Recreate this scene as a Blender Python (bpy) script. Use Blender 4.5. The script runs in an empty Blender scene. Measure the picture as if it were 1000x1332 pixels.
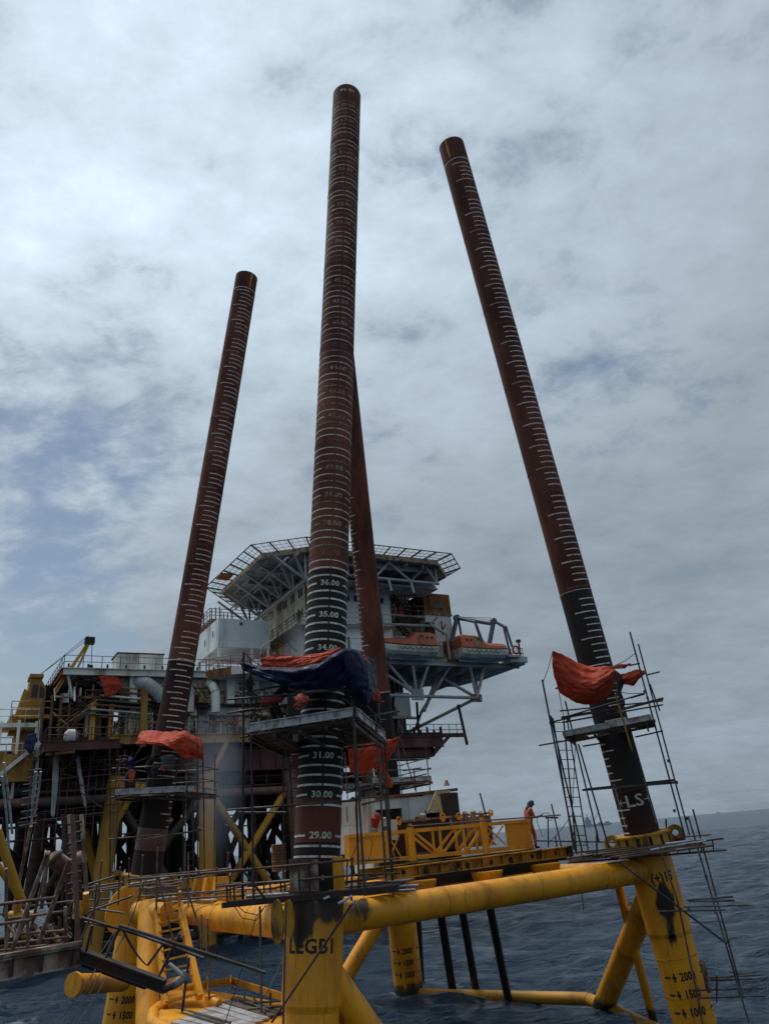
import bpy, bmesh, math, random
import numpy as np
from mathutils import Vector, Matrix

S = bpy.context.scene
COL = S.collection
R = math.radians
rnd = random.Random(7)

# ------------------------------------------------------------------ camera
CAM = Vector((0, 0, 6.7)); PITCH = R(23.2); ROLL = R(5.1)
cd = bpy.data.cameras.new('camera'); cam = bpy.data.objects.new('camera', cd); COL.objects.link(cam)
cd.sensor_fit = 'HORIZONTAL'; cd.sensor_width = 36; cd.lens = 36.0
cd.clip_start = 0.1; cd.clip_end = 60000
F_ = Vector((0, math.cos(PITCH), math.sin(PITCH))); U0 = Vector((0, -math.sin(PITCH), math.cos(PITCH))); R0 = Vector((1, 0, 0))
RV = R0 * math.cos(ROLL) - U0 * math.sin(ROLL); UV = U0 * math.cos(ROLL) + R0 * math.sin(ROLL)
cam.matrix_world = Matrix(((RV.x, UV.x, -F_.x, CAM.x), (RV.y, UV.y, -F_.y, CAM.y), (RV.z, UV.z, -F_.z, CAM.z), (0, 0, 0, 1)))
S.camera = cam
def ray(x, y): return F_ + RV * ((x - 500) / 1000) - UV * ((y - 666) / 1000)
def pix(x, y, z): return CAM + ray(x, y) * z                 # photo point at a real distance
def pixe(x, y, e):                                            # photo point at a real height above the sea
    d = ray(x, y); return CAM + d * ((e - CAM.z) / d.z)

# ------------------------------------------------------------------ world, sun, exposure
SUN_AZ = R(-52); SUN_EL = R(68)
SUNV = Vector((math.sin(SUN_AZ) * math.cos(SUN_EL), math.cos(SUN_AZ) * math.cos(SUN_EL), math.sin(SUN_EL)))
W = bpy.data.worlds.new('World'); S.world = W; W.use_nodes = True
nt = W.node_tree; nt.nodes.clear()
def N(t, **k):
    n = nt.nodes.new(t)
    for a, b in k.items(): setattr(n, a, b)
    return n
L_ = nt.links.new
def MTH(op, a, b=None, c=None):
    n = N('ShaderNodeMath', operation=op)
    for i, s in enumerate((a, b, c)):
        if s is None: continue
        if isinstance(s, (int, float)): n.inputs[i].default_value = s
        else: L_(s, n.inputs[i])
    return n.outputs[0]
tc = N('ShaderNodeTexCoord')
sky = N('ShaderNodeTexSky', sky_type='NISHITA', sun_disc=False)
sky.sun_elevation = SUN_EL; sky.sun_rotation = SUN_AZ; sky.air_density = 1.4; sky.dust_density = 1.2
bgs = N('ShaderNodeBackground'); L_(sky.outputs[0], bgs.inputs[0]); bgs.inputs[1].default_value = 0.05
sep = N('ShaderNodeSeparateXYZ'); L_(tc.outputs['Generated'], sep.inputs[0])
zz = MTH('ADD', MTH('MAXIMUM', sep.outputs[2], 0.0), 0.22)
cx = MTH('DIVIDE', sep.outputs[0], zz); cy = MTH('DIVIDE', sep.outputs[1], zz)
cmb = N('ShaderNodeCombineXYZ'); L_(cx, cmb.inputs[0]); L_(cy, cmb.inputs[1])
def noise(vec, scale, detail, rough, dist=0, off=(0, 0, 0), sc=(1, 1, 1)):
    m = N('ShaderNodeMapping'); m.inputs['Location'].default_value = off; m.inputs['Scale'].default_value = sc; L_(vec, m.inputs[0])
    n = N('ShaderNodeTexNoise'); n.inputs['Scale'].default_value = scale; n.inputs['Detail'].default_value = detail
    n.inputs['Roughness'].default_value = rough; n.inputs['Distortion'].default_value = dist; L_(m.outputs[0], n.inputs['Vector'])
    return n.outputs[0]
def dirmask(v, lo, hi):                                        # smooth patch of sky about a direction
    d = N('ShaderNodeVectorMath', operation='DOT_PRODUCT'); L_(tc.outputs['Generated'], d.inputs[0]); d.inputs[1].default_value = v
    r = N('ShaderNodeMapRange', interpolation_type='SMOOTHSTEP'); L_(d.outputs['Value'], r.inputs[0])
    r.inputs[1].default_value = lo; r.inputs[2].default_value = hi; return r.outputs[0]
n_big = noise(cmb.outputs[0], 0.85, 4, 0.5, 0.3, (3.1, 1.7, 0))
n_mid = noise(cmb.outputs[0], 2.6, 10, 0.58, 0.25, (0.4, 5.2, 0), (0.95, 1.1, 1))
n_fin = noise(cmb.outputs[0], 8.5, 10, 0.64, 0.15, (8.4, 2.2, 0), (0.9, 1.15, 1))
def skydir(x, y): return tuple(ray(x, y).normalized())
blue = MTH('MULTIPLY', dirmask(skydir(40, 600), 0.991, 1.0), 0.20)
for (x_, y_, lo_, am_) in ((130, 625, 0.994, .18), (215, 605, 0.996, .16), (20, 810, 0.988, .26), (100, 770, 0.992, .16), (60, 870, 0.988, .26)):
    blue = MTH('ADD', blue, MTH('MULTIPLY', dirmask(skydir(x_, y_), lo_, 1.0), am_))
blue = MTH('ADD', blue, MTH('MULTIPLY', dirmask(skydir(800, 500), 0.988, 1.0), 0.24))
blue = MTH('ADD', blue, MTH('MULTIPLY', dirmask(skydir(100, 400), 0.95, 1.0), 0.09))
blue = MTH('ADD', blue, MTH('MULTIPLY', dirmask(skydir(540, 225), 0.997, 1.0), 0.12))
def cen(o, k): return MTH('MULTIPLY', MTH('SUBTRACT', o, 0.5), k)
cl = MTH('ADD', MTH('ADD', cen(n_mid, 0.95), cen(n_fin, 1.35)), cen(n_big, 0.25))
haz = N('ShaderNodeMapRange', interpolation_type='SMOOTHSTEP'); L_(sep.outputs[2], haz.inputs[0]); haz.inputs[1].default_value = 0.02; haz.inputs[2].default_value = 0.24; haz.inputs[3].default_value = 0.6; haz.inputs[4].default_value = 0.0
cl = MTH('ADD', cl, haz.outputs[0])
cov = MTH('SUBTRACT', MTH('ADD', cl, 0.70), blue)
mr = N('ShaderNodeMapRange', interpolation_type='SMOOTHSTEP'); L_(cov, mr.inputs[0]); mr.inputs[1].default_value = 0.05; mr.inputs[2].default_value = 0.62
glow = dirmask(tuple(SUNV), 0.42, 1.0)
detail = N('ShaderNodeMapRange', interpolation_type='SMOOTHSTEP'); L_(glow, detail.inputs[0]); detail.inputs[3].default_value = 0.55; detail.inputs[4].default_value = 1.0
ramp = N('ShaderNodeMapRange'); L_(MTH('ADD', MTH('MULTIPLY', MTH('ADD', cen(n_mid, 0.9), cen(n_fin, 0.8)), detail.outputs[0]), cen(n_big, 0.8)), ramp.inputs[0])
ramp.inputs[1].default_value = -0.35; ramp.inputs[2].default_value = 0.35; ramp.inputs[3].default_value = 0.27; ramp.inputs[4].default_value = 0.57
low = N('ShaderNodeMapRange', interpolation_type='SMOOTHSTEP'); L_(sep.outputs[2], low.inputs[0])
low.inputs[1].default_value = -0.05; low.inputs[2].default_value = 0.50; low.inputs[3].default_value = 0.86; low.inputs[4].default_value = 1.0
lum = MTH('MULTIPLY', MTH('MULTIPLY', ramp.outputs[0], low.outputs[0]), MTH('ADD', MTH('MULTIPLY', glow, 0.68), 0.62))
tint = N('ShaderNodeMixRGB'); L_(low.outputs[0], tint.inputs[0]); tint.inputs[1].default_value = (0.60, 0.94, 1.24, 1); tint.inputs[2].default_value = (0.82, 0.98, 1.13, 1)
bgc = N('ShaderNodeBackground'); L_(tint.outputs[0], bgc.inputs[0]); L_(lum, bgc.inputs[1])
mx = N('ShaderNodeMixShader'); L_(mr.outputs[0], mx.inputs[0]); L_(bgs.outputs[0], mx.inputs[1]); L_(bgc.outputs[0], mx.inputs[2])
wo = N('ShaderNodeOutputWorld'); L_(mx.outputs[0], wo.inputs[0])
sd = bpy.data.lights.new('sun', 'SUN'); sd.energy = 1.5; sd.angle = R(14); sd.color = (1, 0.96, 0.9)
so = bpy.data.objects.new('sun', sd); COL.objects.link(so); so.rotation_euler = SUNV.to_track_quat('Z', 'Y').to_euler()
S.view_settings.view_transform = 'Standard'; S.view_settings.look = 'None'; S.view_settings.exposure = 0.55; S.view_settings.gamma = 1
S.view_settings.use_curve_mapping = False

# ------------------------------------------------------------------ materials
MATS = {}
def mat(name, c, rough=0.6, metal=0.0, c2=None, amt=0.5, scale=2.0, soft=0.12, stretch=(1, 1, 1), bump=0.15, bscale=25, vary=0.12, stains=(), var2=0.25, runs=None, wet=False):
    """painted or bare metal with patches of a second colour (rust, dirt) in world space"""
    m = bpy.data.materials.new(name); m.use_nodes = True; t = m.node_tree; b = t.nodes['Principled BSDF']
    def n(tp, **k):
        q = t.nodes.new(tp)
        for a, v in k.items(): setattr(q, a, v)
        return q
    lk = t.links.new
    geo = n('ShaderNodeNewGeometry')
    mp = n('ShaderNodeMapping'); mp.inputs['Scale'].default_value = stretch; lk(geo.outputs['Position'], mp.inputs[0])
    n1 = n('ShaderNodeTexNoise'); n1.inputs['Scale'].default_value = scale; n1.inputs['Detail'].default_value = 7; n1.inputs['Roughness'].default_value = 0.62; lk(mp.outputs[0], n1.inputs['Vector'])
    n2 = n('ShaderNodeTexNoise'); n2.inputs['Scale'].default_value = scale * 0.4; n2.inputs['Detail'].default_value = 5; lk(geo.outputs['Position'], n2.inputs['Vector'])
    oi = n('ShaderNodeObjectInfo')
    vr = n('ShaderNodeMapRange'); lk(n2.outputs[0], vr.inputs[0]); vr.inputs[1].default_value = 0.3; vr.inputs[2].default_value = 0.7; vr.inputs[3].default_value = 1 - var2; vr.inputs[4].default_value = 1 + var2
    orr = n('ShaderNodeMapRange'); lk(oi.outputs['Random'], orr.inputs[0]); orr.inputs[3].default_value = 1 - vary; orr.inputs[4].default_value = 1 + vary
    mu = n('ShaderNodeMath', operation='MULTIPLY'); lk(vr.outputs[0], mu.inputs[0]); lk(orr.outputs[0], mu.inputs[1])
    hs = n('ShaderNodeHueSaturation'); hs.inputs['Color'].default_value = (*c, 1); lk(mu.outputs[0], hs.inputs['Value'])
    out = hs.outputs[0]
    if c2:
        mk = n('ShaderNodeMapRange', interpolation_type='SMOOTHSTEP'); lk(n1.outputs[0], mk.inputs[0])
        mk.inputs[1].default_value = 1 - amt - soft; mk.inputs[2].default_value = 1 - amt + soft
        mxn = n('ShaderNodeMixRGB'); lk(mk.outputs[0], mxn.inputs[0]); lk(out, mxn.inputs[1]); mxn.inputs[2].default_value = (*c2, 1); out = mxn.outputs[0]
    for (p, rad, col) in stains:
        vm = n('ShaderNodeVectorMath', operation='SUBTRACT'); lk(geo.outputs['Position'], vm.inputs[0]); vm.inputs[1].default_value = p
        vd = n('ShaderNodeVectorMath', operation='DIVIDE'); lk(vm.outputs[0], vd.inputs[0]); vd.inputs[1].default_value = rad
        vl = n('ShaderNodeVectorMath', operation='LENGTH'); lk(vd.outputs[0], vl.inputs[0])
        ad = n('ShaderNodeMath', operation='MULTIPLY_ADD'); lk(n1.outputs[0], ad.inputs[0]); ad.inputs[1].default_value = 3.0; lk(vl.outputs['Value'], ad.inputs[2])
        mk = n('ShaderNodeMapRange', interpolation_type='SMOOTHSTEP'); lk(ad.outputs[0], mk.inputs[0])
        mk.inputs[1].default_value = 2.55; mk.inputs[2].default_value = 2.2
        mxn = n('ShaderNodeMixRGB'); lk(mk.outputs[0], mxn.inputs[0]); lk(out, mxn.inputs[1]); mxn.inputs[2].default_value = (*col, 1); out = mxn.outputs[0]
    if runs:                                                    # thin vertical rust runs and chipped spots
        rc, ra = runs
        m1 = n('ShaderNodeMapping'); m1.inputs['Scale'].default_value = (5, 5, 0.28); lk(geo.outputs['Position'], m1.inputs[0])
        q1 = n('ShaderNodeTexNoise'); q1.inputs['Scale'].default_value = 1.6; q1.inputs['Detail'].default_value = 5; lk(m1.outputs[0], q1.inputs['Vector'])
        q2 = n('ShaderNodeTexNoise'); q2.inputs['Scale'].default_value = 7; q2.inputs['Detail'].default_value = 8; q2.inputs['Roughness'].default_value = .7; lk(geo.outputs['Position'], q2.inputs['Vector'])
        a1 = n('ShaderNodeMapRange', interpolation_type='SMOOTHSTEP'); lk(q1.outputs[0], a1.inputs[0]); a1.inputs[1].default_value = .56; a1.inputs[2].default_value = .74
        a2 = n('ShaderNodeMapRange', interpolation_type='SMOOTHSTEP'); lk(q2.outputs[0], a2.inputs[0]); a2.inputs[1].default_value = .62; a2.inputs[2].default_value = .68
        am = n('ShaderNodeMath', operation='MAXIMUM'); lk(a1.outputs[0], am.inputs[0]); lk(a2.outputs[0], am.inputs[1])
        ak = n('ShaderNodeMath', operation='MULTIPLY'); lk(am.outputs[0], ak.inputs[0]); ak.inputs[1].default_value = ra
        mxn = n('ShaderNodeMixRGB'); lk(ak.outputs[0], mxn.inputs[0]); lk(out, mxn.inputs[1]); mxn.inputs[2].default_value = (*rc, 1); out = mxn.outputs[0]
    if wet:                                                     # weed and rust at the waterline
        sx_ = n('ShaderNodeSeparateXYZ'); lk(geo.outputs['Position'], sx_.inputs[0])
        wz = n('ShaderNodeMath', operation='MULTIPLY_ADD'); lk(n1.outputs[0], wz.inputs[0]); wz.inputs[1].default_value = -1.2; lk(sx_.outputs[2], wz.inputs[2])
        wk = n('ShaderNodeMapRange', interpolation_type='SMOOTHSTEP'); lk(wz.outputs[0], wk.inputs[0]); wk.inputs[1].default_value = .05; wk.inputs[2].default_value = -.35
        mxn = n('ShaderNodeMixRGB'); lk(wk.outputs[0], mxn.inputs[0]); lk(out, mxn.inputs[1]); mxn.inputs[2].default_value = (.035, .03, .016, 1); out = mxn.outputs[0]
    lk(out, b.inputs['Base Color'])
    b.inputs['Metallic'].default_value = metal
    rr = n('ShaderNodeMapRange'); lk(n1.outputs[0], rr.inputs[0]); rr.inputs[1].default_value = 0.3; rr.inputs[2].default_value = 0.7
    rr.inputs[3].default_value = max(0.05, rough - 0.12); rr.inputs[4].default_value = min(1, rough + 0.15); lk(rr.outputs[0], b.inputs['Roughness'])
    if bump:
        n3 = n('ShaderNodeTexNoise'); n3.inputs['Scale'].default_value = bscale; n3.inputs['Detail'].default_value = 4; lk(geo.outputs['Position'], n3.inputs['Vector'])
        bp = n('ShaderNodeBump'); bp.inputs['Strength'].default_value = bump; bp.inputs['Distance'].default_value = 0.02; lk(n3.outputs[0], bp.inputs['Height']); lk(bp.outputs[0], b.inputs['Normal'])
    MATS[name] = m; return m
RUST = (0.13, 0.045, 0.018); DRUST = (0.055, 0.026, 0.018)
LEGB_STAIN = [(tuple(pix(868, 1180, 25.2)), (0.40, 0.5, 0.60), (0.012, 0.010, 0.009)), (tuple(pix(874, 1205, 24.9)), (0.26, 0.4, 0.75), (0.012, 0.010, 0.009))]
LEGA_STAIN = [(tuple(pix(393, 1188, 18.95)), (0.50, 0.8, 0.62), (0.012, 0.009, 0.008)), (tuple(pix(428, 1182, 18.95)), (0.45, 0.8, 0.50), (0.045, 0.025, 0.016)),
              (tuple(pix(468, 1182, 19.75)), (0.35, 0.6, 0.42), (0.05, 0.03, 0.015))]
yel = mat('yellow_paint', (0.76, 0.325, 0.009), 0.45, 0, (0.42, 0.155, 0.006), 0.40, 1.3, 0.14, (1, 1, 0.35), 0.12, 30, 0.06, LEGB_STAIN + LEGA_STAIN, 0.16, ((0.16, 0.06, 0.012), 0.5), True)
yel_old = mat('yellow_weathered_paint', (0.43, 0.215, 0.014), 0.6, 0, DRUST, 0.42, 1.6, 0.10, (1, 1, 0.5), 0.3, 20, 0.12, runs=((0.09, 0.035, 0.012), 0.7))
yel_far = mat('yellow_faded_paint', (0.40, 0.22, 0.030), 0.65, 0, RUST, 0.40, 0.7, 0.12, (1, 1, 0.4), 0.1, 8, 0.14, runs=((0.12, 0.05, 0.018), 0.7))
yel_leg = mat('yellow_old_leg_paint', (0.42, 0.205, 0.014), 0.6, 0, (0.20, 0.085, 0.02), 0.4, 0.6, 0.12, (1, 1, 0.3), 0.1, 8, 0.1)
brown = mat('rusted_pile_steel', (0.155, 0.055, 0.036), 0.88, 0, (0.070, 0.028, 0.022), 0.48, 0.9, 0.16, (1, 1, 0.22), 0.25, 30, 0.14, runs=((0.045, 0.02, 0.017), .5))
black = mat('black_pile_coating', (0.020, 0.017, 0.017), 0.72, 0, (0.036, 0.024, 0.020), 0.42, 1.5, 0.15, (1, 1, 0.2), 0.1, 40, 0.1)
dbrown = mat('dark_brown_pile_steel', (0.042, 0.020, 0.017), 0.8, 0, (0.022, 0.015, 0.014), 0.5, 1.2, 0.15, (1, 1, .3), .2, 30)
dblack = mat('black_conductor_coating', (0.010, 0.011, 0.012), 0.5, 0, (0.02, 0.016, 0.014), 0.4, 1.5, 0.15, (1, 1, 0.3), 0.1, 30)
paint_w = mat('white_stencil_paint', (0.62, 0.60, 0.55), 0.7, 0, (0.30, 0.25, 0.21), 0.42, 9, 0.14, (1, 1, 1), 0, 20)
paint_m = mat('worn_stencil_paint', (0.36, 0.31, 0.27), 0.8, 0, (0.13, 0.07, 0.055), 0.50, 9, 0.12, (1, 1, 1), 0, 20)
paint_f = mat('rusted_over_stencil_paint', (0.17, 0.11, 0.09), 0.8, 0, (0.10, 0.05, 0.04), 0.5, 9, 0.14, (1, 1, 1), 0, 20)
paint_y = mat('ochre_paint_stripe', (0.42, 0.24, 0.03), 0.7, 0, None, bump=0)
paint_k = mat('black_stencil_paint', (0.012, 0.011, 0.010), 0.6, 0, (0.10, 0.05, 0.012), 0.34, 12, 0.08, bump=0)
galv = mat('galvanised_steel', (0.44, 0.45, 0.47), 0.5, 0.35, (0.17, 0.15, 0.13), 0.42, 3, 0.14, bump=0.1)
scaf = mat('scaffold_tube_steel', (0.15, 0.135, 0.125), 0.55, 0.4, (0.085, 0.045, 0.028), 0.48, 2.2, 0.12, bump=0.1, vary=0.4)
scafd = mat('dark_scaffold_steel', (0.045, 0.045, 0.050), 0.55, 0.3, (0.06, 0.035, 0.025), 0.4, 2.2, 0.12, bump=0.1, vary=0.3)
plank = mat('scaffold_timber', (0.14, 0.11, 0.085), 0.85, 0, (0.07, 0.05, 0.04), 0.5, 3, 0.14, (1, 1, 1), 0.3, 12, 0.3)
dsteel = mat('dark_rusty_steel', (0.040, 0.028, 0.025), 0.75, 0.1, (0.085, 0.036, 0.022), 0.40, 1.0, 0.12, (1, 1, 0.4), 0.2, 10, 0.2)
maroon = mat('maroon_primer_steel', (0.085, 0.026, 0.024), 0.7, 0, (0.05, 0.022, 0.02), 0.45, 0.8, 0.15, (1, 1, 0.4), 0.1, 8)
rusty = mat('heavily_rusted_steel', (0.13, 0.072, 0.052), 0.85, 0, (0.40, 0.32, 0.26), 0.46, 2.5, 0.10, (1, 1, 0.6), 0.4, 18, 0.15)
rustpipe = mat('rusty_brown_pipe', (0.15, 0.085, 0.06), 0.75, 0, (0.09, 0.045, 0.03), 0.45, 2, 0.15, bump=0.3)
orust = mat('orange_rust', (0.28, 0.11, 0.035), 0.85, 0, (0.10, 0.045, 0.025), 0.45, 1.6, 0.12, (1, 1, 0.4), 0.2, 10)
white = mat('white_cladding_paint', (0.68, 0.73, 0.73), 0.5, 0, (0.32, 0.31, 0.28), 0.36, 0.5, 0.16, (1, 1, 0.18), 0.05, 6, 0.06)
offw = mat('stained_white_paint', (0.70, 0.70, 0.63), 0.6, 0, (0.20, 0.12, 0.07), 0.40, 0.7, 0.13, (1, 1, 0.25), 0.1, 8, 0.14)
beige = mat('beige_cladding_with_rust_runs', (0.80, 0.74, 0.55), 0.65, 0, (0.30, 0.16, 0.06), 0.42, 0.7, 0.13, (1.4, 1.4, 0.16), 0.08, 6, 0.08, runs=((0.30, 0.13, 0.045), 0.75))
greyst = mat('grey_structural_paint', (0.36, 0.37, 0.37), 0.55, 0, (0.20, 0.15, 0.11), 0.36, 1.2, 0.12, bump=0.1, vary=0.12)
under = mat('grey_deck_underside', (0.38, 0.385, 0.39), 0.7, 0, (0.10, 0.07, 0.055), 0.40, 0.6, 0.14, bump=0.1)
tarp_o = mat('orange_tarpaulin', (0.40, 0.055, 0.026), 0.62, 0, (0.30, 0.045, 0.025), 0.45, 3, 0.2, bump=0.06, bscale=60, vary=0.05)
tarp_b = mat('navy_tarpaulin', (0.006, 0.009, 0.032), 0.5, 0, (0.010, 0.014, 0.045), 0.45, 3, 0.2, bump=0.06, bscale=60, vary=0.05)
cover_o = mat('orange_work_cloth', (0.45, 0.10, 0.055), 0.8, 0, (0.36, 0.075, 0.04), 0.4, 6, 0.2, bump=0.3, bscale=40, vary=0.1)
navy = mat('navy_work_cloth', (0.02, 0.03, 0.09), 0.8, 0, None, bump=0.2)
for m_ in (tarp_o, tarp_b):                                     # sharp crumple lines of plastic sheet
    t_ = m_.node_tree; g0 = t_.nodes.new('ShaderNodeNewGeometry'); dn = t_.nodes.new('ShaderNodeTexNoise'); dn.inputs['Scale'].default_value = 1.2; t_.links.new(g0.outputs['Position'], dn.inputs['Vector'])
    dm = t_.nodes.new('ShaderNodeMixRGB'); dm.blend_type = 'ADD'; dm.inputs[0].default_value = .6; t_.links.new(g0.outputs['Position'], dm.inputs[1]); t_.links.new(dn.outputs['Color'], dm.inputs[2])
    last = None
    for sc_, di_ in ((0.9, .10), (2.4, .04)):
        vo = t_.nodes.new('ShaderNodeTexNoise'); vo.noise_type = 'RIDGED_MULTIFRACTAL'; vo.inputs['Scale'].default_value = sc_; vo.inputs['Detail'].default_value = 2; vo.inputs['Gain'].default_value = 1.2; vo.inputs['Offset'].default_value = 1.0; t_.links.new(dm.outputs[0], vo.inputs['Vector'])
        bp_ = t_.nodes.new('ShaderNodeBump'); bp_.inputs['Strength'].default_value = .55; bp_.inputs['Distance'].default_value = di_; t_.links.new(vo.outputs[0], bp_.inputs['Height'])
        if last: t_.links.new(last, bp_.inputs['Normal'])
        last = bp_.outputs[0]
    t_.links.new(last, t_.nodes['Principled BSDF'].inputs['Normal'])
for m_ in (tarp_o, tarp_b): m_.node_tree.nodes['Principled BSDF'].inputs['Specular IOR Level'].default_value = 0.12
for m_ in (black, brown, dbrown): m_.node_tree.nodes['Principled BSDF'].inputs['Specular IOR Level'].default_value = 0.25
dcloth = mat('dark_work_cloth', (0.012, 0.013, 0.016), 0.8, 0, None, bump=0.2)
hood = mat('dark_green_hood_cloth', (0.02, 0.045, 0.045), 0.85, 0, (0.05, 0.08, 0.08), 0.4, 14, 0.1, bump=0.2)
skin = mat('skin', (0.25, 0.13, 0.08), 0.6, 0, None, bump=0)
boat_o = mat('lifeboat_orange_fibreglass', (0.50, 0.115, 0.042), 0.4, 0, (0.42, 0.11, 0.06), 0.4, 1, 0.2, bump=0.03, bscale=5)
boat_w = mat('lifeboat_hull_white', (0.50, 0.50, 0.43), 0.4, 0, (0.34, 0.32, 0.24), 0.4, 1, 0.15, (1, 1, 0.5), 0.03, 5)
boat_k = mat('lifeboat_hull_grey_bottom', (0.42, 0.46, 0.49), 0.4, 0, (0.20, 0.22, 0.24), 0.4, 1, 0.15, (1, 1, 0.5), 0.03, 5)
steelblue = mat('blue_grey_davit_paint', (0.11, 0.13, 0.17), 0.5, 0, (0.08, 0.06, 0.05), 0.36, 1.5, 0.12, bump=0.05)
glass = mat('dark_window_glass', (0.02, 0.024, 0.03), 0.1, 0, None, bump=0)
voidm = mat('burnt_and_shade_black', (0.012, 0.011, 0.011), 0.8, 0, (0.02, 0.015, 0.013), 0.4, 2, 0.2, bump=0.1)  # black of burnt steel, also painted where openings and bays lie in shade
green = mat('dull_green_pipe_paint', (0.055, 0.085, 0.06), 0.55, 0, (0.05, 0.04, 0.03), 0.4, 2, 0.12, bump=0.1)
bluep = mat('blue_plastic', (0.02, 0.04, 0.15), 0.45, 0, None, bump=0.05)
redp = mat('red_paint', (0.30, 0.02, 0.02), 0.5, 0, None, bump=0.05)
rope = mat('dark_wire_rope', (0.035, 0.028, 0.024), 0.7, 0, None, bump=0)
ropel = mat('pale_rope', (0.32, 0.29, 0.24), 0.8, 0, None, bump=0)
rimr = mat('rust_streaked_pale_rim', (0.34, 0.26, 0.18), 0.8, 0, (0.16, 0.07, 0.03), 0.46, 2.0, 0.1, bump=0.1)
sandp = mat('sandy_rust_plate', (0.42, 0.31, 0.17), 0.8, 0, (0.16, 0.08, 0.035), 0.40, 6, 0.09, bump=0.2)
shipm = mat('haze_paled_ship_grey', (0.34, 0.38, 0.42), 0.7, 0, None, bump=0)  # paled so that the colour itself carries the distance haze
textb = mat('blue_sign_paint', (0.05, 0.10, 0.16), 0.7, 0, None, bump=0)

# ------------------------------------------------------------------ mesh helpers
class MB:
    def __init__(s): s.v = []; s.f = []; s.sm = []
    def add(s, vs, fs, smooth=False):
        o = len(s.v); s.v += [tuple(v) for v in vs]; s.f += [tuple(i + o for i in f) for f in fs]; s.sm += [smooth] * len(fs); return s
    def box(s, o, ax, ay, az):                                  # corner + three edge vectors
        o, ax, ay, az = map(Vector, (o, ax, ay, az))
        vs = [o, o + ax, o + ax + ay, o + ay, o + az, o + ax + az, o + ax + ay + az, o + ay + az]
        fs = [(0, 3, 2, 1), (4, 5, 6, 7), (0, 1, 5, 4), (1, 2, 6, 5), (2, 3, 7, 6), (3, 0, 4, 7)]
        if ax.cross(ay).dot(az) < 0: fs = [f[::-1] for f in fs]
        return s.add(vs, fs)
    def beam(s, p, q, w, h, up=(0, 0, 1)):                      # rectangular bar centred on p-q
        p, q = Vector(p), Vector(q); d = (q - p); u = Vector(up); side = d.cross(u)
        if side.length < 1e-6: side = d.cross(Vector((1, 0, 0)))
        side.normalize(); u = side.cross(d).normalized()
        return s.box(p - side * w / 2 - u * h / 2, d, side * w, u * h)
    def tube(s, p, q, r, r2=None, n=12, caps=True):
        p, q = Vector(p), Vector(q); r2 = r if r2 is None else r2; d = (q - p).normalized()
        a = d.orthogonal().normalized(); b = d.cross(a); vs = []
        for c, rr in ((p, r), (q, r2)):
            for i in range(n):
                t = 2 * math.pi * i / n; vs.append(c + (a * math.cos(t) + b * math.sin(t)) * rr)
        s.add(vs, [(i, (i + 1) % n, n + (i + 1) % n, n + i) for i in range(n)], True)
        if caps: s.add(vs, [tuple(range(n))[::-1], tuple(range(n, 2 * n))])
        return s
    def path(s, pts, r, n=8, closed=False):                     # tube along a polyline
        pts = [Vector(p) for p in pts]; m = len(pts); vs = []; a = None
        for i, p in enumerate(pts):
            if closed: d = pts[(i + 1) % m] - pts[i - 1]
            else: d = pts[min(i + 1, m - 1)] - pts[max(i - 1, 0)]
            d.normalize()
            a = d.orthogonal() if a is None else a - d * a.dot(d)
            a.normalize(); b = d.cross(a)
            vs += [p + (a * math.cos(2 * math.pi * k / n) + b * math.sin(2 * math.pi * k / n)) * r for k in range(n)]
        fs = []
        for i in range(m if closed else m - 1):
            j = (i + 1) % m
            fs += [(i * n + k, i * n + (k + 1) % n, j * n + (k + 1) % n, j * n + k) for k in range(n)]
        s.add(vs, fs, True)
        if not closed: s.add(vs, [tuple(range(n))[::-1], tuple(range((m - 1) * n, m * n))])
        return s
    def prism(s, poly, off):                                    # planar polygon extruded by a vector
        off = Vector(off); n = len(poly); vs = [Vector(p) for p in poly] + [Vector(p) + off for p in poly]
        nrm = Vector((0, 0, 0))
        for i in range(n): nrm += Vector(poly[i]).cross(Vector(poly[(i + 1) % n]))
        fs = [tuple(range(n))[::-1], tuple(range(n, 2 * n))] + [(i, (i + 1) % n, n + (i + 1) % n, n + i) for i in range(n)]
        if nrm.dot(off) < 0: fs = [f[::-1] for f in fs]
        return s.add(vs, fs)
    def ibeam(s, p, q, w, h, t=0.03, up=(0, 0, 1)):
        p, q = Vector(p), Vector(q); u = Vector(up)
        s.beam(p, q, t, h - 2 * t, up); s.beam(p + u * (h / 2 - t / 2), q + u * (h / 2 - t / 2), w, t, up); s.beam(p - u * (h / 2 - t / 2), q - u * (h / 2 - t / 2), w, t, up); return s
def link(o, parent):
    COL.objects.link(o)
    if parent is not None:
        o.parent = parent; o.matrix_parent_inverse = Matrix.Identity(4)
        g = parent.get('_o'); o.location = o.location - Vector(g) if g else o.location
    return o
ORIG = {}
def worigin(o): return ORIG.get(o.name, Vector((0, 0, 0)))
def obj(name, mb, m, parent=None, label=None, kind=None, base=None):
    """mesh in world coordinates -> one object whose origin is its parent's origin"""
    org = Vector(base) if base is not None else (worigin(parent) if parent is not None else (Vector(np.mean(np.array(mb.v), axis=0)) if mb.v else Vector((0, 0, 0))))
    me = bpy.data.meshes.new(name)
    me.from_pydata([(v[0] - org.x, v[1] - org.y, v[2] - org.z) for v in mb.v], [], mb.f)
    me.polygons.foreach_set('use_smooth', mb.sm); me.materials.append(m); me.update()
    o = bpy.data.objects.new(name, me); COL.objects.link(o); ORIG[o.name] = org
    if parent is not None: o.parent = parent; o.location = org - worigin(parent)
    else: o.location = org
    if label: o['label'] = label
    if kind: o['kind'] = kind
    return o
def tag(o, label, cat, group=None):
    o['label'] = label; o['category'] = cat
    if group: o['group'] = group
    return o
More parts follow.
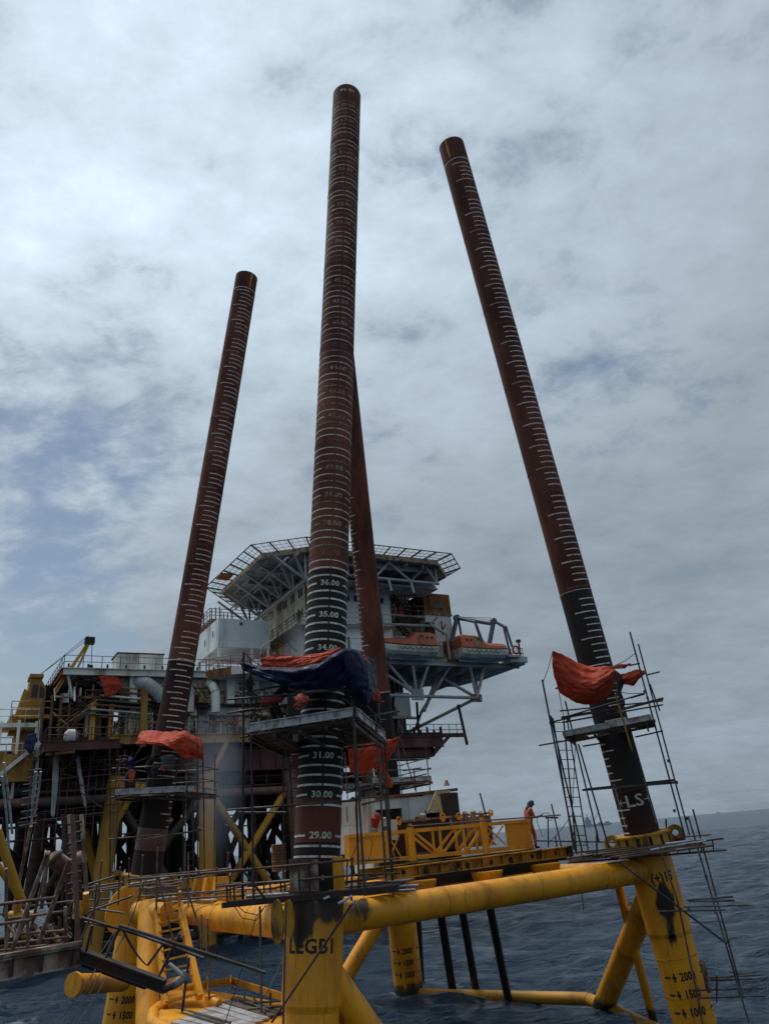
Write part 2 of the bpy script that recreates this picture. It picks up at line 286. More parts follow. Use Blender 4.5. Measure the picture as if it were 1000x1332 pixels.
def thing(name, label, cat, loc, group=None):
    o = bpy.data.objects.new(name, None); COL.objects.link(o); o.empty_display_size = 0.2
    o.location = loc; ORIG[o.name] = Vector(loc); return tag(o, label, cat, group)
UNIT = {}
def unit_tube(m, n):
    k = (m.name, n)
    if k not in UNIT:
        mb = MB().tube((0, 0, 0), (0, 0, 1), 1, n=n); me = bpy.data.meshes.new('tube'); me.from_pydata(mb.v, [], mb.f)
        me.polygons.foreach_set('use_smooth', mb.sm); me.materials.append(m); UNIT[k] = me
    return UNIT[k]
def unit_box(m):
    k = (m.name, 'b')
    if k not in UNIT:
        mb = MB().box((-.5, -.5, 0), (1, 0, 0), (0, 1, 0), (0, 0, 1)); me = bpy.data.meshes.new('bar'); me.from_pydata(mb.v, [], mb.f); me.materials.append(m); UNIT[k] = me
    return UNIT[k]
def place(o, p, q, sx, sy, parent, up=None):
    p, q = Vector(p), Vector(q); d = q - p
    zc = d.normalized(); u = Vector(up) if up else Vector((0, 0, 1))
    xc = u.cross(zc)
    if xc.length < 1e-4: xc = Vector((1, 0, 0)).cross(zc)
    xc.normalize(); yc = zc.cross(xc)
    o.matrix_local = Matrix(((xc.x * sx, yc.x * sy, d.x, p.x), (xc.y * sx, yc.y * sy, d.y, p.y), (xc.z * sx, yc.z * sy, d.z, p.z), (0, 0, 0, 1)))
    if parent is not None: o.parent = parent; o.location = p - worigin(parent)
    ORIG[o.name] = Vector(p)
    return o
def pipe(name, p, q, r, m, parent, n=8):                        # one tube, mesh shared with all alike tubes
    o = bpy.data.objects.new(name, unit_tube(m, n)); COL.objects.link(o); return place(o, p, q, r, r, parent)
def bar(name, p, q, w, h, m, parent):                           # one rectangular bar: w sideways, h upwards
    o = bpy.data.objects.new(name, unit_box(m)); COL.objects.link(o); return place(o, p, q, w, h, parent)
def bx(name, o, a, b, c, m, parent, **k): return obj(name, MB().box(o, a, b, c), m, parent, **k)
def lerp(a, b, t): return Vector(a) + (Vector(b) - Vector(a)) * t

YAW = R(30.5)
E1 = Vector((math.cos(YAW), math.sin(YAW), 0)); E2 = Vector((-math.sin(YAW), math.cos(YAW), 0)); EZ = Vector((0, 0, 1))

# ------------------------------------------------------------------ sea
def build_sea():
    rad = np.concatenate([[0.5, 4], np.geomspace(9, 400, 560), np.geomspace(420, 30000, 60)])
    ang = np.concatenate([np.linspace(-R(42), R(42), 760), np.linspace(R(42), 2 * np.pi - R(42), 122)[1:-1]])
    na = len(ang)
    rr, aa = np.meshgrid(rad, ang, indexing='ij')
    X = rr * np.sin(aa); Y = rr * np.cos(aa); Z = np.zeros_like(X)
    dr = np.gradient(rad)[:, None]; da = np.where(np.abs(ang) < R(43), R(84) / 760, R(276) / 122)[None, :]
    sp = np.maximum(dr, rr * da)
    g = np.random.RandomState(3)
    for i in range(64):
        lam = 0.75 * (1.062 ** i)
        th = R(205) + g.randn() * 0.6
        k = 2 * np.pi / lam; amp = 0.0135 * lam / (1 + (lam / 7) ** 1.5)
        fade = np.clip((lam / sp - 2.2) / 2, 0, 1)
        ph = k * (X * math.sin(th) + Y * math.cos(th)) + g.rand() * 6.28
        Z += amp * fade * (1.7 * (0.64 - np.abs(np.sin(ph / 2))) + 0.5 * np.sin(ph))
    V = np.stack([X, Y, Z], -1).reshape(-1, 3)
    me = bpy.data.meshes.new('sea'); n0 = len(rad)
    idx = np.arange(n0 * na).reshape(n0, na)
    a = idx[:-1]; b = idx[1:]
    q = np.stack([a, np.roll(a, -1, 1), np.roll(b, -1, 1), b], -1).reshape(-1, 4)[:, ::-1]
    me.vertices.add(len(V)); me.vertices.foreach_set('co', V.ravel())
    me.loops.add(q.size); me.loops.foreach_set('vertex_index', q.ravel())
    me.polygons.add(len(q)); me.polygons.foreach_set('loop_start', np.arange(0, q.size, 4)); me.polygons.foreach_set('loop_total', np.full(len(q), 4))
    me.update(calc_edges=True); me.polygons.foreach_set('use_smooth', np.ones(len(q), bool))
    m = bpy.data.materials.new('sea_water'); m.use_nodes = True; t = m.node_tree; bs = t.nodes['Principled BSDF']
    bs.inputs['Base Color'].default_value = (0.007, 0.028, 0.055, 1); bs.inputs['Roughness'].default_value = 0.2; bs.inputs['IOR'].default_value = 1.33
    geo = t.nodes.new('ShaderNodeNewGeometry')
    def nz(sc, det, st):
        mp = t.nodes.new('ShaderNodeMapping'); mp.inputs['Scale'].default_value = st; mp.inputs['Rotation'].default_value = (0, 0, R(-25)); t.links.new(geo.outputs['Position'], mp.inputs[0])
        n = t.nodes.new('ShaderNodeTexNoise'); n.inputs['Scale'].default_value = sc; n.inputs['Detail'].default_value = det; n.inputs['Roughness'].default_value = 0.6; t.links.new(mp.outputs[0], n.inputs['Vector']); return n.outputs[0]
    b1 = t.nodes.new('ShaderNodeBump'); b1.inputs['Strength'].default_value = 1.0; b1.inputs['Distance'].default_value = 0.7; t.links.new(nz(0.9, 8, (0.55, 1.4, 1)), b1.inputs['Height'])
    b0 = t.nodes.new('ShaderNodeBump'); b0.inputs['Strength'].default_value = 1.0; b0.inputs['Distance'].default_value = 0.14; t.links.new(nz(3.2, 6, (0.6, 1.3, 1)), b0.inputs['Height']); t.links.new(b0.outputs[0], b1.inputs['Normal'])
    b2 = t.nodes.new('ShaderNodeBump'); b2.inputs['Strength'].default_value = 1.0; b2.inputs['Distance'].default_value = 2.4; t.links.new(nz(0.16, 6, (0.5, 1.5, 1)), b2.inputs['Height']); t.links.new(b1.outputs[0], b2.inputs['Normal'])
    t.links.new(b2.outputs[0], bs.inputs['Normal'])
    # broken foam streaks on the steeper crests and round the vessel at lower left
    fo = nz(1.5, 10, (0.5, 1.3, 1)); fm = t.nodes.new('ShaderNodeMapRange'); t.links.new(fo, fm.inputs[0]); fm.inputs[1].default_value = 0.70; fm.inputs[2].default_value = 0.76; fm.inputs[4].default_value = 0.55
    mx_ = t.nodes.new('ShaderNodeMixRGB'); t.links.new(fm.outputs[0], mx_.inputs[0]); mx_.inputs[1].default_value = (0.007, 0.028, 0.055, 1); mx_.inputs[2].default_value = (0.45, 0.5, 0.52, 1); t.links.new(mx_.outputs[0], bs.inputs['Base Color'])
    fp = t.nodes.new('ShaderNodeVectorMath'); fp.operation = 'DISTANCE'; t.links.new(geo.outputs['Position'], fp.inputs[0]); fp.inputs[1].default_value = pixe(-25, 1345, 0)
    fq = t.nodes.new('ShaderNodeMath'); fq.operation = 'MULTIPLY_ADD'; t.links.new(nz(0.8, 10, (1, 1, 1)), fq.inputs[0]); fq.inputs[1].default_value = 7; t.links.new(fp.outputs['Value'], fq.inputs[2])
    fr_ = t.nodes.new('ShaderNodeMapRange'); fr_.interpolation_type = 'SMOOTHSTEP'; t.links.new(fq.outputs[0], fr_.inputs[0]); fr_.inputs[1].default_value = 6.6; fr_.inputs[2].default_value = 4.6; fr_.inputs[4].default_value = .8
    mx2 = t.nodes.new('ShaderNodeMixRGB'); t.links.new(fr_.outputs[0], mx2.inputs[0]); t.links.new(mx_.outputs[0], mx2.inputs[1]); mx2.inputs[2].default_value = (.45, .5, .52, 1); last = mx2.outputs[0]; wn = nz(2.2, 8, (1, 1, 1))
    for (fx, fy, fr0) in ((-.87, 42.6, .8), (7.0, 36.4, .9), (8.45, 29.8, .9), (8.0, 32.9, .35), (-.3, 46.4, .5), (1.24, 42.3, .4), (2.25, 41.3, .4), (3.5, 39.4, .4), (-12.1, 34.8, .8), (-3.1, 21.6, .9), (3.0, 39.8, .7)):
        d_ = t.nodes.new('ShaderNodeVectorMath'); d_.operation = 'DISTANCE'; t.links.new(geo.outputs['Position'], d_.inputs[0]); d_.inputs[1].default_value = (fx, fy, 0)
        e_ = t.nodes.new('ShaderNodeMath'); e_.operation = 'MULTIPLY_ADD'; t.links.new(wn, e_.inputs[0]); e_.inputs[1].default_value = 2.4; t.links.new(d_.outputs['Value'], e_.inputs[2])
        r_ = t.nodes.new('ShaderNodeMapRange'); r_.interpolation_type = 'SMOOTHSTEP'; t.links.new(e_.outputs[0], r_.inputs[0]); r_.inputs[1].default_value = fr0 + 1.35; r_.inputs[2].default_value = fr0 + .75; r_.inputs[4].default_value = .45
        m_ = t.nodes.new('ShaderNodeMixRGB'); t.links.new(r_.outputs[0], m_.inputs[0]); t.links.new(last, m_.inputs[1]); m_.inputs[2].default_value = (.45, .5, .52, 1); last = m_.outputs[0]
    t.links.new(last, bs.inputs['Base Color'])
    me.materials.append(m)
    o = bpy.data.objects.new('sea', me); COL.objects.link(o); o['kind'] = 'structure'; o['label'] = 'dark blue choppy open sea reaching the horizon'
build_sea()

# ------------------------------------------------------------------ piles
class Axis:
    def __init__(s, p, lean):
        s.p = Vector(p); s.l = Vector((lean[0], lean[1], 1)); s.d = s.l.normalized()
    def at(s, e): return s.p + s.l * (e - s.p.z)                # by height
    def al(s, p0, t): return p0 + s.d * t                       # by length
    def frame(s, p):                                            # facing-the-camera and to-the-right directions across the axis
        f = (CAM - p); f -= s.d * f.dot(s.d); f.normalize(); r = s.d.cross(f).normalized(); return f, r
AX = {'A': Axis((-2.525, 22.056, 6.975), (0.0828, 0.0675)), 'B': Axis((7.363, 28.991, 12.081), (-0.0992, -0.0563)),
      'C': Axis((-8.568, 34.594, 23.457), (0.1506, -0.0073)), 'D': Axis((-1.17, 40.27, 14.29), (-0.021, -0.166))}
PR = 0.61
class Marks:                                                    # every painted mark becomes a part of its own
    def __init__(s, name, m, parent): s.a = (name, m, parent)
    def add(s, vs, fs, smooth=False): obj(s.a[0], MB().add(vs, fs, smooth), s.a[1], s.a[2])
def arc(mb, ax, p, f, r, a0, a1, h, rad):                       # thin painted band round the pile
    n = max(2, int(abs(a1 - a0) / R(6)))
    vs = []
    for i in range(n + 1):
        a = a0 + (a1 - a0) * i / n; dv = f * math.cos(a) + r * math.sin(a)
        vs += [p + dv * rad - ax.d * h / 2, p + dv * rad + ax.d * h / 2]
    mb.add(vs, [(2 * i, 2 * i + 2, 2 * i + 3, 2 * i + 1) for i in range(n)])
TEXTS = []
def textmesh(body, size, bold=0.0):
    c = bpy.data.curves.new('stencil', 'FONT'); c.body = body; c.size = size; c.align_x = 'CENTER'; c.align_y = 'CENTER'; c.resolution_u = 2; c.offset = bold; c.space_character = 1.0 + bold * 5
    o = bpy.data.objects.new('stencil', c); me = o.to_mesh()
    bm = bmesh.new(); bm.from_mesh(me); o.to_mesh_clear()
    for _ in range(5):                                          # fine enough to follow a curved surface
        bmesh.ops.triangulate(bm, faces=bm.faces[:])
        lg = [e for e in bm.edges if abs(e.verts[0].co.x - e.verts[1].co.x) > size * .16]
        if not lg: break
        bmesh.ops.subdivide_edges(bm, edges=lg, cuts=1)
    bm.verts.index_update(); vs = [tuple(v.co) for v in bm.verts]; fs = [tuple(v.index for v in f.verts) for f in bm.faces]; bm.free()
    bpy.data.objects.remove(o); bpy.data.curves.remove(c); return vs, fs
def cyltext(mb, body, size, ax, p, f, r, a, rad, sx=1.0, bold=0.006):       # lettering wrapped on a cylinder
    vs, fs = textmesh(body, size, bold)
    mb.add([p + (f * math.cos(a + x * sx / rad) + r * math.sin(a + x * sx / rad)) * rad + ax.d * y for x, y, z in vs], fs)
def pile(key, p0, segs, label):
    """p0: point on the axis; segs: (t0, t1, material) along the axis from p0"""
    ax = AX[key]
    t = thing('pile', label, 'steel pile', ax.al(p0, segs[0][0]), 'driven piles standing out of the jacket legs')
    for i, (a, b, m) in enumerate(segs):
        top = i == len(segs) - 1
        mb = MB().tube(ax.al(p0, a), ax.al(p0, b), PR, n=48, caps=False)
        if top:
            mb.tube(ax.al(p0, b), ax.al(p0, a), PR - 0.04, n=48, caps=False)
            q = ax.al(p0, b); f, r = ax.frame(q); n = 48; vs = []
            for k in range(n):
                w = 2 * math.pi * k / n; dv = f * math.cos(w) + r * math.sin(w); vs += [q + dv * PR, q + dv * (PR - 0.04)]
            mb.add(vs, [(2 * k, 2 * ((k + 1) % n), 2 * ((k + 1) % n) + 1, 2 * k + 1) for k in range(n)])
        obj('pile_section', mb, m, t)
        if not top:
            f, r = ax.frame(ax.al(p0, b)); w = MB(); c = ax.al(p0, b)
            w.path([c + (f * math.cos(x * math.pi / 18) + r * math.sin(x * math.pi / 18)) * PR for x in range(36)], 0.012, 6, True); obj('weld_seam', w, brown, t)
    return t, ax
# A: marks every 0.25 m, figures every metre
p0 = AX['A'].at(6.975)
segs = [(-2.2, -0.15 + 0.0, black), (-0.15, 0.9, brown), (0.9, 7.45, black)]
joints = [8.0, 12, 16, 20, 24, 27, 30.4]; prev = 7.45
for j in joints[1:]: segs.append((prev, j, brown)); prev = j
tA, ax = pile('A', p0, segs, 'tallest rust brown pile in the centre, ringed with white metre marks and figures')
mw = Marks('scale_mark', paint_w, tA); mf = Marks('scale_mark', paint_f, tA); nw = Marks('scale_figure', paint_w, tA); nf = Marks('scale_figure', paint_f, tA); nm = Marks('scale_figure', paint_m, tA); mm = Marks('scale_mark', paint_m, tA); FADE = {37, 41, 45, 49, 53, 56}
for k in range(-2, 118):
    mk = 29 + k * 0.25
    if mk > 58.3 or (29 < mk < 29.7): continue
    p = ax.al(p0, mk - 29); f, r = ax.frame(p); h = 0.055 if mk < 36.6 else 0.034
    faded = int(round(mk)) in FADE and abs(mk - round(mk)) < 0.2
    tgt = mf if faded else (mw if mk < 37.2 or k % 3 else mm); a0 = R(6.5); g = R(2.2)
    if abs(mk - round(mk)) < 0.01 and mk < 58.1:
        cyltext(nf if faded else (nw if mk < 36.6 else nm), '%d.00' % round(mk), 0.235, ax, p, f, r, a0, PR + 0.004, 1.12)
        arc(tgt, ax, p, f, r, R(-150), R(-33), h, PR + 0.004); arc(tgt, ax, p, f, r, R(47), R(150), h, PR + 0.004)
    else:
        arc(tgt, ax, p, f, r, R(-150), a0 - g, h, PR + 0.004); arc(tgt, ax, p, f, r, a0 + g, R(150), h, PR + 0.004)
p = ax.al(p0, 30.0); f, r = ax.frame(p); cyltext(nw, 'P1 01', 0.235, ax, p, f, r, R(2), PR + 0.004, 1.15)
def tickpile(key, p0, segs, label, t0, t1, short, long, fadeset, ring=(), stripe=None):
    t, ax = pile(key, p0, segs, label); mw = Marks('scale_mark', paint_w, t); mf = Marks('scale_mark', paint_f, t)
    k = int(math.ceil(t0 * 4))
    while k / 4 <= t1:
        tt = k / 4; p = ax.al(p0, tt); f, r = ax.frame(p); lg = k % 4 == 0
        s0, s1 = long if lg else short
        if key == 'B' and tt < -2.0: s0, s1 = (-.95, -.30) if lg else (-.95, -.68)
        if key == 'B' and -4.9 < tt < -4.4: k += 1; continue
        if key == 'C' and tt < -13.6: s0, s1 = (.35, .97) if lg else (.78, .98)
        j = rnd.uniform(-.04, .04)
        if not (tt in fadeset and not lg): arc(mf if tt in fadeset else mw, ax, p, f, r, math.asin(max(-.999, s0 + j)), math.asin(s1), 0.045, PR + 0.004)
        k += 1
    for tt in ring:
        p = ax.al(p0, tt); f, r = ax.frame(p); arc(mw, ax, p, f, r, R(-150), R(150), 0.045, PR + 0.004)
    if stripe:
        p = ax.al(p0, stripe[0]); f, r = ax.frame(p); mb = MB(); arc(mb, ax, p, f, r, math.asin(stripe[2]), math.asin(stripe[2]) + R(9), stripe[1], PR + 0.004); obj('paint_stripe', mb, paint_y, t)
    return t, ax
p0 = AX['B'].at(12.081)
tB, ax = tickpile('B', p0, [(-7.2, -4.4, dbrown), (-4.4, 2.85, black), (2.85, 8, brown), (8, 12, brown), (12, 16, brown), (16, 20, brown), (20, 25.6, brown)],
    'rust brown pile leaning left over the right hand leg under an orange tarpaulin', -5.75, 24.0, (0.12, 0.93), (-0.38, 0.86), {3, 7, 15, 22, 22.75, 2.75}, (24.3, 2.86), (25.05, 1.1, -0.42))
p = ax.at(7.35); f, r = ax.frame(p); mb = MB(); cyltext(mb, 'LS', 0.55, ax, p, f, r, R(4), PR + 0.004, 1.25)
for sgn in (-1, 1):
    a0 = R(6) + sgn * R(30); a1 = R(6) + sgn * R(56); arc(mb, ax, p, f, r, a0, a1, 0.025, PR + 0.004)
    for dz in (-1, 1):
        vs = [p + (f * math.cos(a) + r * math.sin(a)) * (PR + 0.004) + ax.d * h for a, h in ((a1, 0), (a1 - sgn * R(10), dz * 0.12), (a1 - sgn * R(10), dz * 0.09), (a1 - sgn * R(2.5), 0))]
        mb.add(vs, [(0, 1, 2, 3)])
    arc(mb, ax, p - ax.d * 0.1, f, r, a1 + sgn * R(1.5), a1 + sgn * R(3.5), 1.5, PR + 0.004)
obj('chalk_lettering', mb, paint_w, tB)
p0 = AX['C'].at(23.457)
tC, ax = tickpile('C', p0, [(-18.5, -13.2, black), (-13.2, -8.6, dbrown), (-8.6, -4, brown), (-4, 0, brown), (0, 4, brown), (4, 8, brown), (8, 13.3, brown)],
    'left hand rust brown pile leaning right, narrow white tick marks, ochre stripe at top', -16, 12.1, (-0.30, 0.84), (-0.70, 0.46), {5, 9, 1, -3, -7}, (12.2, -8.55), (12.8, .95, 0.35))
band = MB().tube(ax.at(7.2), ax.at(8.05), PR + 0.012, n=32, caps=False); obj('rust_band', band, rustpipe, tC)
p0 = AX['D'].at(14.29)
tD, ax = tickpile('D', p0, [(-9, -0.5, black), (-0.5, 4, brown), (4, 8, brown), (8, 12, brown), (12, 19.5, brown)],
    'rust brown pile half hidden behind the tallest pile, ticks on its left edge', -7, 18, (-0.97, -0.78), (-0.97, -0.42), {3, 11}, (-0.45,))

# ------------------------------------------------------------------ jacket (legs, braces, crowns)
jk = thing('jacket', 'bright yellow four legged steel jacket carrying the piles, standing in the sea', 'steel jacket', (0, 32, 0))
LR = 0.685
def brace(p, q, r, n=24): return obj('brace', MB().tube(p, q, r, n=n), yel, jk)
for k in 'ABCD':
    a = AX[k]; mb = MB().tube(a.at(-3), a.at(3.1), LR, n=40, caps=False).tube(a.at(3.1), a.at(3.25), LR, LR + 0.05, n=40, caps=False).tube(a.at(3.25), a.at(5.62), LR + 0.05, n=40)
    lg = obj('leg', mb, yel, jk)
    f, r = a.frame(a.at(1.5))
    off = {'A': 0, 'B': R(2), 'C': R(-2), 'D': R(-4)}[k]
    mk = Marks('draft_mark', paint_k, lg)
    for e in (0.5, 1, 1.5, 2):
        c = a.at(e)
        [arc(mk, a, c, f, r, off - R(28), off - R(17), .07, LR + .004), arc(mk, a, c, f, r, off - R(25), off - R(20), .25, LR + .0045)]; cyltext(mk, '%d' % (e * 1000), 0.34, a, c, f, r, off + R(14), LR + 0.004, 0.72, .014)
        arc(mk, a, c, f, r, off - R(52), off - R(34), 0.06, LR + 0.004); arc(mk, a, c, f, r, off + R(58), off + R(76), 0.06, LR + 0.004)
    if k == 'A':
        obj('crown_ring', MB().tube(a.at(5.62), a.at(5.70), 0.80, n=32), dsteel, jk); continue
    # crown: stiffened collar on top of the leg
    e0 = 5.62; cr = MB().tube(a.at(e0), a.at(e0 + 0.06), 1.02, n=32).tube(a.at(e0 + 0.60), a.at(e0 + 0.66), .98, n=32)
    obj('crown_ring', cr, yel_old, jk)
    obj('crown_wall', MB().tube(a.at(e0 + .06), a.at(e0 + .60), .93, n=40, caps=False), yel_old, jk)
    for i in range(14):
        w = 2 * math.pi * (i + .5) / 14; dv = f * math.cos(w) + r * math.sin(w); tg = f * -math.sin(w) + r * math.cos(w)
        c = a.at(e0 + 0.14) + dv * 0.64
        obj('crown_slot_shade', MB().box(c - tg * 0.055, tg * 0.11, dv * 0.295, a.d * 0.44), voidm, jk)  # black block paints the shade of an open slot
    for sgn in (-1, 1):                                        # lifting padeyes, each a plate with a hole
        c = a.at(e0 + 0.5) + r * sgn * 1.08 + f * 0.1; poly = []
        n = 20; mb = MB(); nor = f * 0.07
        vs = []
        for i in range(n):
            w = 2 * math.pi * i / n; R1 = 0.27
            o_ = c + r * R1 * math.cos(w) + a.d * R1 * math.sin(w); ii = c + r * 0.10 * math.cos(w) + a.d * 0.10 * math.sin(w)
            if math.sin(w) < 0: o_ = c + r * R1 * math.cos(w) + a.d * (-0.85 * -math.sin(w) ** 1 * 0 - 0.55 * abs(math.sin(w)) ** 0.5)
            vs += [o_, ii, o_ + nor, ii + nor]
        fs = []
        for i in range(n):
            j = (i + 1) % n
            fs += [(4 * i, 4 * j, 4 * j + 1, 4 * i + 1), (4 * i + 2, 4 * i + 3, 4 * j + 3, 4 * j + 2), (4 * i, 4 * i + 2, 4 * j + 2, 4 * j), (4 * i + 1, 4 * j + 1, 4 * j + 3, 4 * i + 3)]
        mb.add(vs, fs); obj('padeye', mb, yel_old if k != 'A' else rusty, jk)
a = AX['A']; f, r = a.frame(a.at(4.2)); mb = MB(); cyltext(mb, 'LEGB1', 0.44, a, a.at(4.48), f, r, R(-4), LR + 0.056, 1.0, 0.012); obj('leg_lettering', mb, paint_k, jk)
b = AX['B']; f, r = b.frame(b.at(4.2)); mb = MB(); cyltext(mb, '(+)15', 0.42, b, b.at(4.9), f, r, R(20), LR + 0.056, 0.8, .014); obj('leg_lettering', mb, paint_k, jk)
A_, B_, C_, D_ = (AX[k] for k in 'ABCD')
brace(A_.at(5.0), B_.at(5.12), 0.385); brace(A_.at(4.95), lerp(A_.at(4.95), C_.at(5.0), 0.42), 0.42); brace(lerp(A_.at(4.95), C_.at(5.0), 0.42), C_.at(5.0), 0.33)
obj('brace_flange', MB().tube(lerp(A_.at(4.95), C_.at(5.0), 0.405), lerp(A_.at(4.95), C_.at(5.0), 0.425), 0.44, n=24), yel, jk)
brace(B_.at(5.0), D_.at(5.0), 0.38); brace(C_.at(5.0), D_.at(5.0), 0.38)
brace(A_.at(4.3), lerp(A_.at(-3), B_.at(-3), 0.42), 0.40); brace(B_.at(4.75), Vector((6.6, 37.4, -1.0)), 0.40)
brace(D_.at(4.6), lerp(D_.at(-2.5), C_.at(-2.5), 0.5), 0.36)
brace(pixe(803, 1148, 4.7), pixe(851, 1334, -0.2), 0.15, 16)
[obj('brace', MB().tube(p_, q_, .24, n=16), yel_leg, jk) for p_, q_ in ((D_.at(0.0), Vector((6.6, 37.2, 0.12))), (Vector((6.6, 37.2, 0.1)), Vector((9.4, 27.8, -0.5))))]
def seams(p, q, r, ts):
    p, q = Vector(p), Vector(q); d = (q - p).normalized(); a = d.orthogonal().normalized(); b = d.cross(a)
    for t in ts: c = lerp(p, q, t); obj('weld_seam', MB().path([c + (a * math.cos(i * math.pi / 16) + b * math.sin(i * math.pi / 16)) * r for i in range(32)], .012, 5, True), yel_old, jk)
seams(A_.at(5.0), B_.at(5.12), .385, (.085, .31, .58, .80, .93)); seams(A_.at(4.95), lerp(A_.at(4.95), C_.at(5.0), .42), .42, (.14, .55)); seams(lerp(A_.at(4.95), C_.at(5.0), .42), C_.at(5.0), .33, (.3, .7))
seams(A_.at(0), A_.at(5), LR, (.32,)); seams(B_.at(0), B_.at(5), LR, (.28, .5)); seams(B_.at(4.75), Vector((6.6, 37.4, -1.0)), .40, (.22, .6))
# swim-ring stub, landing post and padeye plates on the left face
obj('brace_stub', MB().tube(pix(97, 1281, 25.5), pix(160, 1278, 28.8), 0.31, n=24), yel, jk); obj('stub_cap', MB().tube(pix(94.5, 1281.5, 25.4), pix(98, 1281, 25.5), 0.37, n=24), yel, jk)
obj('landing_post', MB().tube(pix(193, 1178, 26.2), pix(191, 1360, 22.5), 0.34, n=24), yel, jk)
obj('landing_post_head', MB().tube(pix(178, 1188, 26.3), pix(216, 1190, 25.7), 0.36, n=24), yel, jk)
for (x, y, w, h) in ((360, 1200, 13, 26), (375, 1196, 11, 22)):
    c = pix(x, y, 18.6); n = 20; pl = [c + RV * w * .0186 / 2 * 1.25 * math.cos(2 * math.pi * i / n) + EZ * h * .019 * math.sin(2 * math.pi * i / n) for i in range(n)]
    obj('padeye_plate', MB().prism(pl, Vector((0.02, 0.09, 0))), yel_old, jk)
c = pix(166, 1185, 26.5); n = 24
obj('guide_plate', MB().prism([c + E1 * 0.72 * math.cos(2 * math.pi * i / n) * (1 - 0.18 * math.sin(2 * math.pi * i / n)) + EZ * 0.78 * math.sin(2 * math.pi * i / n) for i in range(n)], E2 * 0.12), yel, jk)
for x in (242, 262, 276, 290):                                  # tapered stools on the brace towards the left leg
    c = pixe(x, 1172, 5.32); pl = [c - E1 * 0.34, c + E1 * 0.34, c + E1 * 0.2 + EZ * 0.75, c - E1 * 0.2 + EZ * 0.75]
    obj('pile_guide_stool', MB().prism(pl, E2 * 0.35), yel, jk)
obj('slotted_plate', MB().box(pix(434, 1158, 19.0), RV * 0.28, Vector((0, 0.08, 0)), EZ * 0.75), yel, jk)
for i, x in enumerate((377, 391, 404)):                         # rusty guide plates round the foot of the tallest pile
    c = pix(x, 1160, 18.85 + 0.1 * i); obj('guide_plate', MB().box(c, RV * 0.2, Vector((0, 0.1, 0)), EZ * 0.72), rusty, jk)
# conductors under the deck
for i, (xb, yb, xt, yt, rr) in enumerate(((545, 1276, 538, 1150, 0.28), (589, 1291, 567, 1150, 0.19), (620, 1294, 595, 1150, 0.17), (661, 1301, 631, 1150, 0.17))):
    q = pixe(xb, yb, -0.0); dz = (q - CAM).dot(F_)
    top = pix(xt, yt, dz * 0.96 + 0.0); d = (top - q)
    q2 = q - d * 0.4
    o = obj('conductor_pipe', MB().tube(q2, top, rr, n=20), dblack); tag(o, ['thickest black conductor pipe beside the rear yellow leg', 'second black conductor pipe from the rear yellow leg', 'third black conductor pipe from the rear yellow leg', 'rightmost black conductor pipe with clear water to its right'][i], 'pipe', 'black conductor pipes dipping into the sea')

# ------------------------------------------------------------------ deck frame between the legs
for t in (0.35, 0.62, 0.85):
    brace(lerp(A_.at(4.9), B_.at(4.9), t), lerp(C_.at(4.9), D_.at(4.9), t), 0.22, 16)
for t in (0.28, 0.5, 0.72):
    brace(lerp(A_.at(4.95), C_.at(4.95), t), lerp(B_.at(4.95), D_.at(4.95), t), 0.20, 16)

# ------------------------------------------------------------------ skid beam on its stools
bl, br = pix(500, 1130.5, 25.7), pix(738, 1101, 28.8); bd = (br - bl).normalized(); bn = EZ.cross(bd).normalized()
sb = thing('skid_beam', 'long yellow I-beam with burnt patches lying on conical stools behind the yellow tube', 'beam', bl)
hb = 0.36
obj('beam_web', MB().ibeam(bl - EZ * hb / 2, br - EZ * hb / 2, 0.36, hb, 0.035), yel_old, sb)
for i in range(9):
    c = lerp(bl, br, (i + .5) / 9); bar('stiffener', c - EZ * (hb - .035) - bn * 0.09, c - EZ * 0.035 - bn * 0.09, 0.15, 0.03, yel_old, sb)
for t, w in ((0.09, .07), (0.2, .09), (0.37, .08), (0.42, .10), (0.55, .08), (0.66, .10), (0.78, .07), (0.92, .06)):
    c = lerp(bl, br, t) - EZ * rnd.uniform(0.17, 0.24) - bn * 0.021; n = 9
    obj('burnt_patch', MB().prism([c + (bd * math.cos(2 * math.pi * i / n) + EZ * math.sin(2 * math.pi * i / n) * 1.2) * w * rnd.uniform(.75, 1.3) for i in range(n)], bn * -0.006), voidm, sb)
obj('burnt_patch', MB().box(lerp(bl, br, 0.985) - EZ * hb - bn * 0.19, bd * 0.18, bn * 0.38, EZ * (hb + .01)), voidm, sb)
obj('second_beam', MB().ibeam(bl - EZ * hb / 2 + bn * 2.2, br - EZ * hb / 2 + bn * 2.2, 0.36, hb, 0.035), yel_old, sb)
obj('beam_gap_shade', MB().beam(bl - EZ * (hb + .05) + bn * .1, br - EZ * (hb + .05) + bn * .1, 0.5, 0.09), voidm, sb); obj('deck_frame', MB().beam(bl - EZ * (hb + .25) + bn * 1.5, br - EZ * (hb + .25) + bn * 1.5, 1.6, 0.3), voidm, sb)  # black strip paints the shaded gap under the beam, dark deck structure behind
for x, y in ((538, 1141), (621, 1131), (699, 1120)):
    t = ((x - 500) / 238); c = lerp(bl, br, t) - EZ * (hb + 0.11) - bn * .15
    o = MB().tube(c - EZ * 0.62, c - EZ * 0.05, 0.36, 0.56, n=24, caps=False).tube(c - EZ * 0.05, c, 0.56, n=24)
    obj('support_cone', o, yel, sb)
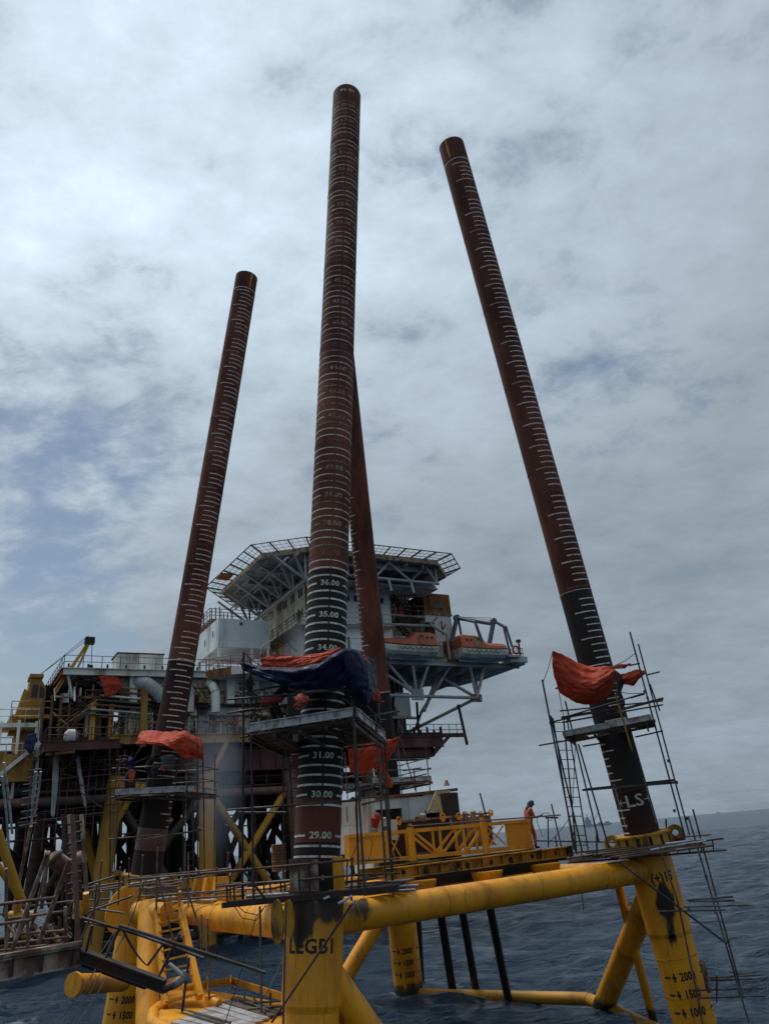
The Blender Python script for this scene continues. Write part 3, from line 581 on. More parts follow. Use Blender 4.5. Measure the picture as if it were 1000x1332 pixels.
# ------------------------------------------------------------------ yellow lattice frame
tl, tr = pix(455, 1126.5, 27.3), pix(694, 1103.5, 28.7); H1 = 1.02; td = (tr - tl).normalized(); tn = EZ.cross(td).normalized(); TL = (tr - tl).length
tf = thing('lattice_frame', 'yellow box frame with diagonal bracing and solid end panels on top of the skid beam', 'steel frame', tl)
def tp(u, h, v=0): return tl + td * u * TL + EZ * h + tn * v
for v in (0.0, 1.1):
    obj('chord', MB().beam(tp(0, .06, v), tp(1, .06, v), 0.12, 0.12), yel, tf); obj('chord', MB().beam(tp(0, H1 - .06, v), tp(1, H1 - .06, v), 0.12, 0.12), yel, tf)
    for u in (0.20, 0.34, 0.49, 0.62, 0.735): bar('post', tp(u, .12, v), tp(u, H1 - .12, v), 0.10, 0.10, yel, tf)
    for (u0, h0, u1, h1) in ((.365, .86, .655, .14), (.70, .14, .93, .86),):
        pass
    for (a_, b_, c_, d_) in ((.355, H1 - .13, .48, .13), (.50, .13, .61, H1 - .13), (.63, .13, .73, H1 - .13)):
        obj('diagonal', MB().beam(tp(a_, b_, v - .002), tp(c_, d_, v - .002), 0.09, 0.09, tuple(tn)), yel, tf)
    for (a_, b_, c_, d_) in ((.21, .14, .27, .86), (.27, .14, .21, .86), (.755, .2, .845, .86), (.845, .2, .755, .86)):
        obj('cross_brace', MB().beam(tp(a_, b_, v), tp(c_, d_, v), 0.04, 0.04, tuple(tn)), yel, tf)
for u in (0.33, 0.73):
    obj('pipe_post', MB().tube(tp(u, -0.04, -.1), tp(u, H1 + 0.06, -.1), 0.13, n=20), yel, tf)
    c = tp(u, H1 + .06, -.1); obj('padeye', MB().prism([c + td * 0.12 * math.cos(math.pi * i / 8) + EZ * 0.14 * math.sin(math.pi * i / 8) for i in range(9)], tn * 0.05), yel_old, tf)
obj('end_panel', MB().box(tp(0, .0, -.01), td * TL * .19, tn * .04, EZ * H1), yel, tf); obj('end_panel', MB().box(tp(.855, .0, -.01), td * TL * .145, tn * .04, EZ * H1), yel, tf)
obj('end_panel', MB().box(tp(0, .0, .04), td * .04, tn * 1.1, EZ * H1), yel, tf); obj('end_panel', MB().box(tp(1, .0, .04), td * -.04, tn * 1.1, EZ * H1), yel, tf)
for p_, q_ in (((.02, .12), (.02, .85)), ((.13, .12), (.13, .85)), ((.02, .85), (.13, .85)), ((.02, .12), (.13, .12))):
    bar('panel_rib', tp(p_[0], p_[1], -.025), tp(q_[0], q_[1], -.025), .03, .03, yel, tf)
for u in (0.1, .3, .5, .7, .9):
    bar('cross_member', tp(u, H1 - .06, .06), tp(u, H1 - .06, 1.04), .08, .08, yel, tf)
# handrail tube lying along the top of the frame
pole_rail = thing('guard_rail', 'steel tube guard rail running along the top of the yellow frame to the welder', 'railing', tp(0.3, H1, -.2))
pipe('rail', tp(.32, H1 + .10, -.22), pix(729, 1060.5, 28.3), .025, scaf, pole_rail)
for (x0, y0, x1, y1) in ((717, 1046, 730, 1102), (712.5, 1064, 713, 1102), (722, 1088, 724, 1102)): pipe('rail_post', pix(x1, y1, 28.6), pix(x0, y0, 28.6), .026, scafd, pole_rail)
pipe('rail', pix(694, 1094, 28.5), pix(800, 1096, 28.2), .025, scafd, pole_rail); pipe('rail', pix(709, 1064, 28.5), pix(726, 1064, 28.5), .03, scafd, pole_rail)
pipe('rail_post', pix(632, 1062, 28.6), pix(624, 1032, 28.6), .03, scafd, pole_rail)

# ------------------------------------------------------------------ power pack behind the frame
pk = thing('power_pack', 'dark rusty machinery skid with yellow lifting lugs behind the lattice frame', 'machinery', pix(570, 1085, 30.2))
pl0, pl1 = pix(497, 1092, 29.6), pix(640, 1078, 30.6); pd = (pl1 - pl0).normalized(); pn = EZ.cross(pd); PLn = (pl1 - pl0).length
obj('housing', MB().box(pl0 - EZ * .6, pd * PLn * .62, pn * 1.5, EZ * 1.12), dsteel, pk); obj('housing', MB().box(pl0 + pd * PLn * .64 - EZ * .6, pd * PLn * .36, pn * 1.5, EZ * 1.10), rusty, pk)
for u in (.06, .2, .33, .47, .6, .74, .9): obj('rib', MB().box(pl0 + pd * PLn * u - EZ * .6 - pn * .04, pd * .07, pn * .04, EZ * 1.06), dsteel, pk)
obj('top_rail', MB().beam(pl0 + EZ * .56, pl1 + EZ * .58, 0.14, 0.08), rusty, pk)
for x, y, h in ((519, 1068, .34), (576, 1063, .36), (597, 1062, .28), (638, 1058, .26)):
    c = pix(x, y, 29.9); n = 16
    ring = [c + pd * .11 * math.cos(2 * math.pi * i / n) + EZ * (h * .5 * math.sin(2 * math.pi * i / n)) for i in range(n)]; hole = [c + EZ * .05 + (pd * math.cos(2 * math.pi * i / n) + EZ * math.sin(2 * math.pi * i / n)) * .045 for i in range(n)]
    vs = []; fs = []
    for i in range(n): vs += [ring[i], hole[i], ring[i] + pn * .05, hole[i] + pn * .05]
    for i in range(n):
        j = (i + 1) % n; fs += [(4 * i, 4 * j, 4 * j + 1, 4 * i + 1), (4 * i + 2, 4 * i + 3, 4 * j + 3, 4 * j + 2), (4 * i, 4 * i + 2, 4 * j + 2, 4 * j), (4 * i + 1, 4 * j + 1, 4 * j + 3, 4 * i + 3)]
    obj('lifting_lug', MB().add(vs, fs), yel, pk)
for x, y in ((550, 1062), (605, 1060), (615, 1058), (626, 1060)): obj('valve_block', MB().tube(pix(x, y + 6, 30.2), pix(x, y - 3, 30.2), .12, n=10), rusty, pk)

# ------------------------------------------------------------------ white cabin with rusty roof
cbn = thing('cabin', 'shabby white work cabin with rusty pitched roof behind the lattice frame', 'cabin', pix(530, 1085, 32))
c0, c1 = pix(480, 1040, 31.5), pix(592, 1029.5, 32.8); c0.z = c1.z = 8.35; cdv = (c1 - c0).normalized(); cn = EZ.cross(cdv).normalized(); CL = (c1 - c0).length; cb = 5.6
def cp(u, v, e): return c0 + cdv * u * CL + cn * v + EZ * (e - c0.z)
for (u0, u1, e0, e1) in ((0, .06, cb, 8.35), (.06, .36, 7.95, 8.35), (.36, .62, cb, 8.35), (.62, 1.0, 7.75, 8.42)): obj('wall_panel', MB().box(cp(u0, 0, e0), cdv * (u1 - u0) * CL, cn * .05, EZ * (e1 - e0)), white, cbn)
obj('wall_panel', MB().box(cp(.62, .55, cb), cdv * .2 * CL, cn * .05, EZ * 2.1), dsteel, cbn)
obj('wall', MB().box(cp(0, .05, cb), cdv * .05, cn * 2.6, EZ * 2.75), offw, cbn); obj('wall', MB().box(cp(1, .05, cb), cdv * -.05, cn * 2.6, EZ * 2.75), dsteel, cbn); obj('wall', MB().box(cp(0, 2.6, cb), cdv * CL, cn * .05, EZ * 2.75), offw, cbn)
obj('floor_plate', MB().box(cp(0, 0, cb - .1), cdv * CL, cn * 2.7, EZ * .1), dsteel, cbn)
obj('door_frame', MB().box(cp(.615, -.02, cb), cdv * .05, cn * .05, EZ * 2.2), greyst, cbn); obj('door_frame', MB().box(cp(.35, -.02, cb), cdv * .04, cn * .05, EZ * 2.3), greyst, cbn)
obj('roof', MB().prism([cp(-.02, -.06, 8.38), cp(1.02, -.06, 8.50), cp(1.02, 2.7, 8.50), cp(-.02, 2.7, 8.38)], (0, 0, .05)), orust, cbn)
obj('roof_edge', MB().beam(cp(-.02, -.085, 8.38), cp(1.02, -.085, 8.52), .04, .12), orust, cbn); obj('roof_cap', MB().tube(cp(.94, .3, 8.72), cp(.94, .3, 8.95), .14, .05, n=10), rusty, cbn)
obj('window_hatch', MB().box(cp(.50, -.015, 7.35), cdv * .30, cn * .02, EZ * .22), orust, cbn)
sg = MB()
for i, (body, e, du) in enumerate((('To Eqpt Yang', 6.98, .475), ('Owg Kamil Ts', 6.70, .475))):
    vs, fs = textmesh(body, .15); sg.add([cp(du, -.008, e) + cdv * x + EZ * y for x, y, z in vs], fs)
obj('sign_lettering', sg, textb, cbn)
obj('seam', MB().box(cp(.43, -.006, cb), cdv * .012, cn * .01, EZ * 2.7), dsteel, cbn)
bx('leaning_hatch_cover', pix(555.5, 1058, 31.2), pix(575, 1057, 31.5) - pix(555.5, 1058, 31.2), cn * .06, pix(567, 1029, 31.9) - pix(555.5, 1058, 31.2), sandp, None)
tag(bpy.data.objects['leaning_hatch_cover'], 'sandy rust flecked hatch cover propped at a slant against the white cabin', 'hatch cover')
bx('dark_locker', pix(577, 1068, 31.4), pix(599, 1066, 31.8) - pix(577, 1068, 31.4), cn * 1.0, EZ * 1.05, dsteel, None)
tag(bpy.data.objects['dark_locker'], 'black steel locker at the right end of the white cabin', 'locker')
cab = thing('white_cabinet', 'off white steel cabinet with door handles to the left of the cabin', 'cabinet', pix(463, 1110, 29.5))
k0, k1 = pix(444, 1112, 29.6), pix(481, 1108, 29.2); kd = k1 - k0; kn = EZ.cross(kd).normalized()
obj('body', MB().box(k0, kd, kn * .8, EZ * 1.95), offw, cab); obj('lower_panel', MB().box(k0 - kn * .03 - kd * .05, kd * .4, kn * .03, EZ * .95), white, cab)
for t in (.3, .62): obj('handle', MB().path([k0 + kd * t - kn * .01 + EZ * 1.15, k0 + kd * t - kn * .08 + EZ * 1.2, k0 + kd * t - kn * .08 + EZ * 1.65, k0 + kd * t - kn * .01 + EZ * 1.7], .018, 6), scaf, cab)
obj('door', MB().box(k0 + kd * .08 - kn * .02 + EZ * 1.0, kd * .84, kn * .018, EZ * .9), offw, cab)
o = obj('jerry_can', MB().box(pix(492, 1093, 28.9), RV * .75, Vector((0, .3, 0)), EZ * .72).tube(pix(500, 1068, 28.9), pix(500, 1064, 28.9), .05), offw); tag(o, 'cream jerry can shaped box standing in front of the cabin doorway', 'box')
o = obj('red_helmet_bag', MB().tube(pix(487, 1076, 28.9), pix(489, 1063, 28.9), .12, .2, n=12).tube(pix(489, 1063, 28.9), pix(494, 1061, 28.9), .2, .08, n=12), redp); tag(o, 'red bundle hanging beside the dark cabin doorway', 'bundle')
drum = thing('oil_drum', 'rusty orange ribbed drum standing left of the tallest pile', 'drum', pix(363, 1132, 22.2))
d0 = pix(363, 1134, 22.2); obj('barrel', MB().tube(d0, d0 + EZ * .72, .20, n=20), orust, drum)
for h in (.02, .26, .5, .71): obj('hoop', MB().path([d0 + EZ * h + Vector((math.cos(i * math.pi / 8), math.sin(i * math.pi / 8), 0)) * .205 for i in range(16)], .014, 6, True), rusty, drum)

# ------------------------------------------------------------------ scaffolds
def coupler(p, par, m=galv): pipe('coupler', Vector(p) - EZ * .05, Vector(p) + EZ * .05, .045, m, par, 6)
def toe(name, p, q, h, par, n=6):                               # lattice toe board: plate with ribs
    p, q = Vector(p), Vector(q); d = (q - p).normalized(); nn = EZ.cross(d).normalized()
    obj(name, MB().beam(p + EZ * h / 2, q + EZ * h / 2, .03, h), galv, par)
    for e in (.02, h - .02): bar('toe_board_rib', p + EZ * e - nn * .03, q + EZ * e - nn * .03, .04, .03, galv, par)
    for i in range(n + 1): c = lerp(p, q, i / n); bar('toe_board_rib', c - nn * .03 + EZ * .035, c - nn * .03 + EZ * (h - .035), .04, .03, galv, par)
def ladder(par, p, q, side, w, n, m):
    p, q, sd_ = Vector(p), Vector(q), Vector(side).normalized() * w
    lad = obj('ladder', MB().tube(p, q, .024, n=8).tube(p + sd_, q + sd_, .024, n=8), m, par)
    for i in range(n): c = lerp(p, q, (i + .5) / n); pipe('rung', c, c + sd_, .014, m, lad, 6)
def tower(key, label, fr, sd_, wf, ws, e_floor, e_low, e_top, cen, mt, toe_n=6, floor=True):
    """four standards, two rails, boarded floor and toe boards round a pile; cen = centre of the floor"""
    c = Vector(cen); fr = Vector(fr).normalized(); sd_ = Vector(sd_).normalized()
    t = thing('scaffold_tower', label, 'scaffold', (c.x, c.y, e_low), 'tube scaffolds round the piles')
    def q(i, j, e): return Vector((c.x, c.y, e)) + fr * wf / 2 * i + sd_ * ws / 2 * j
    for i in (-1, 1):
        for j in (-1, 1): pipe('standard', q(i, j, e_low), q(i, j, e_top + rnd.uniform(-.3, .2)), .027, mt, t)
    for e in (e_floor - .08, e_floor + .55, e_floor + 1.05):
        for j in (-1, 1): pipe('ledger', q(-1.22, j * 1.02, e + .02), q(1.12, j * 1.02, e), .026, mt, t)
        for i in (-1, 1): pipe('ledger', q(i * 1.02, -1.15, e + .03), q(i * 1.02, 1.15, e + .01), .026, mt, t)
        for i in (-1, 1):
            for j in (-1, 1): coupler(q(i, j, e), t)
    if floor:
        n = int(ws / .24)
        for k in range(n):
            j = -1 + 2 * (k + .5) / n
            if abs(j * ws / 2) < PR + .12:
                g = (PR + .18) / (wf / 2)
                bar('floor_board', q(-1.05, j, e_floor - rnd.uniform(0, .012)), q(-g, j, e_floor), .22, .045, plank, t); bar('floor_board', q(g, j, e_floor), q(1.05, j, e_floor - rnd.uniform(0, .012)), .22, .045, plank, t)
            else: bar('floor_board', q(-1.05, j, e_floor - rnd.uniform(0, .012)), q(1.05, j, e_floor), .22, .045, plank, t)
        toe('toe_board', q(-1.02, -1.08, e_floor), q(1.02, -1.08, e_floor), .23, t, toe_n); toe('toe_board', q(1.06, -1.02, e_floor), q(1.06, 1.02, e_floor), .23, t, 4)
        toe('toe_board', q(-1.02, 1.08, e_floor), q(1.02, 1.08, e_floor), .23, t, 4)
        for k in range(5): bar('bearer', q(-1 + k * .5, -1.08, e_floor - .16), q(-1 + k * .5, 1.08, e_floor - .16), .06, .08, scafd, t)
    return t, q
# tower A : front edge faces a little to the left, floor 2.6 m above the leg top
fr = Vector((math.sin(R(110)), math.cos(R(110)), 0)); sdv = Vector((math.sin(R(20)), math.cos(R(20)), 0))
fl, f2, f3 = pix(317, 955, 19.4), pix(461, 933, 18.5), pix(503, 968, 21.6)
cenA = (fl + f3) / 2; EFA = 9.42
tA_, qA = tower('A', 'scaffold tower round the tallest pile with grey toe boards and blue tarpaulin above', f2 - fl, f3 - f2, 2.85, 3.0, EFA, 5.5, 11.6, cenA, scafd)
pipe('ledger', pix(296, 910, 19.3), pix(455, 897, 18.6), .026, scafd, tA_); pipe('ledger', pix(296, 928, 19.4), pix(332, 922, 19.2), .026, scafd, tA_)
pipe('ledger', pix(295, 1054, 19.2), pix(470, 1041, 18.8), .026, scafd, tA_); pipe('ledger', pix(310, 1057, 20.6), pix(372, 1057, 20.6), .024, scaf, tA_)
for (x0, y0, x1, y1, z0, z1) in ((460, 930, 467, 1162, 18.6, 19.0), (488, 930, 503, 1160, 20.3, 19.6), (500, 962, 512, 1160, 20.0, 20.0), (492, 900, 492, 1000, 21.5, 21.5)):
    pipe('standard', pix(x1, y1, z1), pix(x0, y0, z0), .026, scaf, tA_)
ladder(tA_, pix(381, 1050, 22.0), pix(374, 975, 21.8), RV, .36, 9, scafd)
for (x0, y0, x1, y1, z) in ((440, 925, 500, 965, 20), (445, 908, 500, 950, 20.2), (463, 935, 505, 972, 19.5), (470, 1047, 500, 1040, 19.3), (455, 1040, 500, 1036, 19.4), (466, 1120, 520, 1117, 19.4), (446, 1140, 520, 1136, 19.3), (466, 1150, 530, 1146, 19.5), (520, 925, 480, 932, 21)):
    pipe('ledger', pix(x0, y0, z), pix(x1, y1, z), .024, scaf, tA_)
for (x, y, z) in ((497, 1010, 19.4), (499, 1030, 19.4), (501, 1078, 19.5), (467, 1150, 18.9), (459, 1040, 18.8)): coupler(pix(x, y, z), tA_, scaf)

def ring(label, fr0, fr1, depth_dir, wd, e, mt, posts=8, hgt=.9):
    """low working platform round a leg: boards, edge tubes, guard rails"""
    p, q = Vector(fr0), Vector(fr1); n = Vector(depth_dir).normalized()
    t = thing('working_platform', label, 'scaffold', (p + q) / 2, 'low boarded platforms round the leg tops')
    for k in range(int(wd / .25)):
        v = n * (.12 + k * .25); j = rnd.uniform(-.06, .06)
        bar('platform_board', lerp(p, q, 0 + j * .3) + v, lerp(p, q, 1 + j) + v + EZ * rnd.uniform(-.01, .01), .22, .04, plank, t)
    return t
# low platform A
pa, qa = pix(290, 1178, 19.4), pix(472, 1160.5, 18.9)
dA = (qa - pa).normalized(); nA = EZ.cross(dA).normalized()
rA = thing('working_platform', 'low scaffold platform under the tallest pile with two long guard rails', 'scaffold', (pa + qa) / 2, 'low boarded platforms round the leg tops')
for k in range(3):
    v = nA * (.03 + k * .25) + EZ * .06; bar('platform_board', pa + v + dA * .7 * (k + .5) * .4, qa + v + dA * (.6 + .12 * k), .22, .045, plank, rA)
for k in range(6): bar('platform_board', pa + nA * (1.9 + k * .25) + dA * .2 + EZ * .05, qa + nA * (1.9 + k * .25) + dA * .8 + EZ * .05, .22, .045, plank, rA)
bar('edge_beam', pa - nA * .05, qa - nA * .05 + dA * .9, .09, .13, dsteel, rA)
pipe('edge_tube', pa + EZ * .15 + dA * .6, pix(545, 1152, 19.4), .035, galv, rA); pipe('edge_tube', pa + EZ * .12 + dA * .5 + nA * .3, pix(540, 1158, 19.8), .03, galv, rA)
pipe('guard_rail', pix(258, 1137, 19.6), pix(457, 1119, 18.7), .026, rustpipe, rA); pipe('guard_rail', pix(282, 1153.5, 19.4), pix(472, 1138, 18.7), .026, scaf, rA)
pipe('guard_rail', pix(168, 1144, 22), pix(330, 1132, 19.3), .026, rustpipe, rA); pipe('guard_rail', pix(293, 1158, 20), pix(330, 1150, 19.8), .02, scaf, rA)
for x in (296, 305, 317, 331, 344, 352, 366):
    pipe('baluster', pix(x, 1176 - (x - 296) * .09, 19.5), pix(x - 1, 1150 - (x - 296) * .09, 19.5), .022, scafd, rA)
pipe('diagonal', pix(347, 1172, 19.2), pix(318, 1135, 19.3), .03, dsteel, rA)
pipe('diagonal', pix(440, 1176, 18.3), pix(458, 1166, 18.4), .03, galv, rA); pipe('loose_tube', pix(421, 1170, 18.4), pix(428, 1167, 18.5), .03, galv, rA)
pipe('hanger', pix(338, 1180, 19.0), pix(340, 1318, 17.2), .028, scafd, rA); pipe('hanger', pix(458, 1116, 18.7), pix(457, 1172, 18.5), .028, scafd, rA)
pipe('long_diagonal', pix(458, 1176, 18.2), pix(353, 1331, 17.0), .026, dsteel, rA)
pipe('hanger', pix(372, 1175, 18.2), pix(368, 1340, 16.6), .024, dsteel, rA)
pipe('standard', pix(315, 1172, 19.5), pix(317, 848, 19.5), .028, scafd, rA); pipe('standard', pix(370, 1165, 22), pix(368, 975, 21.4), .022, scafd, rA)
# tower B
flB, frB, bkB = pix(733, 959, 26.3), pix(846, 937, 25.6), pix(866, 950, 27.6)
fB = (frB - flB); fB.z = 0; fB.normalize(); sB = EZ.cross(fB).normalized()
tBb = thing('scaffold_tower', 'leaning scaffold tower round the right hand pile with a long ladder on its left', 'scaffold', pixe(800, 1110, 5.9), 'tube scaffolds round the piles')
toe('toe_board', flB, frB, .20, tBb, 9); toe('toe_board', frB + sB * .05, frB + sB * 2.2, .2, tBb, 5)
for k in range(9):
    v = sB * (.12 + k * .24)
    if 3 <= k <= 6:
        bar('floor_board', flB + v, flB + v + fB * .75, .22, .045, plank, tBb); bar('floor_board', frB + v - fB * .85, frB + v + fB * .1, .22, .045, plank, tBb)
    else: bar('floor_board', flB + v, frB + v + fB * .15, .22, .045, plank, tBb)
for k in range(4): bar('bearer', lerp(flB, frB, .05 + k * .3) - EZ * .09, lerp(flB, frB, .05 + k * .3) + sB * 2.3 - EZ * .09, .06, .08, scafd, tBb)
zb = 26.2
for (x0, y0, x1, y1, z, zt) in ((749, 1110, 705, 884, 25.2, 26), (757, 1108, 716, 931, 25.4, 26), (779, 1096, 735, 912, 27.2, 28.2), (792, 1104, 752, 968, 26.2, 27), (891, 1090, 819, 822, 25.6, 27.4), (897, 1088, 830, 838, 27.2, 29.2), (867, 1096, 866, 1066, 27, 27), (776, 1112, 776, 1080, 25.4, 25.4), (750, 1112, 733, 938, 27.4, 28.2)):
    pipe('standard', pix(x0, y0, z), pix(x1, y1, zt), .03, scafd, tBb)
for (x0, y0, x1, y1, z) in ((701, 970, 740, 963, 26), (714, 940, 742, 934, 26.3), (731, 940, 862, 917, 26.0), (728, 925, 862, 912, 28.3), (738, 932, 838, 902, 25.9), (820, 908, 838, 903, 26), (758, 971, 782, 967, 27), (826, 959, 862, 951, 27), (722, 896, 728, 894, 26), (842, 878, 858, 874, 27.4), (818, 866, 832, 863, 27)):
    pipe('ledger', pix(x0, y0, z), pix(x1, y1, z), .027, scafd, tBb)
for (x0, y0, x1, y1, z, w) in ((758, 1028, 880, 1018, 26.2, .22), (764, 1027, 876, 1015, 27.8, .22), (730, 934, 800, 922, 26.1, .2), (790, 928, 862, 909, 26.2, .2)): bar('platform_board', pix(x0, y0, z), pix(x1, y1, z), w, .07, scafd, tBb)
ladder(tBb, pix(746, 1106, 25.7), pix(719, 934, 26.4), RV, .48, 14, scafd)
pipe('brace', pix(822, 977, 25.2), pix(800, 902, 25.4), .03, yel_old, tBb); pipe('brace', pix(845, 890, 26.8), pix(858, 925, 27), .026, scafd, tBb)
for (x, y, z) in ((745, 1085, 25.2), (880, 1018, 25.8), (877, 1055, 25.8), (842, 908, 26.5), (838, 900, 26.4), (738, 936, 26.2), (869, 990, 27), (893, 1065, 25.8), (716, 941, 26)): coupler(pix(x, y, z), tBb, scafd)
# low platform B and the hanging frame outside the leg
rB = thing('working_platform', 'low rickety scaffold platform round the right hand leg top with tube edges', 'scaffold', pix(850, 1106, 24.3), 'low boarded platforms round the leg tops')
for (x0, y0, z0, x1, y1, z1, r_) in ((738, 1117, 26.4, 941, 1091, 24.6, .03), (738, 1123, 26.4, 945, 1106, 24.6, .03), (880, 1090, 26.2, 924, 1086, 26.4, .025), (745, 1110, 27.5, 900, 1096, 27, .026), (855, 1110, 24.4, 928, 1100, 24.4, .03)):
    pipe('edge_tube', pix(x0, y0, z0), pix(x1, y1, z1), r_, rustpipe, rB)
for i in range(13):
    t = i / 12; x = 742 + t * 186; pipe('baluster', pix(x, 1123.4 - t * 15, lerp((26.4, 0, 0), (24.7, 0, 0), t).x), pix(x - 1.5, 1111 - t * 17.5, lerp((26.4, 0, 0), (24.7, 0, 0), t).x), .022, rustpipe, rB, 6)
for i in range(6):
    z = 24.9 + i * .24; bar('platform_board', pix(806 - i * 11, 1117 - i * 1.6, z), pix(916 - i * 3, 1099 - i * 1.2, z), .22, .04, plank, rB)
    bar('platform_board', pix(742 - i, 1122 - i, z + 1.0), pix(800, 1114 - i, z + .4), .22, .04, plank, rB)
for (x0, y0, x1, y1, z) in ((870, 1103, 918, 1094, 24.6), (880, 1106, 922, 1101, 24.5), (866, 1098, 915, 1092, 24.8), (846, 1106, 905, 1096, 24.4)): pipe('loose_tube', pix(x0, y0, z), pix(x1, y1, z), .03, galv, rB)
hg = thing('hanging_scaffold', 'long scaffold tubes hanging down outside the right hand leg towards the sea', 'scaffold', pix(930, 1200, 24))
for (x0, y0, x1, y1, z0, z1) in ((895, 1062, 974, 1331, 25, 23), (901, 1053, 967, 1300, 25.3, 23.4)): pipe('standard', pix(x1, y1, z1), pix(x0, y0, z0), .03, scaf, hg)
for (x0, y0, x1, y1) in ((893, 1171, 953, 1167), (896, 1173, 955, 1172), (889, 1180, 973, 1178), (855, 1186, 944, 1184), (919, 1273, 991, 1268), (920, 1276, 980, 1274), (900, 1289, 993, 1286), (906, 1299, 995, 1296), (932, 1270, 932, 1304)): pipe('ledger', pix(x0, y0, 23.9), pix(x1, y1, 23.9), .026, scaf, hg)
pipe('brace', pix(804, 1121, 24.6), pix(945, 1228, 23.7), .03, scafd, hg)
for (x, y) in ((918, 1140), (930, 1187), (931, 1172), (896, 1182), (962, 1292), (932, 1287), (944, 1226), (956, 1270)): coupler(pix(x, y, 23.9), hg, scaf)
pts = [pix(x, y, z) for x, y, z in ((857, 1098, 24.2), (866, 1130, 23.9), (879, 1165, 23.7), (885, 1190, 23.6), (891, 1218, 23.5), (898, 1255, 23.2), (906, 1290, 22.9), (914, 1335, 22.6))]
o = obj('mooring_pipe', MB().path(pts, .028, 8), scaf); tag(o, 'thin bent steel pipe strapped down the face of the right hand leg', 'pipe')
o = obj('fender_strip', MB().path([pix(x, y, 23.6) for x, y in ((912, 1252), (918, 1270), (922, 1290))], .09, 10), rusty); tag(o, 'short dark rusty rubbing strip on the edge of the right hand leg', 'fender')
# tower C
flC, frC, bkC = pix(150, 1034, 31.6), pix(246, 1029, 31.0), pix(268, 1034, 33)
tC_, qC = tower('C', 'scaffold tower round the left hand pile under the orange tarpaulin', frC - flC, EZ.cross(frC - flC), 3.0, 2.8, 9.3, 5.4, 11.0, (flC + frC) / 2 + EZ.cross(frC - flC).normalized() * 1.4, scaf)
ladder(tC_, pix(238, 1140, 30.5), pix(238, 1035, 31.2), RV, .42, 12, scafd)
for (x0, y0, x1, y1, z) in ((257, 1130, 257, 965, 31.4), (266, 1130, 264, 985, 32), (142, 1092, 210, 1086, 31), (175, 1094, 262, 1080, 31), (252, 1130, 250, 1030, 31.5), (143, 1160, 143, 960, 31.5)): pipe('standard', pix(x0, y0, z), pix(x1, y1, z), .028, scaf, tC_)
# low platform C: boards and many loose tubes
rC = thing('working_platform', 'cluttered low scaffold platform with loose tubes at the left hand leg', 'scaffold', pix(200, 1150, 29), 'low boarded platforms round the leg tops')
for (x0, y0, x1, y1, z, z1) in ((105, 1162, 270, 1140, 28, 25), (110, 1172, 300, 1158, 28, 25), (105, 1156, 160, 1148, 28, 28), (200, 1172, 330, 1164, 27, 23), (200, 1166, 320, 1160, 28, 24), (170, 1142, 300, 1130, 30, 26), (130, 1178, 180, 1160, 27, 28)):
    pipe('edge_tube', pix(x0, y0, z), pix(x1, y1, z1), .027, scaf, rC)
for x in (120, 142, 160, 190, 206, 222, 242, 258, 276): pipe('baluster', pix(x, 1172, 28), pix(x + 1, 1140, 28.3), .024, scaf, rC)
for k in range(6): bar('platform_board', pix(150, 1170 - k * 2.2, 28 + k * .5), pix(262, 1162 - k * 2.2, 27 + k * .5), .24, .045, plank, rC)
for (x0, y0, x1, y1, z) in ((207, 1144, 226, 1228, 24), (234, 1130, 275, 1255, 23), (205, 1102, 203, 1180, 25), (245, 1110, 245, 1180, 25), (270, 1195, 272, 1300, 22.5), (262, 1190, 262, 1240, 24), (282, 1250, 282, 1198, 26)): pipe('loose_tube', pix(x0, y0, z), pix(x1, y1, z - .5), .027, scaf, rC)
cq = random.Random(3)
for i in range(22):                                             # more tubes of the tangle between the left legs
    x = cq.uniform(108, 300); y = cq.uniform(1150, 1176); z = cq.uniform(24, 29)
    if i % 3: pipe('ledger_tube', pix(x, y, z), pix(x + cq.uniform(30, 80), y - cq.uniform(1, 12), z - cq.uniform(0, 2)), .025, cq.choice((scaf, rustpipe, galv)), rC)
    else: pipe('upright_tube', pix(x, 1178, z), pix(x + cq.uniform(-3, 6), cq.uniform(1100, 1145), z), .025, cq.choice((scaf, rustpipe)), rC)
for i in range(14):
    x = cq.uniform(285, 470); z = cq.uniform(19.6, 21.5); y = 1172 - (x - 285) * .08
    if i % 2: pipe('upright_tube', pix(x, y, z), pix(x + cq.uniform(-2, 3), y - cq.uniform(18, 42), z), .022, cq.choice((scaf, scafd, rustpipe)), rA)
    else: pipe('ledger_tube', pix(x, y - 10, z), pix(x + cq.uniform(30, 60), y - 12 - cq.uniform(2, 8), z), .022, cq.choice((scaf, rustpipe)), rA)
for (x, y, z) in ((258, 1137, 19.6), (330, 1131.5, 19.2), (395, 1126, 19), (344, 1148, 19.2), (420, 1142, 18.9), (458, 1119, 18.7), (206, 1142, 24), (245, 1142, 25)): coupler(pix(x, y, z), rA, scaf)
# tower D
tD_, qD = tower('D', 'scaffold tower round the rear pile with a red tarpaulin hung on its front', E1, E2, 3.2, 2.8, 9.35, 5.4, 11.2, AX['D'].at(9.4), scaf)
for (x0, y0, x1, y1, z) in ((522, 1024, 563, 1019, 36), (538, 1000, 541, 1030, 36), (524, 1003, 548, 999, 36), (520, 1015, 555, 1007, 37), (498, 1068, 495, 985, 35.5), (540, 1028, 520, 960, 37)): pipe('ledger', pix(x0, y0, z), pix(x1, y1, z), .03, scaf, tD_)

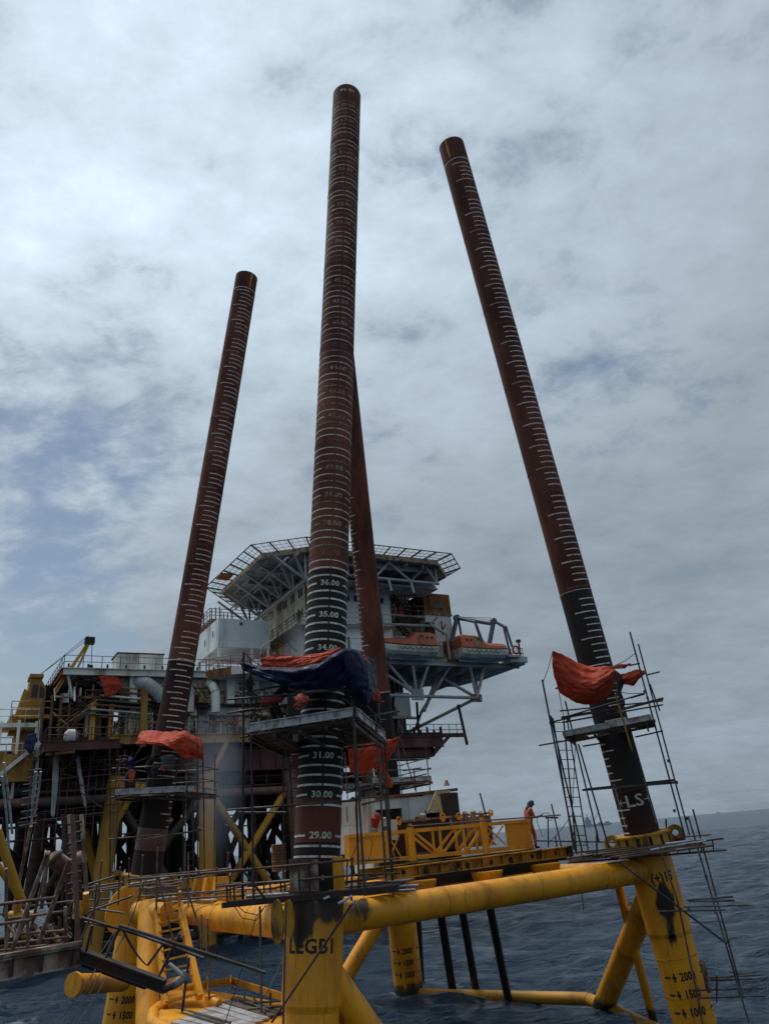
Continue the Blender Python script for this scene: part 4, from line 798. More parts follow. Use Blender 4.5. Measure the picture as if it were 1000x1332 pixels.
# ------------------------------------------------------------------ tarpaulins
def tarp(name, rows, m, label, sub=10, wr=.03, seed=1, thick=.004, parent=None, fq=1.0):
    """cloth through a grid of control points, wrinkled, with thickness"""
    P_ = np.array([[tuple(p) for p in r] for r in rows], float); nr, nc = P_.shape[:2]
    def cr(arr, t):                                             # Catmull-Rom along axis 0
        n = arr.shape[0]; out = []
        for x in t:
            i = min(int(x), n - 2); f = x - i
            a, b, c, d = arr[max(i - 1, 0)], arr[i], arr[i + 1], arr[min(i + 2, n - 1)]
            if i == 0: a = 2 * b - c
            if i == n - 2: d = 2 * c - b
            out.append(.5 * ((2 * b) + (c - a) * f + (2 * a - 5 * b + 4 * c - d) * f * f + (3 * b - a - 3 * c + d) * f ** 3))
        return np.array(out)
    R_, C_n = (nr - 1) * sub + 1, (nc - 1) * sub + 1
    G = cr(P_, np.linspace(0, nr - 1, R_)); G = np.swapaxes(cr(np.swapaxes(G, 0, 1), np.linspace(0, nc - 1, C_n)), 0, 1)
    du = np.gradient(G, axis=1); dv = np.gradient(G, axis=0); nn = np.cross(du, dv); nn /= np.linalg.norm(nn, axis=2, keepdims=True) + 1e-9
    g = np.random.RandomState(seed); u = np.linspace(0, nc - 1, C_n)[None, :]; v = np.linspace(0, nr - 1, R_)[:, None]; d = np.zeros((R_, C_n))
    for i in range(16):
        k = (1.0 + g.rand() * 6) * fq; th = g.randn() * .9 + .5; ph = g.rand() * 6.28
        w = np.sin(k * (u * math.cos(th) + v * math.sin(th)) + ph + 1.1 * np.sin(u * (.6 + g.rand()) + g.rand() * 6) + 1.1 * np.sin(v * (1 + g.rand()) + g.rand() * 6))
        d += ((1 - np.abs(w)) ** 2.2 - .35 * np.abs(np.sin(k * 2.3 * v + ph))) * g.uniform(.3, 1) / k
    d -= d.mean(); d /= np.abs(d).max() + 1e-6; G = G + nn * (d * wr * 0.9)[..., None]
    vs = G.reshape(-1, 3); idx = np.arange(R_ * C_n).reshape(R_, C_n)
    fs = np.stack([idx[:-1, :-1], idx[:-1, 1:], idx[1:, 1:], idx[1:, :-1]], -1).reshape(-1, 4).tolist()
    o = obj(name, MB().add(vs, fs, True), m, parent, label=label)
    md = o.modifiers.new('thickness', 'SOLIDIFY'); md.thickness = thick; md.offset = 0
    return o
def pr(*a): return [pix(*q) for q in a]
# over tower A
t1 = tarp('tarpaulin', [pr((330, 876, 21.8), (355, 878, 22.0), (385, 880, 22.2), (420, 874, 21.9), (450, 862, 21.3), (478, 872, 21.6)),
    pr((313, 861, 19.9), (345, 867, 19.5), (382, 869, 19.3), (415, 862, 19.0), (446, 844, 18.9), (470, 847, 20.2)),
    pr((313, 866, 19.6), (345, 876, 19.1), (382, 884, 18.9), (415, 879, 18.7), (448, 866, 18.6), (476, 866, 19.6)),
    pr((317, 872, 19.6), (345, 884, 19.0), (384, 896, 18.9), (414, 896, 18.8), (452, 892, 18.5), (484, 882, 19.3))],
    tarp_b, 'navy blue tarpaulin sagging over the scaffold in front of the tallest pile', 14, .075, 4, fq=.7); tag(t1, t1['label'], 'tarpaulin', 'tarpaulins over the scaffolds')
t1b = tarp('tarpaulin', [pr((449, 846, 18.7), (462, 847, 18.9), (474, 856, 19.3), (484, 866, 20.0)), pr((448, 868, 18.5), (462, 868, 18.6), (477, 874, 18.9), (489, 884, 19.8)), pr((451, 893, 18.5), (464, 894, 18.4), (478, 894, 18.7), (487, 903, 19.3)),
    pr((460, 908, 18.7), (468, 914, 18.6), (475, 918, 18.7), (480, 916, 19.0))], tarp_b, 'crumpled navy tarpaulin end hanging down at the right corner of the scaffold', 16, .06, 9, fq=.45); tag(t1b, t1b['label'], 'tarpaulin', 'tarpaulins over the scaffolds')
t2 = tarp('tarpaulin', [pr((341, 855, 20.4), (362, 853, 20.4), (385, 853, 20.3), (410, 851, 20.1), (442, 843, 19.8)), pr((339, 860, 20.2), (362, 860, 20.2), (385, 860, 20.1), (410, 856, 19.9), (444, 845, 19.6)), pr((341, 868, 20.1), (362, 871, 20.1), (385, 872, 20), (412, 864, 19.8), (446, 849, 19.5))],
    tarp_o, 'orange tarpaulin roll showing above the sagging navy tarpaulin', 14, .10, 5); tag(t2, t2['label'], 'tarpaulin', 'tarpaulins over the scaffolds')
t3 = tarp('tarpaulin', [pr((472, 852, 20.2), (478, 857, 20.4), (482, 861, 20.6)), pr((482, 880, 20.0), (486, 884, 20.2), (490, 888, 20.4)), pr((485, 912, 19.9), (490, 914, 20.1), (496, 915, 20.3))],
    tarp_o, 'narrow orange tarpaulin flap at the right hand end of the navy tarpaulin', 12, .05, 7); tag(t3, t3['label'], 'tarpaulin', 'tarpaulins over the scaffolds')
t3b = tarp('tarpaulin', [pr((478, 853, 20.8), (484, 858, 21), (489, 863, 21.2)), pr((484, 876, 20.3), (488, 879, 20.5), (492, 882, 20.7)), pr((486, 884, 20.1), (490, 886, 20.3), (491, 888, 20.4))], tarp_b, 'small striped navy flap beside the narrow orange flap', 10, .05, 8); tag(t3b, t3b['label'], 'tarpaulin', 'tarpaulins over the scaffolds')
t4 = tarp('tarpaulin', [pr((719, 847, 25.6), (740, 856, 25.8), (765, 868, 25.7), (785, 867, 25.4), (797, 867, 25.3)), pr((718, 864, 25.4), (742, 880, 25.2), (768, 890, 25.0), (788, 880, 24.9), (801, 873, 25.0)), pr((721, 882, 25.4), (744, 898, 25.1), (768, 904, 24.9), (788, 895, 24.9), (801, 880, 25.1)),
    pr((727, 902, 25.6), (746, 914, 25.4), (768, 917, 25.2), (786, 910, 25.1), (797, 899, 25.2))], tarp_o, 'large orange tarpaulin slung round the right hand pile', 14, .09, 11); tag(t4, t4['label'], 'tarpaulin', 'tarpaulins over the scaffolds')
t4b = tarp('tarpaulin', [pr((796, 868, 25.4), (806, 864, 26), (814, 864, 26.4), (820, 863, 26.8)), pr((798, 870, 25.4), (808, 870, 26), (815, 869, 26.4), (819, 865, 26.8))], tarp_o, 'thin twisted orange tail of the tarpaulin tied to the scaffold', 10, .06, 12); tag(t4b, t4b['label'], 'tarpaulin', 'tarpaulins over the scaffolds')
t4c = tarp('tarpaulin', [pr((801, 878, 27.4), (815, 876, 27.4), (828, 871, 27.4), (840, 872, 27.5)), pr((803, 884, 27.2), (816, 883, 27.2), (829, 879, 27.2), (840, 876, 27.4)), pr((806, 890, 27.3), (816, 891, 27.2), (825, 892, 27.2), (830, 881, 27.3))], tarp_o, 'smaller orange tarpaulin piece behind the right hand pile', 12, .07, 13); tag(t4c, t4c['label'], 'tarpaulin', 'tarpaulins over the scaffolds')
t5 = tarp('tarpaulin', [pr((186, 950, 33.5), (205, 951, 33), (225, 951, 33), (244, 952, 33.5), (262, 962, 34)), pr((180, 958, 31.6), (202, 962, 31.4), (222, 961, 31.2), (240, 955, 31.4), (264, 972, 32.4)), pr((176, 967, 31.2), (200, 968, 30.9), (222, 970, 30.7), (240, 968, 31.0), (265, 981, 32.2)), pr((178, 968.5, 31.2), (202, 968, 31), (224, 974, 30.7), (240, 986, 31.0), (265, 988, 32.2))],
    tarp_o, 'orange tarpaulin over the scaffold at the left hand pile', 14, .12, 15); tag(t5, t5['label'], 'tarpaulin', 'tarpaulins over the scaffolds')
t6 = tarp('tarpaulin', [pr((451, 966, 36.2), (470, 965, 36), (490, 963, 36), (509, 962, 36.4), (519, 958, 37)), pr((453, 980, 36), (470, 982, 35.8), (490, 980, 35.7), (507, 976, 36.2), (516, 970, 36.8)), pr((455, 1006, 36), (470, 1008, 35.8), (488, 999, 35.6), (502, 993, 36), (508, 980, 36.4))],
    tarp_o, 'red orange tarpaulin hung across the rear pile scaffold', 12, .16, 17); tag(t6, t6['label'], 'tarpaulin', 'tarpaulins over the scaffolds')
t7 = tarp('tarpaulin', [pr((488, 996, 35.5), (496, 992, 35.5), (503, 994, 35.7)), pr((494, 1010, 35.4), (501, 1008, 35.3), (507, 1010, 35.5)), pr((503, 1024, 35.4), (508, 1025, 35.3), (511, 1018, 35.5))], tarp_o, 'red orange tarpaulin tail dangling below the rear scaffold', 12, .10, 19); tag(t7, t7['label'], 'tarpaulin', 'tarpaulins over the scaffolds')
for tp_, ends in ((t1, (((313, 863, 19.8), (318, 845, 19.6)), ((345, 869, 19.4), (318, 850, 19.6)), ((446, 846, 18.9), (462, 930, 18.6)), ((317, 872, 19.6), (316, 905, 19.5)))), (t4, (((719, 847, 25.6), (706, 888, 25.9)), ((727, 902, 25.6), (734, 938, 26.2)), ((797, 899, 25.2), (838, 902, 26)), ((797, 867, 25.3), (826, 850, 27)))), (t5, (((178, 968, 31.2), (157, 965, 31.4)), ((265, 988, 32.2), (259, 1000, 31.6)), ((186, 950, 33.5), (155, 962, 31.6)))), (t6, (((451, 966, 36.2), (446, 960, 36)), ((519, 958, 37), (524, 950, 37)), ((455, 1006, 36), (452, 1022, 36))))):
    for a_, b_ in ends: obj('tie_rope', MB().path([pix(*a_), lerp(pix(*a_), pix(*b_), .5) - EZ * .05, pix(*b_)], .012, 6), rope, tp_)
# gear under the navy tarpaulin and on the left tower
o = tarp('life_vest', [pr((381, 907, 18.7), (390, 902, 18.6), (399, 905, 18.7)), pr((384, 914, 18.6), (391, 914, 18.4), (401, 912, 18.6)), pr((383, 922, 18.7), (389, 925, 18.6), (394, 918, 18.7))], cover_o, 'x', 10, .07, 21); tag(o, 'bright orange life vest hanging on the rail below the navy tarpaulin', 'life vest')
o = tarp('life_vest', [pr((168, 1002, 31), (172, 1001, 31), (176, 1003, 31)), pr((167, 1009, 31), (172, 1010, 31), (176, 1009, 31)), pr((170, 1017, 31), (173, 1018, 31), (174, 1012, 31))], cover_o, 'x', 8, .06, 22); tag(o, 'orange life vest hanging on the rail of the left hand scaffold', 'life vest')
o = tarp('red_cloth', [pr((208, 998, 31), (211, 997, 31)), pr((210, 1003, 31), (215, 1004, 31))], cover_o, 'x', 8, .05, 23); tag(o, 'small red cloth tied to the middle of the left hand scaffold rail', 'cloth')
o = obj('bucket', MB().tube(pix(219, 1000, 32), pix(219, 985, 32), .22, .30, n=16), steelblue); tag(o, 'blue grey bucket standing on the left hand scaffold floor', 'bucket')
o = obj('red_gas_bottle', MB().tube(pix(341, 914, 19.6), pix(366, 909, 19.6), .085, n=12).tube(pix(366, 909, 19.6), pix(369, 908.5, 19.6), .085, .03, n=12), redp); tag(o, 'red cylinder lying on the scaffold floor under the navy tarpaulin', 'gas bottle')
o = obj('white_bottle', MB().tube(pix(341, 908, 20), pix(342, 902, 20), .06, n=10).tube(pix(342, 902, 20), pix(342, 900, 20), .03, n=10), offw); tag(o, 'small white bottle on the scaffold floor by the red cylinder', 'bottle')
for i in range(3):
    pts = [pix(325 + 3 * math.sin(a * 1.0 + i) - i, 890 + 8 * math.cos(a) + i * 2, 19.6) for a in np.linspace(0, 6.1, 16)]
    o = obj('hose_coil', MB().path(pts, .03, 6), rope); tag(o, ['upper loop of black hose', 'middle loop of black hose', 'lowest loop of black hose'][i] + ' hanging at the left corner of the tall scaffold', 'hose', 'black hose loops')
for i, (a, b, m_) in enumerate((((336, 888), (352, 918), rustpipe), ((361, 893), (346, 905), maroon), ((396, 895), (402, 912), greyst))):
    pass
scr = thing('work_screen', 'dark sheet screening the back of the tall scaffold', 'screen', qA(0, 1, 9.5))
obj('sheet', MB().box(qA(-1, .96, 9.7), (qA(1, .96, 9.7) - qA(-1, .96, 9.7)), E2 * .01, EZ * 1.7), voidm, scr)  # plain black sheet across the back of the floor
for i, (u, v, h) in enumerate(((-.8, .5, .6), (-.5, .2, .45), (-.2, .75, .7), (.3, .7, .55), (-.85, -.2, .35))):
    p_ = qA(u, v, 9.46); o = obj('equipment_case', MB().box(p_, E1 * .45, E2 * .4, EZ * h).box(p_ + E1 * .05 + EZ * h, E1 * .35, E2 * .3, EZ * .06), [voidm, dsteel, maroon, dsteel, scafd][i]); tag(o, ['tall dark equipment case at the back left of the tall scaffold', 'low rusty equipment case behind the red cylinder', 'maroon equipment case against the dark sheet', 'dark equipment case right of the pile on the tall scaffold', 'small steel case at the left front of the tall scaffold'][i], 'case')

# ------------------------------------------------------------------ old production platform beyond (own axes: u along its front, v away from us)
OP = Vector((-28.6, 64.93, 0))
def LP(u, v, z): return OP + E1 * u + E2 * v + EZ * z
def lb(name, u0, u1, v0, v1, z0, z1, m, par, **k): return obj(name, MB().box(LP(u0, v0, z0), E1 * (u1 - u0), E2 * (v1 - v0), EZ * (z1 - z0)), m, par, **k)
def lt(name, a, b, r, m, par, n=8): return pipe(name, LP(*a), LP(*b), r, m, par, n)
def rail(pts, par, m, h=1.1, step=1.6, rows=(0.55, 1.1), r=.035):
    mb = MB()
    for a, b in zip(pts[:-1], pts[1:]):
        a, b = LP(*a), LP(*b); n = max(1, int((b - a).length / step))
        for i in range(n + 1): c = lerp(a, b, i / n); mb.tube(c, c + EZ * h, r, n=5, caps=False)
        for e in rows: mb.tube(a + EZ * e, b + EZ * e, r, n=5, caps=False)
    return obj('handrail', mb, m, par)
def stair(par, a, b, wdir, w, n, m):
    a, b = LP(*a), LP(*b); wv = Vector(wdir) * w; mb = MB().beam(a, b, .06, .22).beam(a + wv, b + wv, .06, .22)
    st = obj('stair', mb, m, par)
    for i in range(n): c = lerp(a, b, (i + .5) / n); bar('tread', c, c + wv, .28, .04, m, st)
    return st
# --- substructure
ss = thing('platform_substructure', 'dark forest of old legs and braces holding up the production platform', 'steel jacket', LP(15, 10, 0))
for v in (0, 11, 22):
    for u in (-5.5, 4.9, 12.6, 20.5, 28.5):
        if u < 0 and v == 22: continue
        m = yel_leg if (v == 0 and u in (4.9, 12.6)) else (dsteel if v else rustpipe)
        bat = -1.6 if u < 10 else (0 if u < 16 else 1.0)
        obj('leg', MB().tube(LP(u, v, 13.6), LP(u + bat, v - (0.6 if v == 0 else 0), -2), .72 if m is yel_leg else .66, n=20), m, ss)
    for (u0, z0, u1, z1) in (((-5.5, 12.5, 4.0, 2),) if v == 11 else ()) + ( (4.9, 12, 12.2, 1), (12.4, 12, 4, 2), (12.6, 12.5, 20, 1.5), (20.5, 12.5, 12.6, 2), (20.5, 12, 29, 2), (28.5, 12, 20.8, 2)):
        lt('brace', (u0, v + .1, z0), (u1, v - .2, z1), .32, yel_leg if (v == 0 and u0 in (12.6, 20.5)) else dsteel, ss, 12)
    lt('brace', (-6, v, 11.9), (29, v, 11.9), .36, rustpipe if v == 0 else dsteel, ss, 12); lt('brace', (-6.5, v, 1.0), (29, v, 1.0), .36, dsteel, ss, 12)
for u in (4.9, 12.6, 20.5, 28.5):
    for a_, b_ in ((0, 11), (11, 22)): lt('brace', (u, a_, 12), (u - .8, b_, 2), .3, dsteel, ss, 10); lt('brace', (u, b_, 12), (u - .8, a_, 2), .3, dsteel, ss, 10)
lt('brace', (4.9, 0, 11.5), (7.2, -.3, 12.8), .28, yel_leg, ss, 12); lt('brace', (4.5, -.4, 9.2), (6.6, -.4, 13.0), .26, yel_leg, ss, 12); lt('brace', (6.4, -.2, 12.3), (9.5, 0, 9.8), .26, yel_leg, ss, 12)
lt('brace', (12.8, .1, 13), (14.4, .2, 16.2), .24, yel_leg, ss, 12)
g_ = random.Random(5)
for i in range(26):                                             # conductors and caissons in the well bay
    u, v = g_.uniform(3, 27), g_.uniform(3, 20); rr = g_.choice((.22, .3, .38)); lt('conductor', (u, v, 13.5), (u - g_.uniform(-.2, .5), v, -1), rr, g_.choice((dsteel, dblack, dsteel, rustpipe)), ss, 10)
lt('caisson', (13.6, 1.0, 13.5), (13.9, 1.0, -1), .62, dblack, ss, 16); lt('caisson', (13.2, .3, 10.5), (13.4, .3, 2), .12, galv, ss)
for (u0, v0, u1, v1) in ((-4, 3, 9, 3), (-3, 1.5, 3, 1.5), (14, 4, 24, 4)):
    for z in (9.2, 10.2): lt('service_pipe', (u0, v0, z), (u1, v1, z), .06, scaf, ss)
stair(ss, (-6.5, 5, 3), (-5.2, 5, 11.5), E1, 1.0, 22, scaf); stair(ss, (17, 12, 3), (20.5, 12, 11), E2, 1.0, 20, scaf)
for (x0, y0, x1, y1, z, r_, m) in ((36, 1058, 14, 1190, 72, .75, dsteel), (57, 1058, 37, 1180, 68, .6, rustpipe), (64, 1064, 100, 1112, 70, .3, rustpipe), (38, 1072, 84, 1128, 71, .3, rustpipe), (97, 1050, 94, 1190, 66, .5, dsteel), (110, 1080, 128, 1160, 64, .3, yel_leg), (24, 1050, 20, 1180, 74, .25, dblack), (10, 1050, 0, 1120, 74, .3, dsteel), (70, 1050, 66, 1180, 75, .3, dsteel),
        (118, 1050, 116, 1170, 74, .45, dsteel), (172, 1040, 168, 1150, 74, .4, dsteel), (182, 1040, 180, 1150, 78, .35, dblack), (226, 1040, 226, 1150, 76, .4, dsteel), (248, 1040, 250, 1150, 78, .35, dsteel), (212, 1060, 262, 1130, 72, .35, dsteel), (160, 1060, 200, 1125, 74, .3, dsteel), (84, 1120, 60, 1160, 66, .3, rustpipe)):
    pipe('brace' if abs(x0 - x1) > 24 else 'conductor', pix(x0, y0, z), pix(x1, y1, z), r_, m, ss, 12)
for i in range(7): pipe('clamp_ring', pix(95.5, 1062 + i * 13, 65.8), pix(95.5, 1066 + i * 13, 65.8), .75, (rusty, dsteel, rustpipe)[i % 3], ss, 12)
for i in range(5): pipe('flange', pix(71 + i * 4, 1113 + i * 4, 66.5), pix(73.5 + i * 4, 1115.5 + i * 4, 66.5), .55 + .2 * (i % 2), rustpipe, ss, 14)
# access scaffold hung round the left legs: many thin tubes
hs = thing('access_scaffold', 'tangle of thin access scaffold under the left end of the old platform', 'scaffold', LP(2, 0, 10), 'tube scaffolds round the piles')
for i in range(12):
    u = -1.8 + i * .72; lt('standard', (u, -1 + (i % 3) * .8, 15.8), (u - .1, -1 + (i % 3) * .8, 8.6 + g_.uniform(-1, 1.2)), .045, rustpipe, hs, 6)
for z in (15, 14.2, 13.4, 12.6, 11.8, 11.0, 10.4):
    for v in (-1.0, .6): lt('ledger', (-2.2 + g_.uniform(-.4, .3), v, z), (6.4 + g_.uniform(-1.5, .6), v, z + g_.uniform(-.1, .6)), .045, g_.choice((rustpipe, scaf)), hs, 6)
for i in range(10):
    u = g_.uniform(-1, 6); z = g_.uniform(11, 15); lt('brace', (u, -1.1, z), (u + g_.uniform(.8, 2.2), -1.1, z + g_.uniform(-1.5, 1.8)), .04, scaf, hs, 6)
for i in range(9): lt('short_tube', (-2.3, -.5, 10.2 + i * .5), (-1.2, -1.4, 10.3 + i * .5), .05, galv, hs, 6)
o = tarp('debris_net', [[LP(-.4, -1.2, 15.4), LP(-.1, -1.2, 15.4), LP(.1, -1.1, 15.4)], [LP(-.3, -1.2, 13), LP(0, -1.3, 13), LP(.15, -1.2, 13)], [LP(-.2, -1.2, 10.8), LP(0, -1.2, 10.6), LP(.1, -1.2, 10.9)]], greyst, 'x', 8, .1, 31); tag(o, 'pale netting strip hanging down under the left walkway', 'netting', 'pale netting strips')
o = tarp('debris_net', [[LP(1.3, -1.0, 15.4), LP(1.6, -1.0, 15.4)], [LP(1.8, -1.0, 13), LP(2.1, -1.1, 13)], [LP(2.3, -1.0, 11.2), LP(2.5, -1.0, 11.2)]], under, 'x', 8, .1, 32); tag(o, 'greyer netting strip hanging right of the pale one under the walkway', 'netting', 'pale netting strips')
# --- cellar deck and main deck body
md = thing('platform_deck', 'rusty old production deck with yellow girder, white modules and open machinery bays', 'platform deck', LP(10, 5, 13))
lb('cellar_deck', -4, 30, 2.5, 22, 13.0, 13.5, dsteel, md); lb('cellar_wall', -3.5, 29, 6, 6.2, 13.5, 16.4, voidm, md)  # black wall paints the deep shadow under the main deck
for u in (-3.5, .8, 4.9, 8.7, 12.6, 16.6, 20.5, 24.5, 28.5): lb('cellar_column', u, u + .35, 2.6, 3.0, 13.5, 16.2, dsteel, md)
lb('plate_girder', 10, 30, .9, 1.1, 13.9, 15.8, maroon, md)
for i in range(14): lb('girder_stiffener', 10.4 + i * 1.5, 10.5 + i * 1.5, .72, .9, 13.95, 15.75, maroon, md)
lb('girder_flange', 10, 30, .6, 1.4, 13.8, 13.9, maroon, md); lb('girder_flange', 10, 30, .6, 1.4, 15.8, 15.9, maroon, md)
for u in range(-3, 30, 2): obj('deck_beam', MB().ibeam(LP(u, 1.5, 12.75), LP(u, 22, 12.75), .3, .5), dsteel, md)
lb('main_deck', -2, 38, .3, 24, 16.55, 16.95, dsteel, md)
for u in range(-1, 38, 2): obj('deck_beam', MB().ibeam(LP(u, .4, 16.3), LP(u, 22, 16.3), .25, .5), dsteel, md)
obj('yellow_girder', MB().ibeam(LP(4.2, .12, 16.65), LP(24, .12, 16.65), .35, .82, .08), yel_far, md)
rail([(4.3, 0, 17.05), (24, 0, 17.05)], md, rusty, step=1.2)
# projecting left walkway
lb('walkway', -1.2, 4.6, -3.0, .2, 15.55, 15.75, dsteel, md); obj('walkway_edge', MB().ibeam(LP(-1.2, -3.05, 15.75), LP(4.4, -3.05, 15.9), .2, .75, .06), maroon, md); obj('walkway_edge', MB().ibeam(LP(-1.25, -3.0, 15.7), LP(-1.25, 2.5, 15.7), .2, .7, .06), maroon, md)
rail([(-1.2, 2.5, 16.1), (-1.2, -3, 16.1), (4.4, -3, 16.1)], md, maroon, step=1.0)
for i in range(4): lt('walkway_bracket', (-.6 + i * 1.6, -2.9, 15.4), (-.6 + i * 1.6, .4, 13.2), .11, dsteel, md)
lt('strut', (-1.1, -2.4, 15.3), (1.0, -2.9, 15.4), .18, yel_far, md)
# module wall under the top deck
pal = [offw, beige, beige, under, rusty, maroon, orust]
for i in range(19):
    u = 4.9 + i * 1.0; lb('wall_panel', u + .02, u + .98, 1.1, 1.2, 17.0, 19.6, g_.choice(pal), md); lb('wall_panel', u + .02, u + .98, .75, .85, 19.9, 22.1, g_.choice([offw, beige, under, offw]), md)
    if g_.random() < .6: lb('door', u + .15, u + .85, 1.05, 1.1, 17.0, 18.9, g_.choice((maroon, dsteel, under)), md)
lb('bay_back_wall', -1.5, 4.9, 4.5, 4.6, 16.9, 22.1, voidm, md)  # black wall paints the shadow inside the open left bay
lb('mid_deck', 1.5, 24, .8, 4, 19.62, 19.85, dsteel, md); obj('mid_beam', MB().ibeam(LP(1.5, .7, 19.7), LP(13.5, .7, 19.7), .3, .4, .05), dsteel, md)
rail([(2.0, .6, 19.85), (7, .6, 19.85)], md, yel_far, step=1.1); rail([(7, .6, 19.85), (24, .6, 19.85)], md, rusty, step=1.1)
for u, m, w, v in ((2.4, yel_far, .4, -.3), (4.0, yel_far, .4, .3), (6.6, yel_far, .55, -.15), (8.6, yel_far, .45, .3), (10.3, yel_far, .45, .4)):
    lb('column', u, u + w, v, v + w, 16.0, 19.7 if u != 6.6 else 21.6, m, md)
for z in (20.0, 21.1): lb('yellow_frame_rail', 8.4, 10.9, .2, .4, z, z + .25, yel_far, md)
for u in (8.4, 9.6, 10.7): lb('yellow_frame_post', u, u + .25, .2, .4, 19.8, 21.3, yel_far, md)
for u, v in ((5.6, 1.6), (14.5, 1.6), (20, 1.6)): lb('white_column', u, u + .7, v - 1.4, v - .9, 19.8, 22.1, offw, md)
for i in range(7):                                              # pipe runs on the left bay
    z = 18.4 + i * .42; lt('pipe_run', (2.0 + .3 * i, -.6 + .15 * i, z + .3), (7.5, .2, z), .10, [green, galv, rustpipe, green, offw, rustpipe, yel_far][i], md)
    lt('pipe_run', (2.0 + .3 * i, -.6 + .15 * i, z + .3), (.2, 2.8, z - 1.4), .09, [rustpipe, rustpipe, galv, yel_far, rustpipe, maroon, rustpipe][i], md)
stair(md, (4.6, .9, 17.0), (5.6, .9, 19.9), E2, .9, 11, galv)
for i in range(34):                                             # vessels, pipes and boxes along the lower deck
    u = g_.uniform(-.5, 23); z = g_.choice((17.0, 17.0, 19.85)); h = g_.uniform(.6, 2.2); v = g_.uniform(.5, 1.0); m = g_.choice((rustpipe, offw, maroon, galv, rusty, greyst, dsteel))
    if g_.random() < .6: lt('standpipe', (u, v, z), (u, v, z + h), g_.uniform(.06, .2), m, md)
    else: lb('equipment_box', u, u + g_.uniform(.4, 1), v, v + .5, z, z + h * .6, m, md)
for i in range(22):
    u = g_.uniform(5, 22); z = g_.choice((18.8, 19.2, 21.2, 21.6, 17.5)); lt('service_pipe', (u, 1.3, z), (u + g_.uniform(1.5, 5), 1.3, z), g_.uniform(.05, .1), g_.choice((rustpipe, offw, maroon, galv, rusty)), md, 6)
for i in range(5):                                              # left bay frames
    u = -1.4 + i * .75; lt('bay_post', (u, -.4 + .5 * i, 16.2), (u, -.4 + .5 * i, 20 + .3 * i), .12, g_.choice((rustpipe, offw, maroon)), md)
o = obj('white_float', MB().tube(LP(.4, -2.6, 16.6), LP(.9, -2.6, 16.6), .55, n=16).tube(LP(.9, -2.6, 16.6), LP(1.15, -2.6, 16.6), .55, .25, n=16).tube(LP(.4, -2.6, 16.6), LP(.15, -2.6, 16.6), .55, .25, n=16), offw); tag(o, 'white round drum by the red railing on the left walkway', 'drum')
cl_ = random.Random(11)
RU = (rustpipe, rusty, orust, maroon, yel_far, rustpipe, yel_far, offw, orust)
for i in range(60):
    u = cl_.uniform(-1, 23.5); z = cl_.choice((16.2, 17, 19.85)); lt('riser_pipe', (u, cl_.uniform(-.2, 1.3), z), (u + cl_.uniform(-.1, .1), cl_.uniform(-.2, 1.3), z + cl_.uniform(.9, 2.6)), cl_.uniform(.04, .11), cl_.choice(RU), md, 6)
for i in range(46):
    u = cl_.uniform(-1, 21); z = cl_.choice((17.6, 18.1, 18.7, 19.3, 20.3, 20.8, 21.3, 21.8)); lt('process_pipe', (u, cl_.uniform(.2, 1.3), z), (u + cl_.uniform(1, 4), cl_.uniform(.2, 1.3), z + cl_.uniform(-.1, .1)), cl_.uniform(.035, .10), cl_.choice(RU), md, 6)
for i in range(16):
    u = cl_.uniform(-1, 20); z = cl_.uniform(17, 20.5); lt('diagonal_brace', (u, cl_.uniform(0, 1), z), (u + cl_.choice((-1, 1)) * cl_.uniform(.8, 2), cl_.uniform(0, 1), z + cl_.uniform(1, 2)), .06, cl_.choice(RU), md, 6)
for i in range(18):
    u = cl_.uniform(5, 22); z = cl_.choice((17.0, 19.9)); lb('valve_box', u, u + cl_.uniform(.25, .6), .3, .8, z, z + cl_.uniform(.3, 1.1), cl_.choice(RU), md)
for i in range(12):
    u = 9 + i * 1.6; lt('hanger_rod', (u, 1.2, 13.9), (u + cl_.uniform(-.4, .4), 1.0, 11 + cl_.uniform(0, 2)), .05, cl_.choice((rustpipe, scaf, dsteel)), md, 6)
for z in (12.4, 11.6, 13.2):
    lt('service_pipe', (7, 1.2, z), (26, 1.2, z + .2), .09, cl_.choice((rustpipe, maroon, dsteel)), md, 8)
# big white exhaust ducts
for k, (u, lab) in enumerate(((7.2, 'largest white exhaust elbow, left of the leaning pile'), (10.6, 'white exhaust elbow hidden partly by the leaning pile'), (13.1, 'white exhaust elbow right of the leaning left pile'))):
    rr = (.62, .5, .42)[k]; pts = [LP(u - (1.1 if k == 0 else .3), .9, 21.7), LP(u - (.8 if k == 0 else .25), .5, 21.7), LP(u - .1, .0, 21.4), LP(u + .15 + (.5 if k == 0 else 0), -.15, 20.8), LP(u + .2 + (1.1 if k == 0 else 0), -.15, 20.1 if k == 0 else 18.9)]
    dct = obj('exhaust_duct', MB().path(pts, rr, 14), greyst if k == 0 else offw); tag(dct, lab, 'duct', 'white exhaust ducts')
    for j in (1, 2, 3): obj('duct_band', MB().tube(pts[j] - (pts[j] - pts[j - 1]).normalized() * .05, pts[j] + (pts[j] - pts[j - 1]).normalized() * .05, rr + .03, n=14), galv, dct)
o = lb('blue_crate', 10.9, 12.0, .7, 1.4, 19.9, 20.7, bluep, None); tag(o, 'blue crate on the deck just right of the leaning left pile', 'crate')
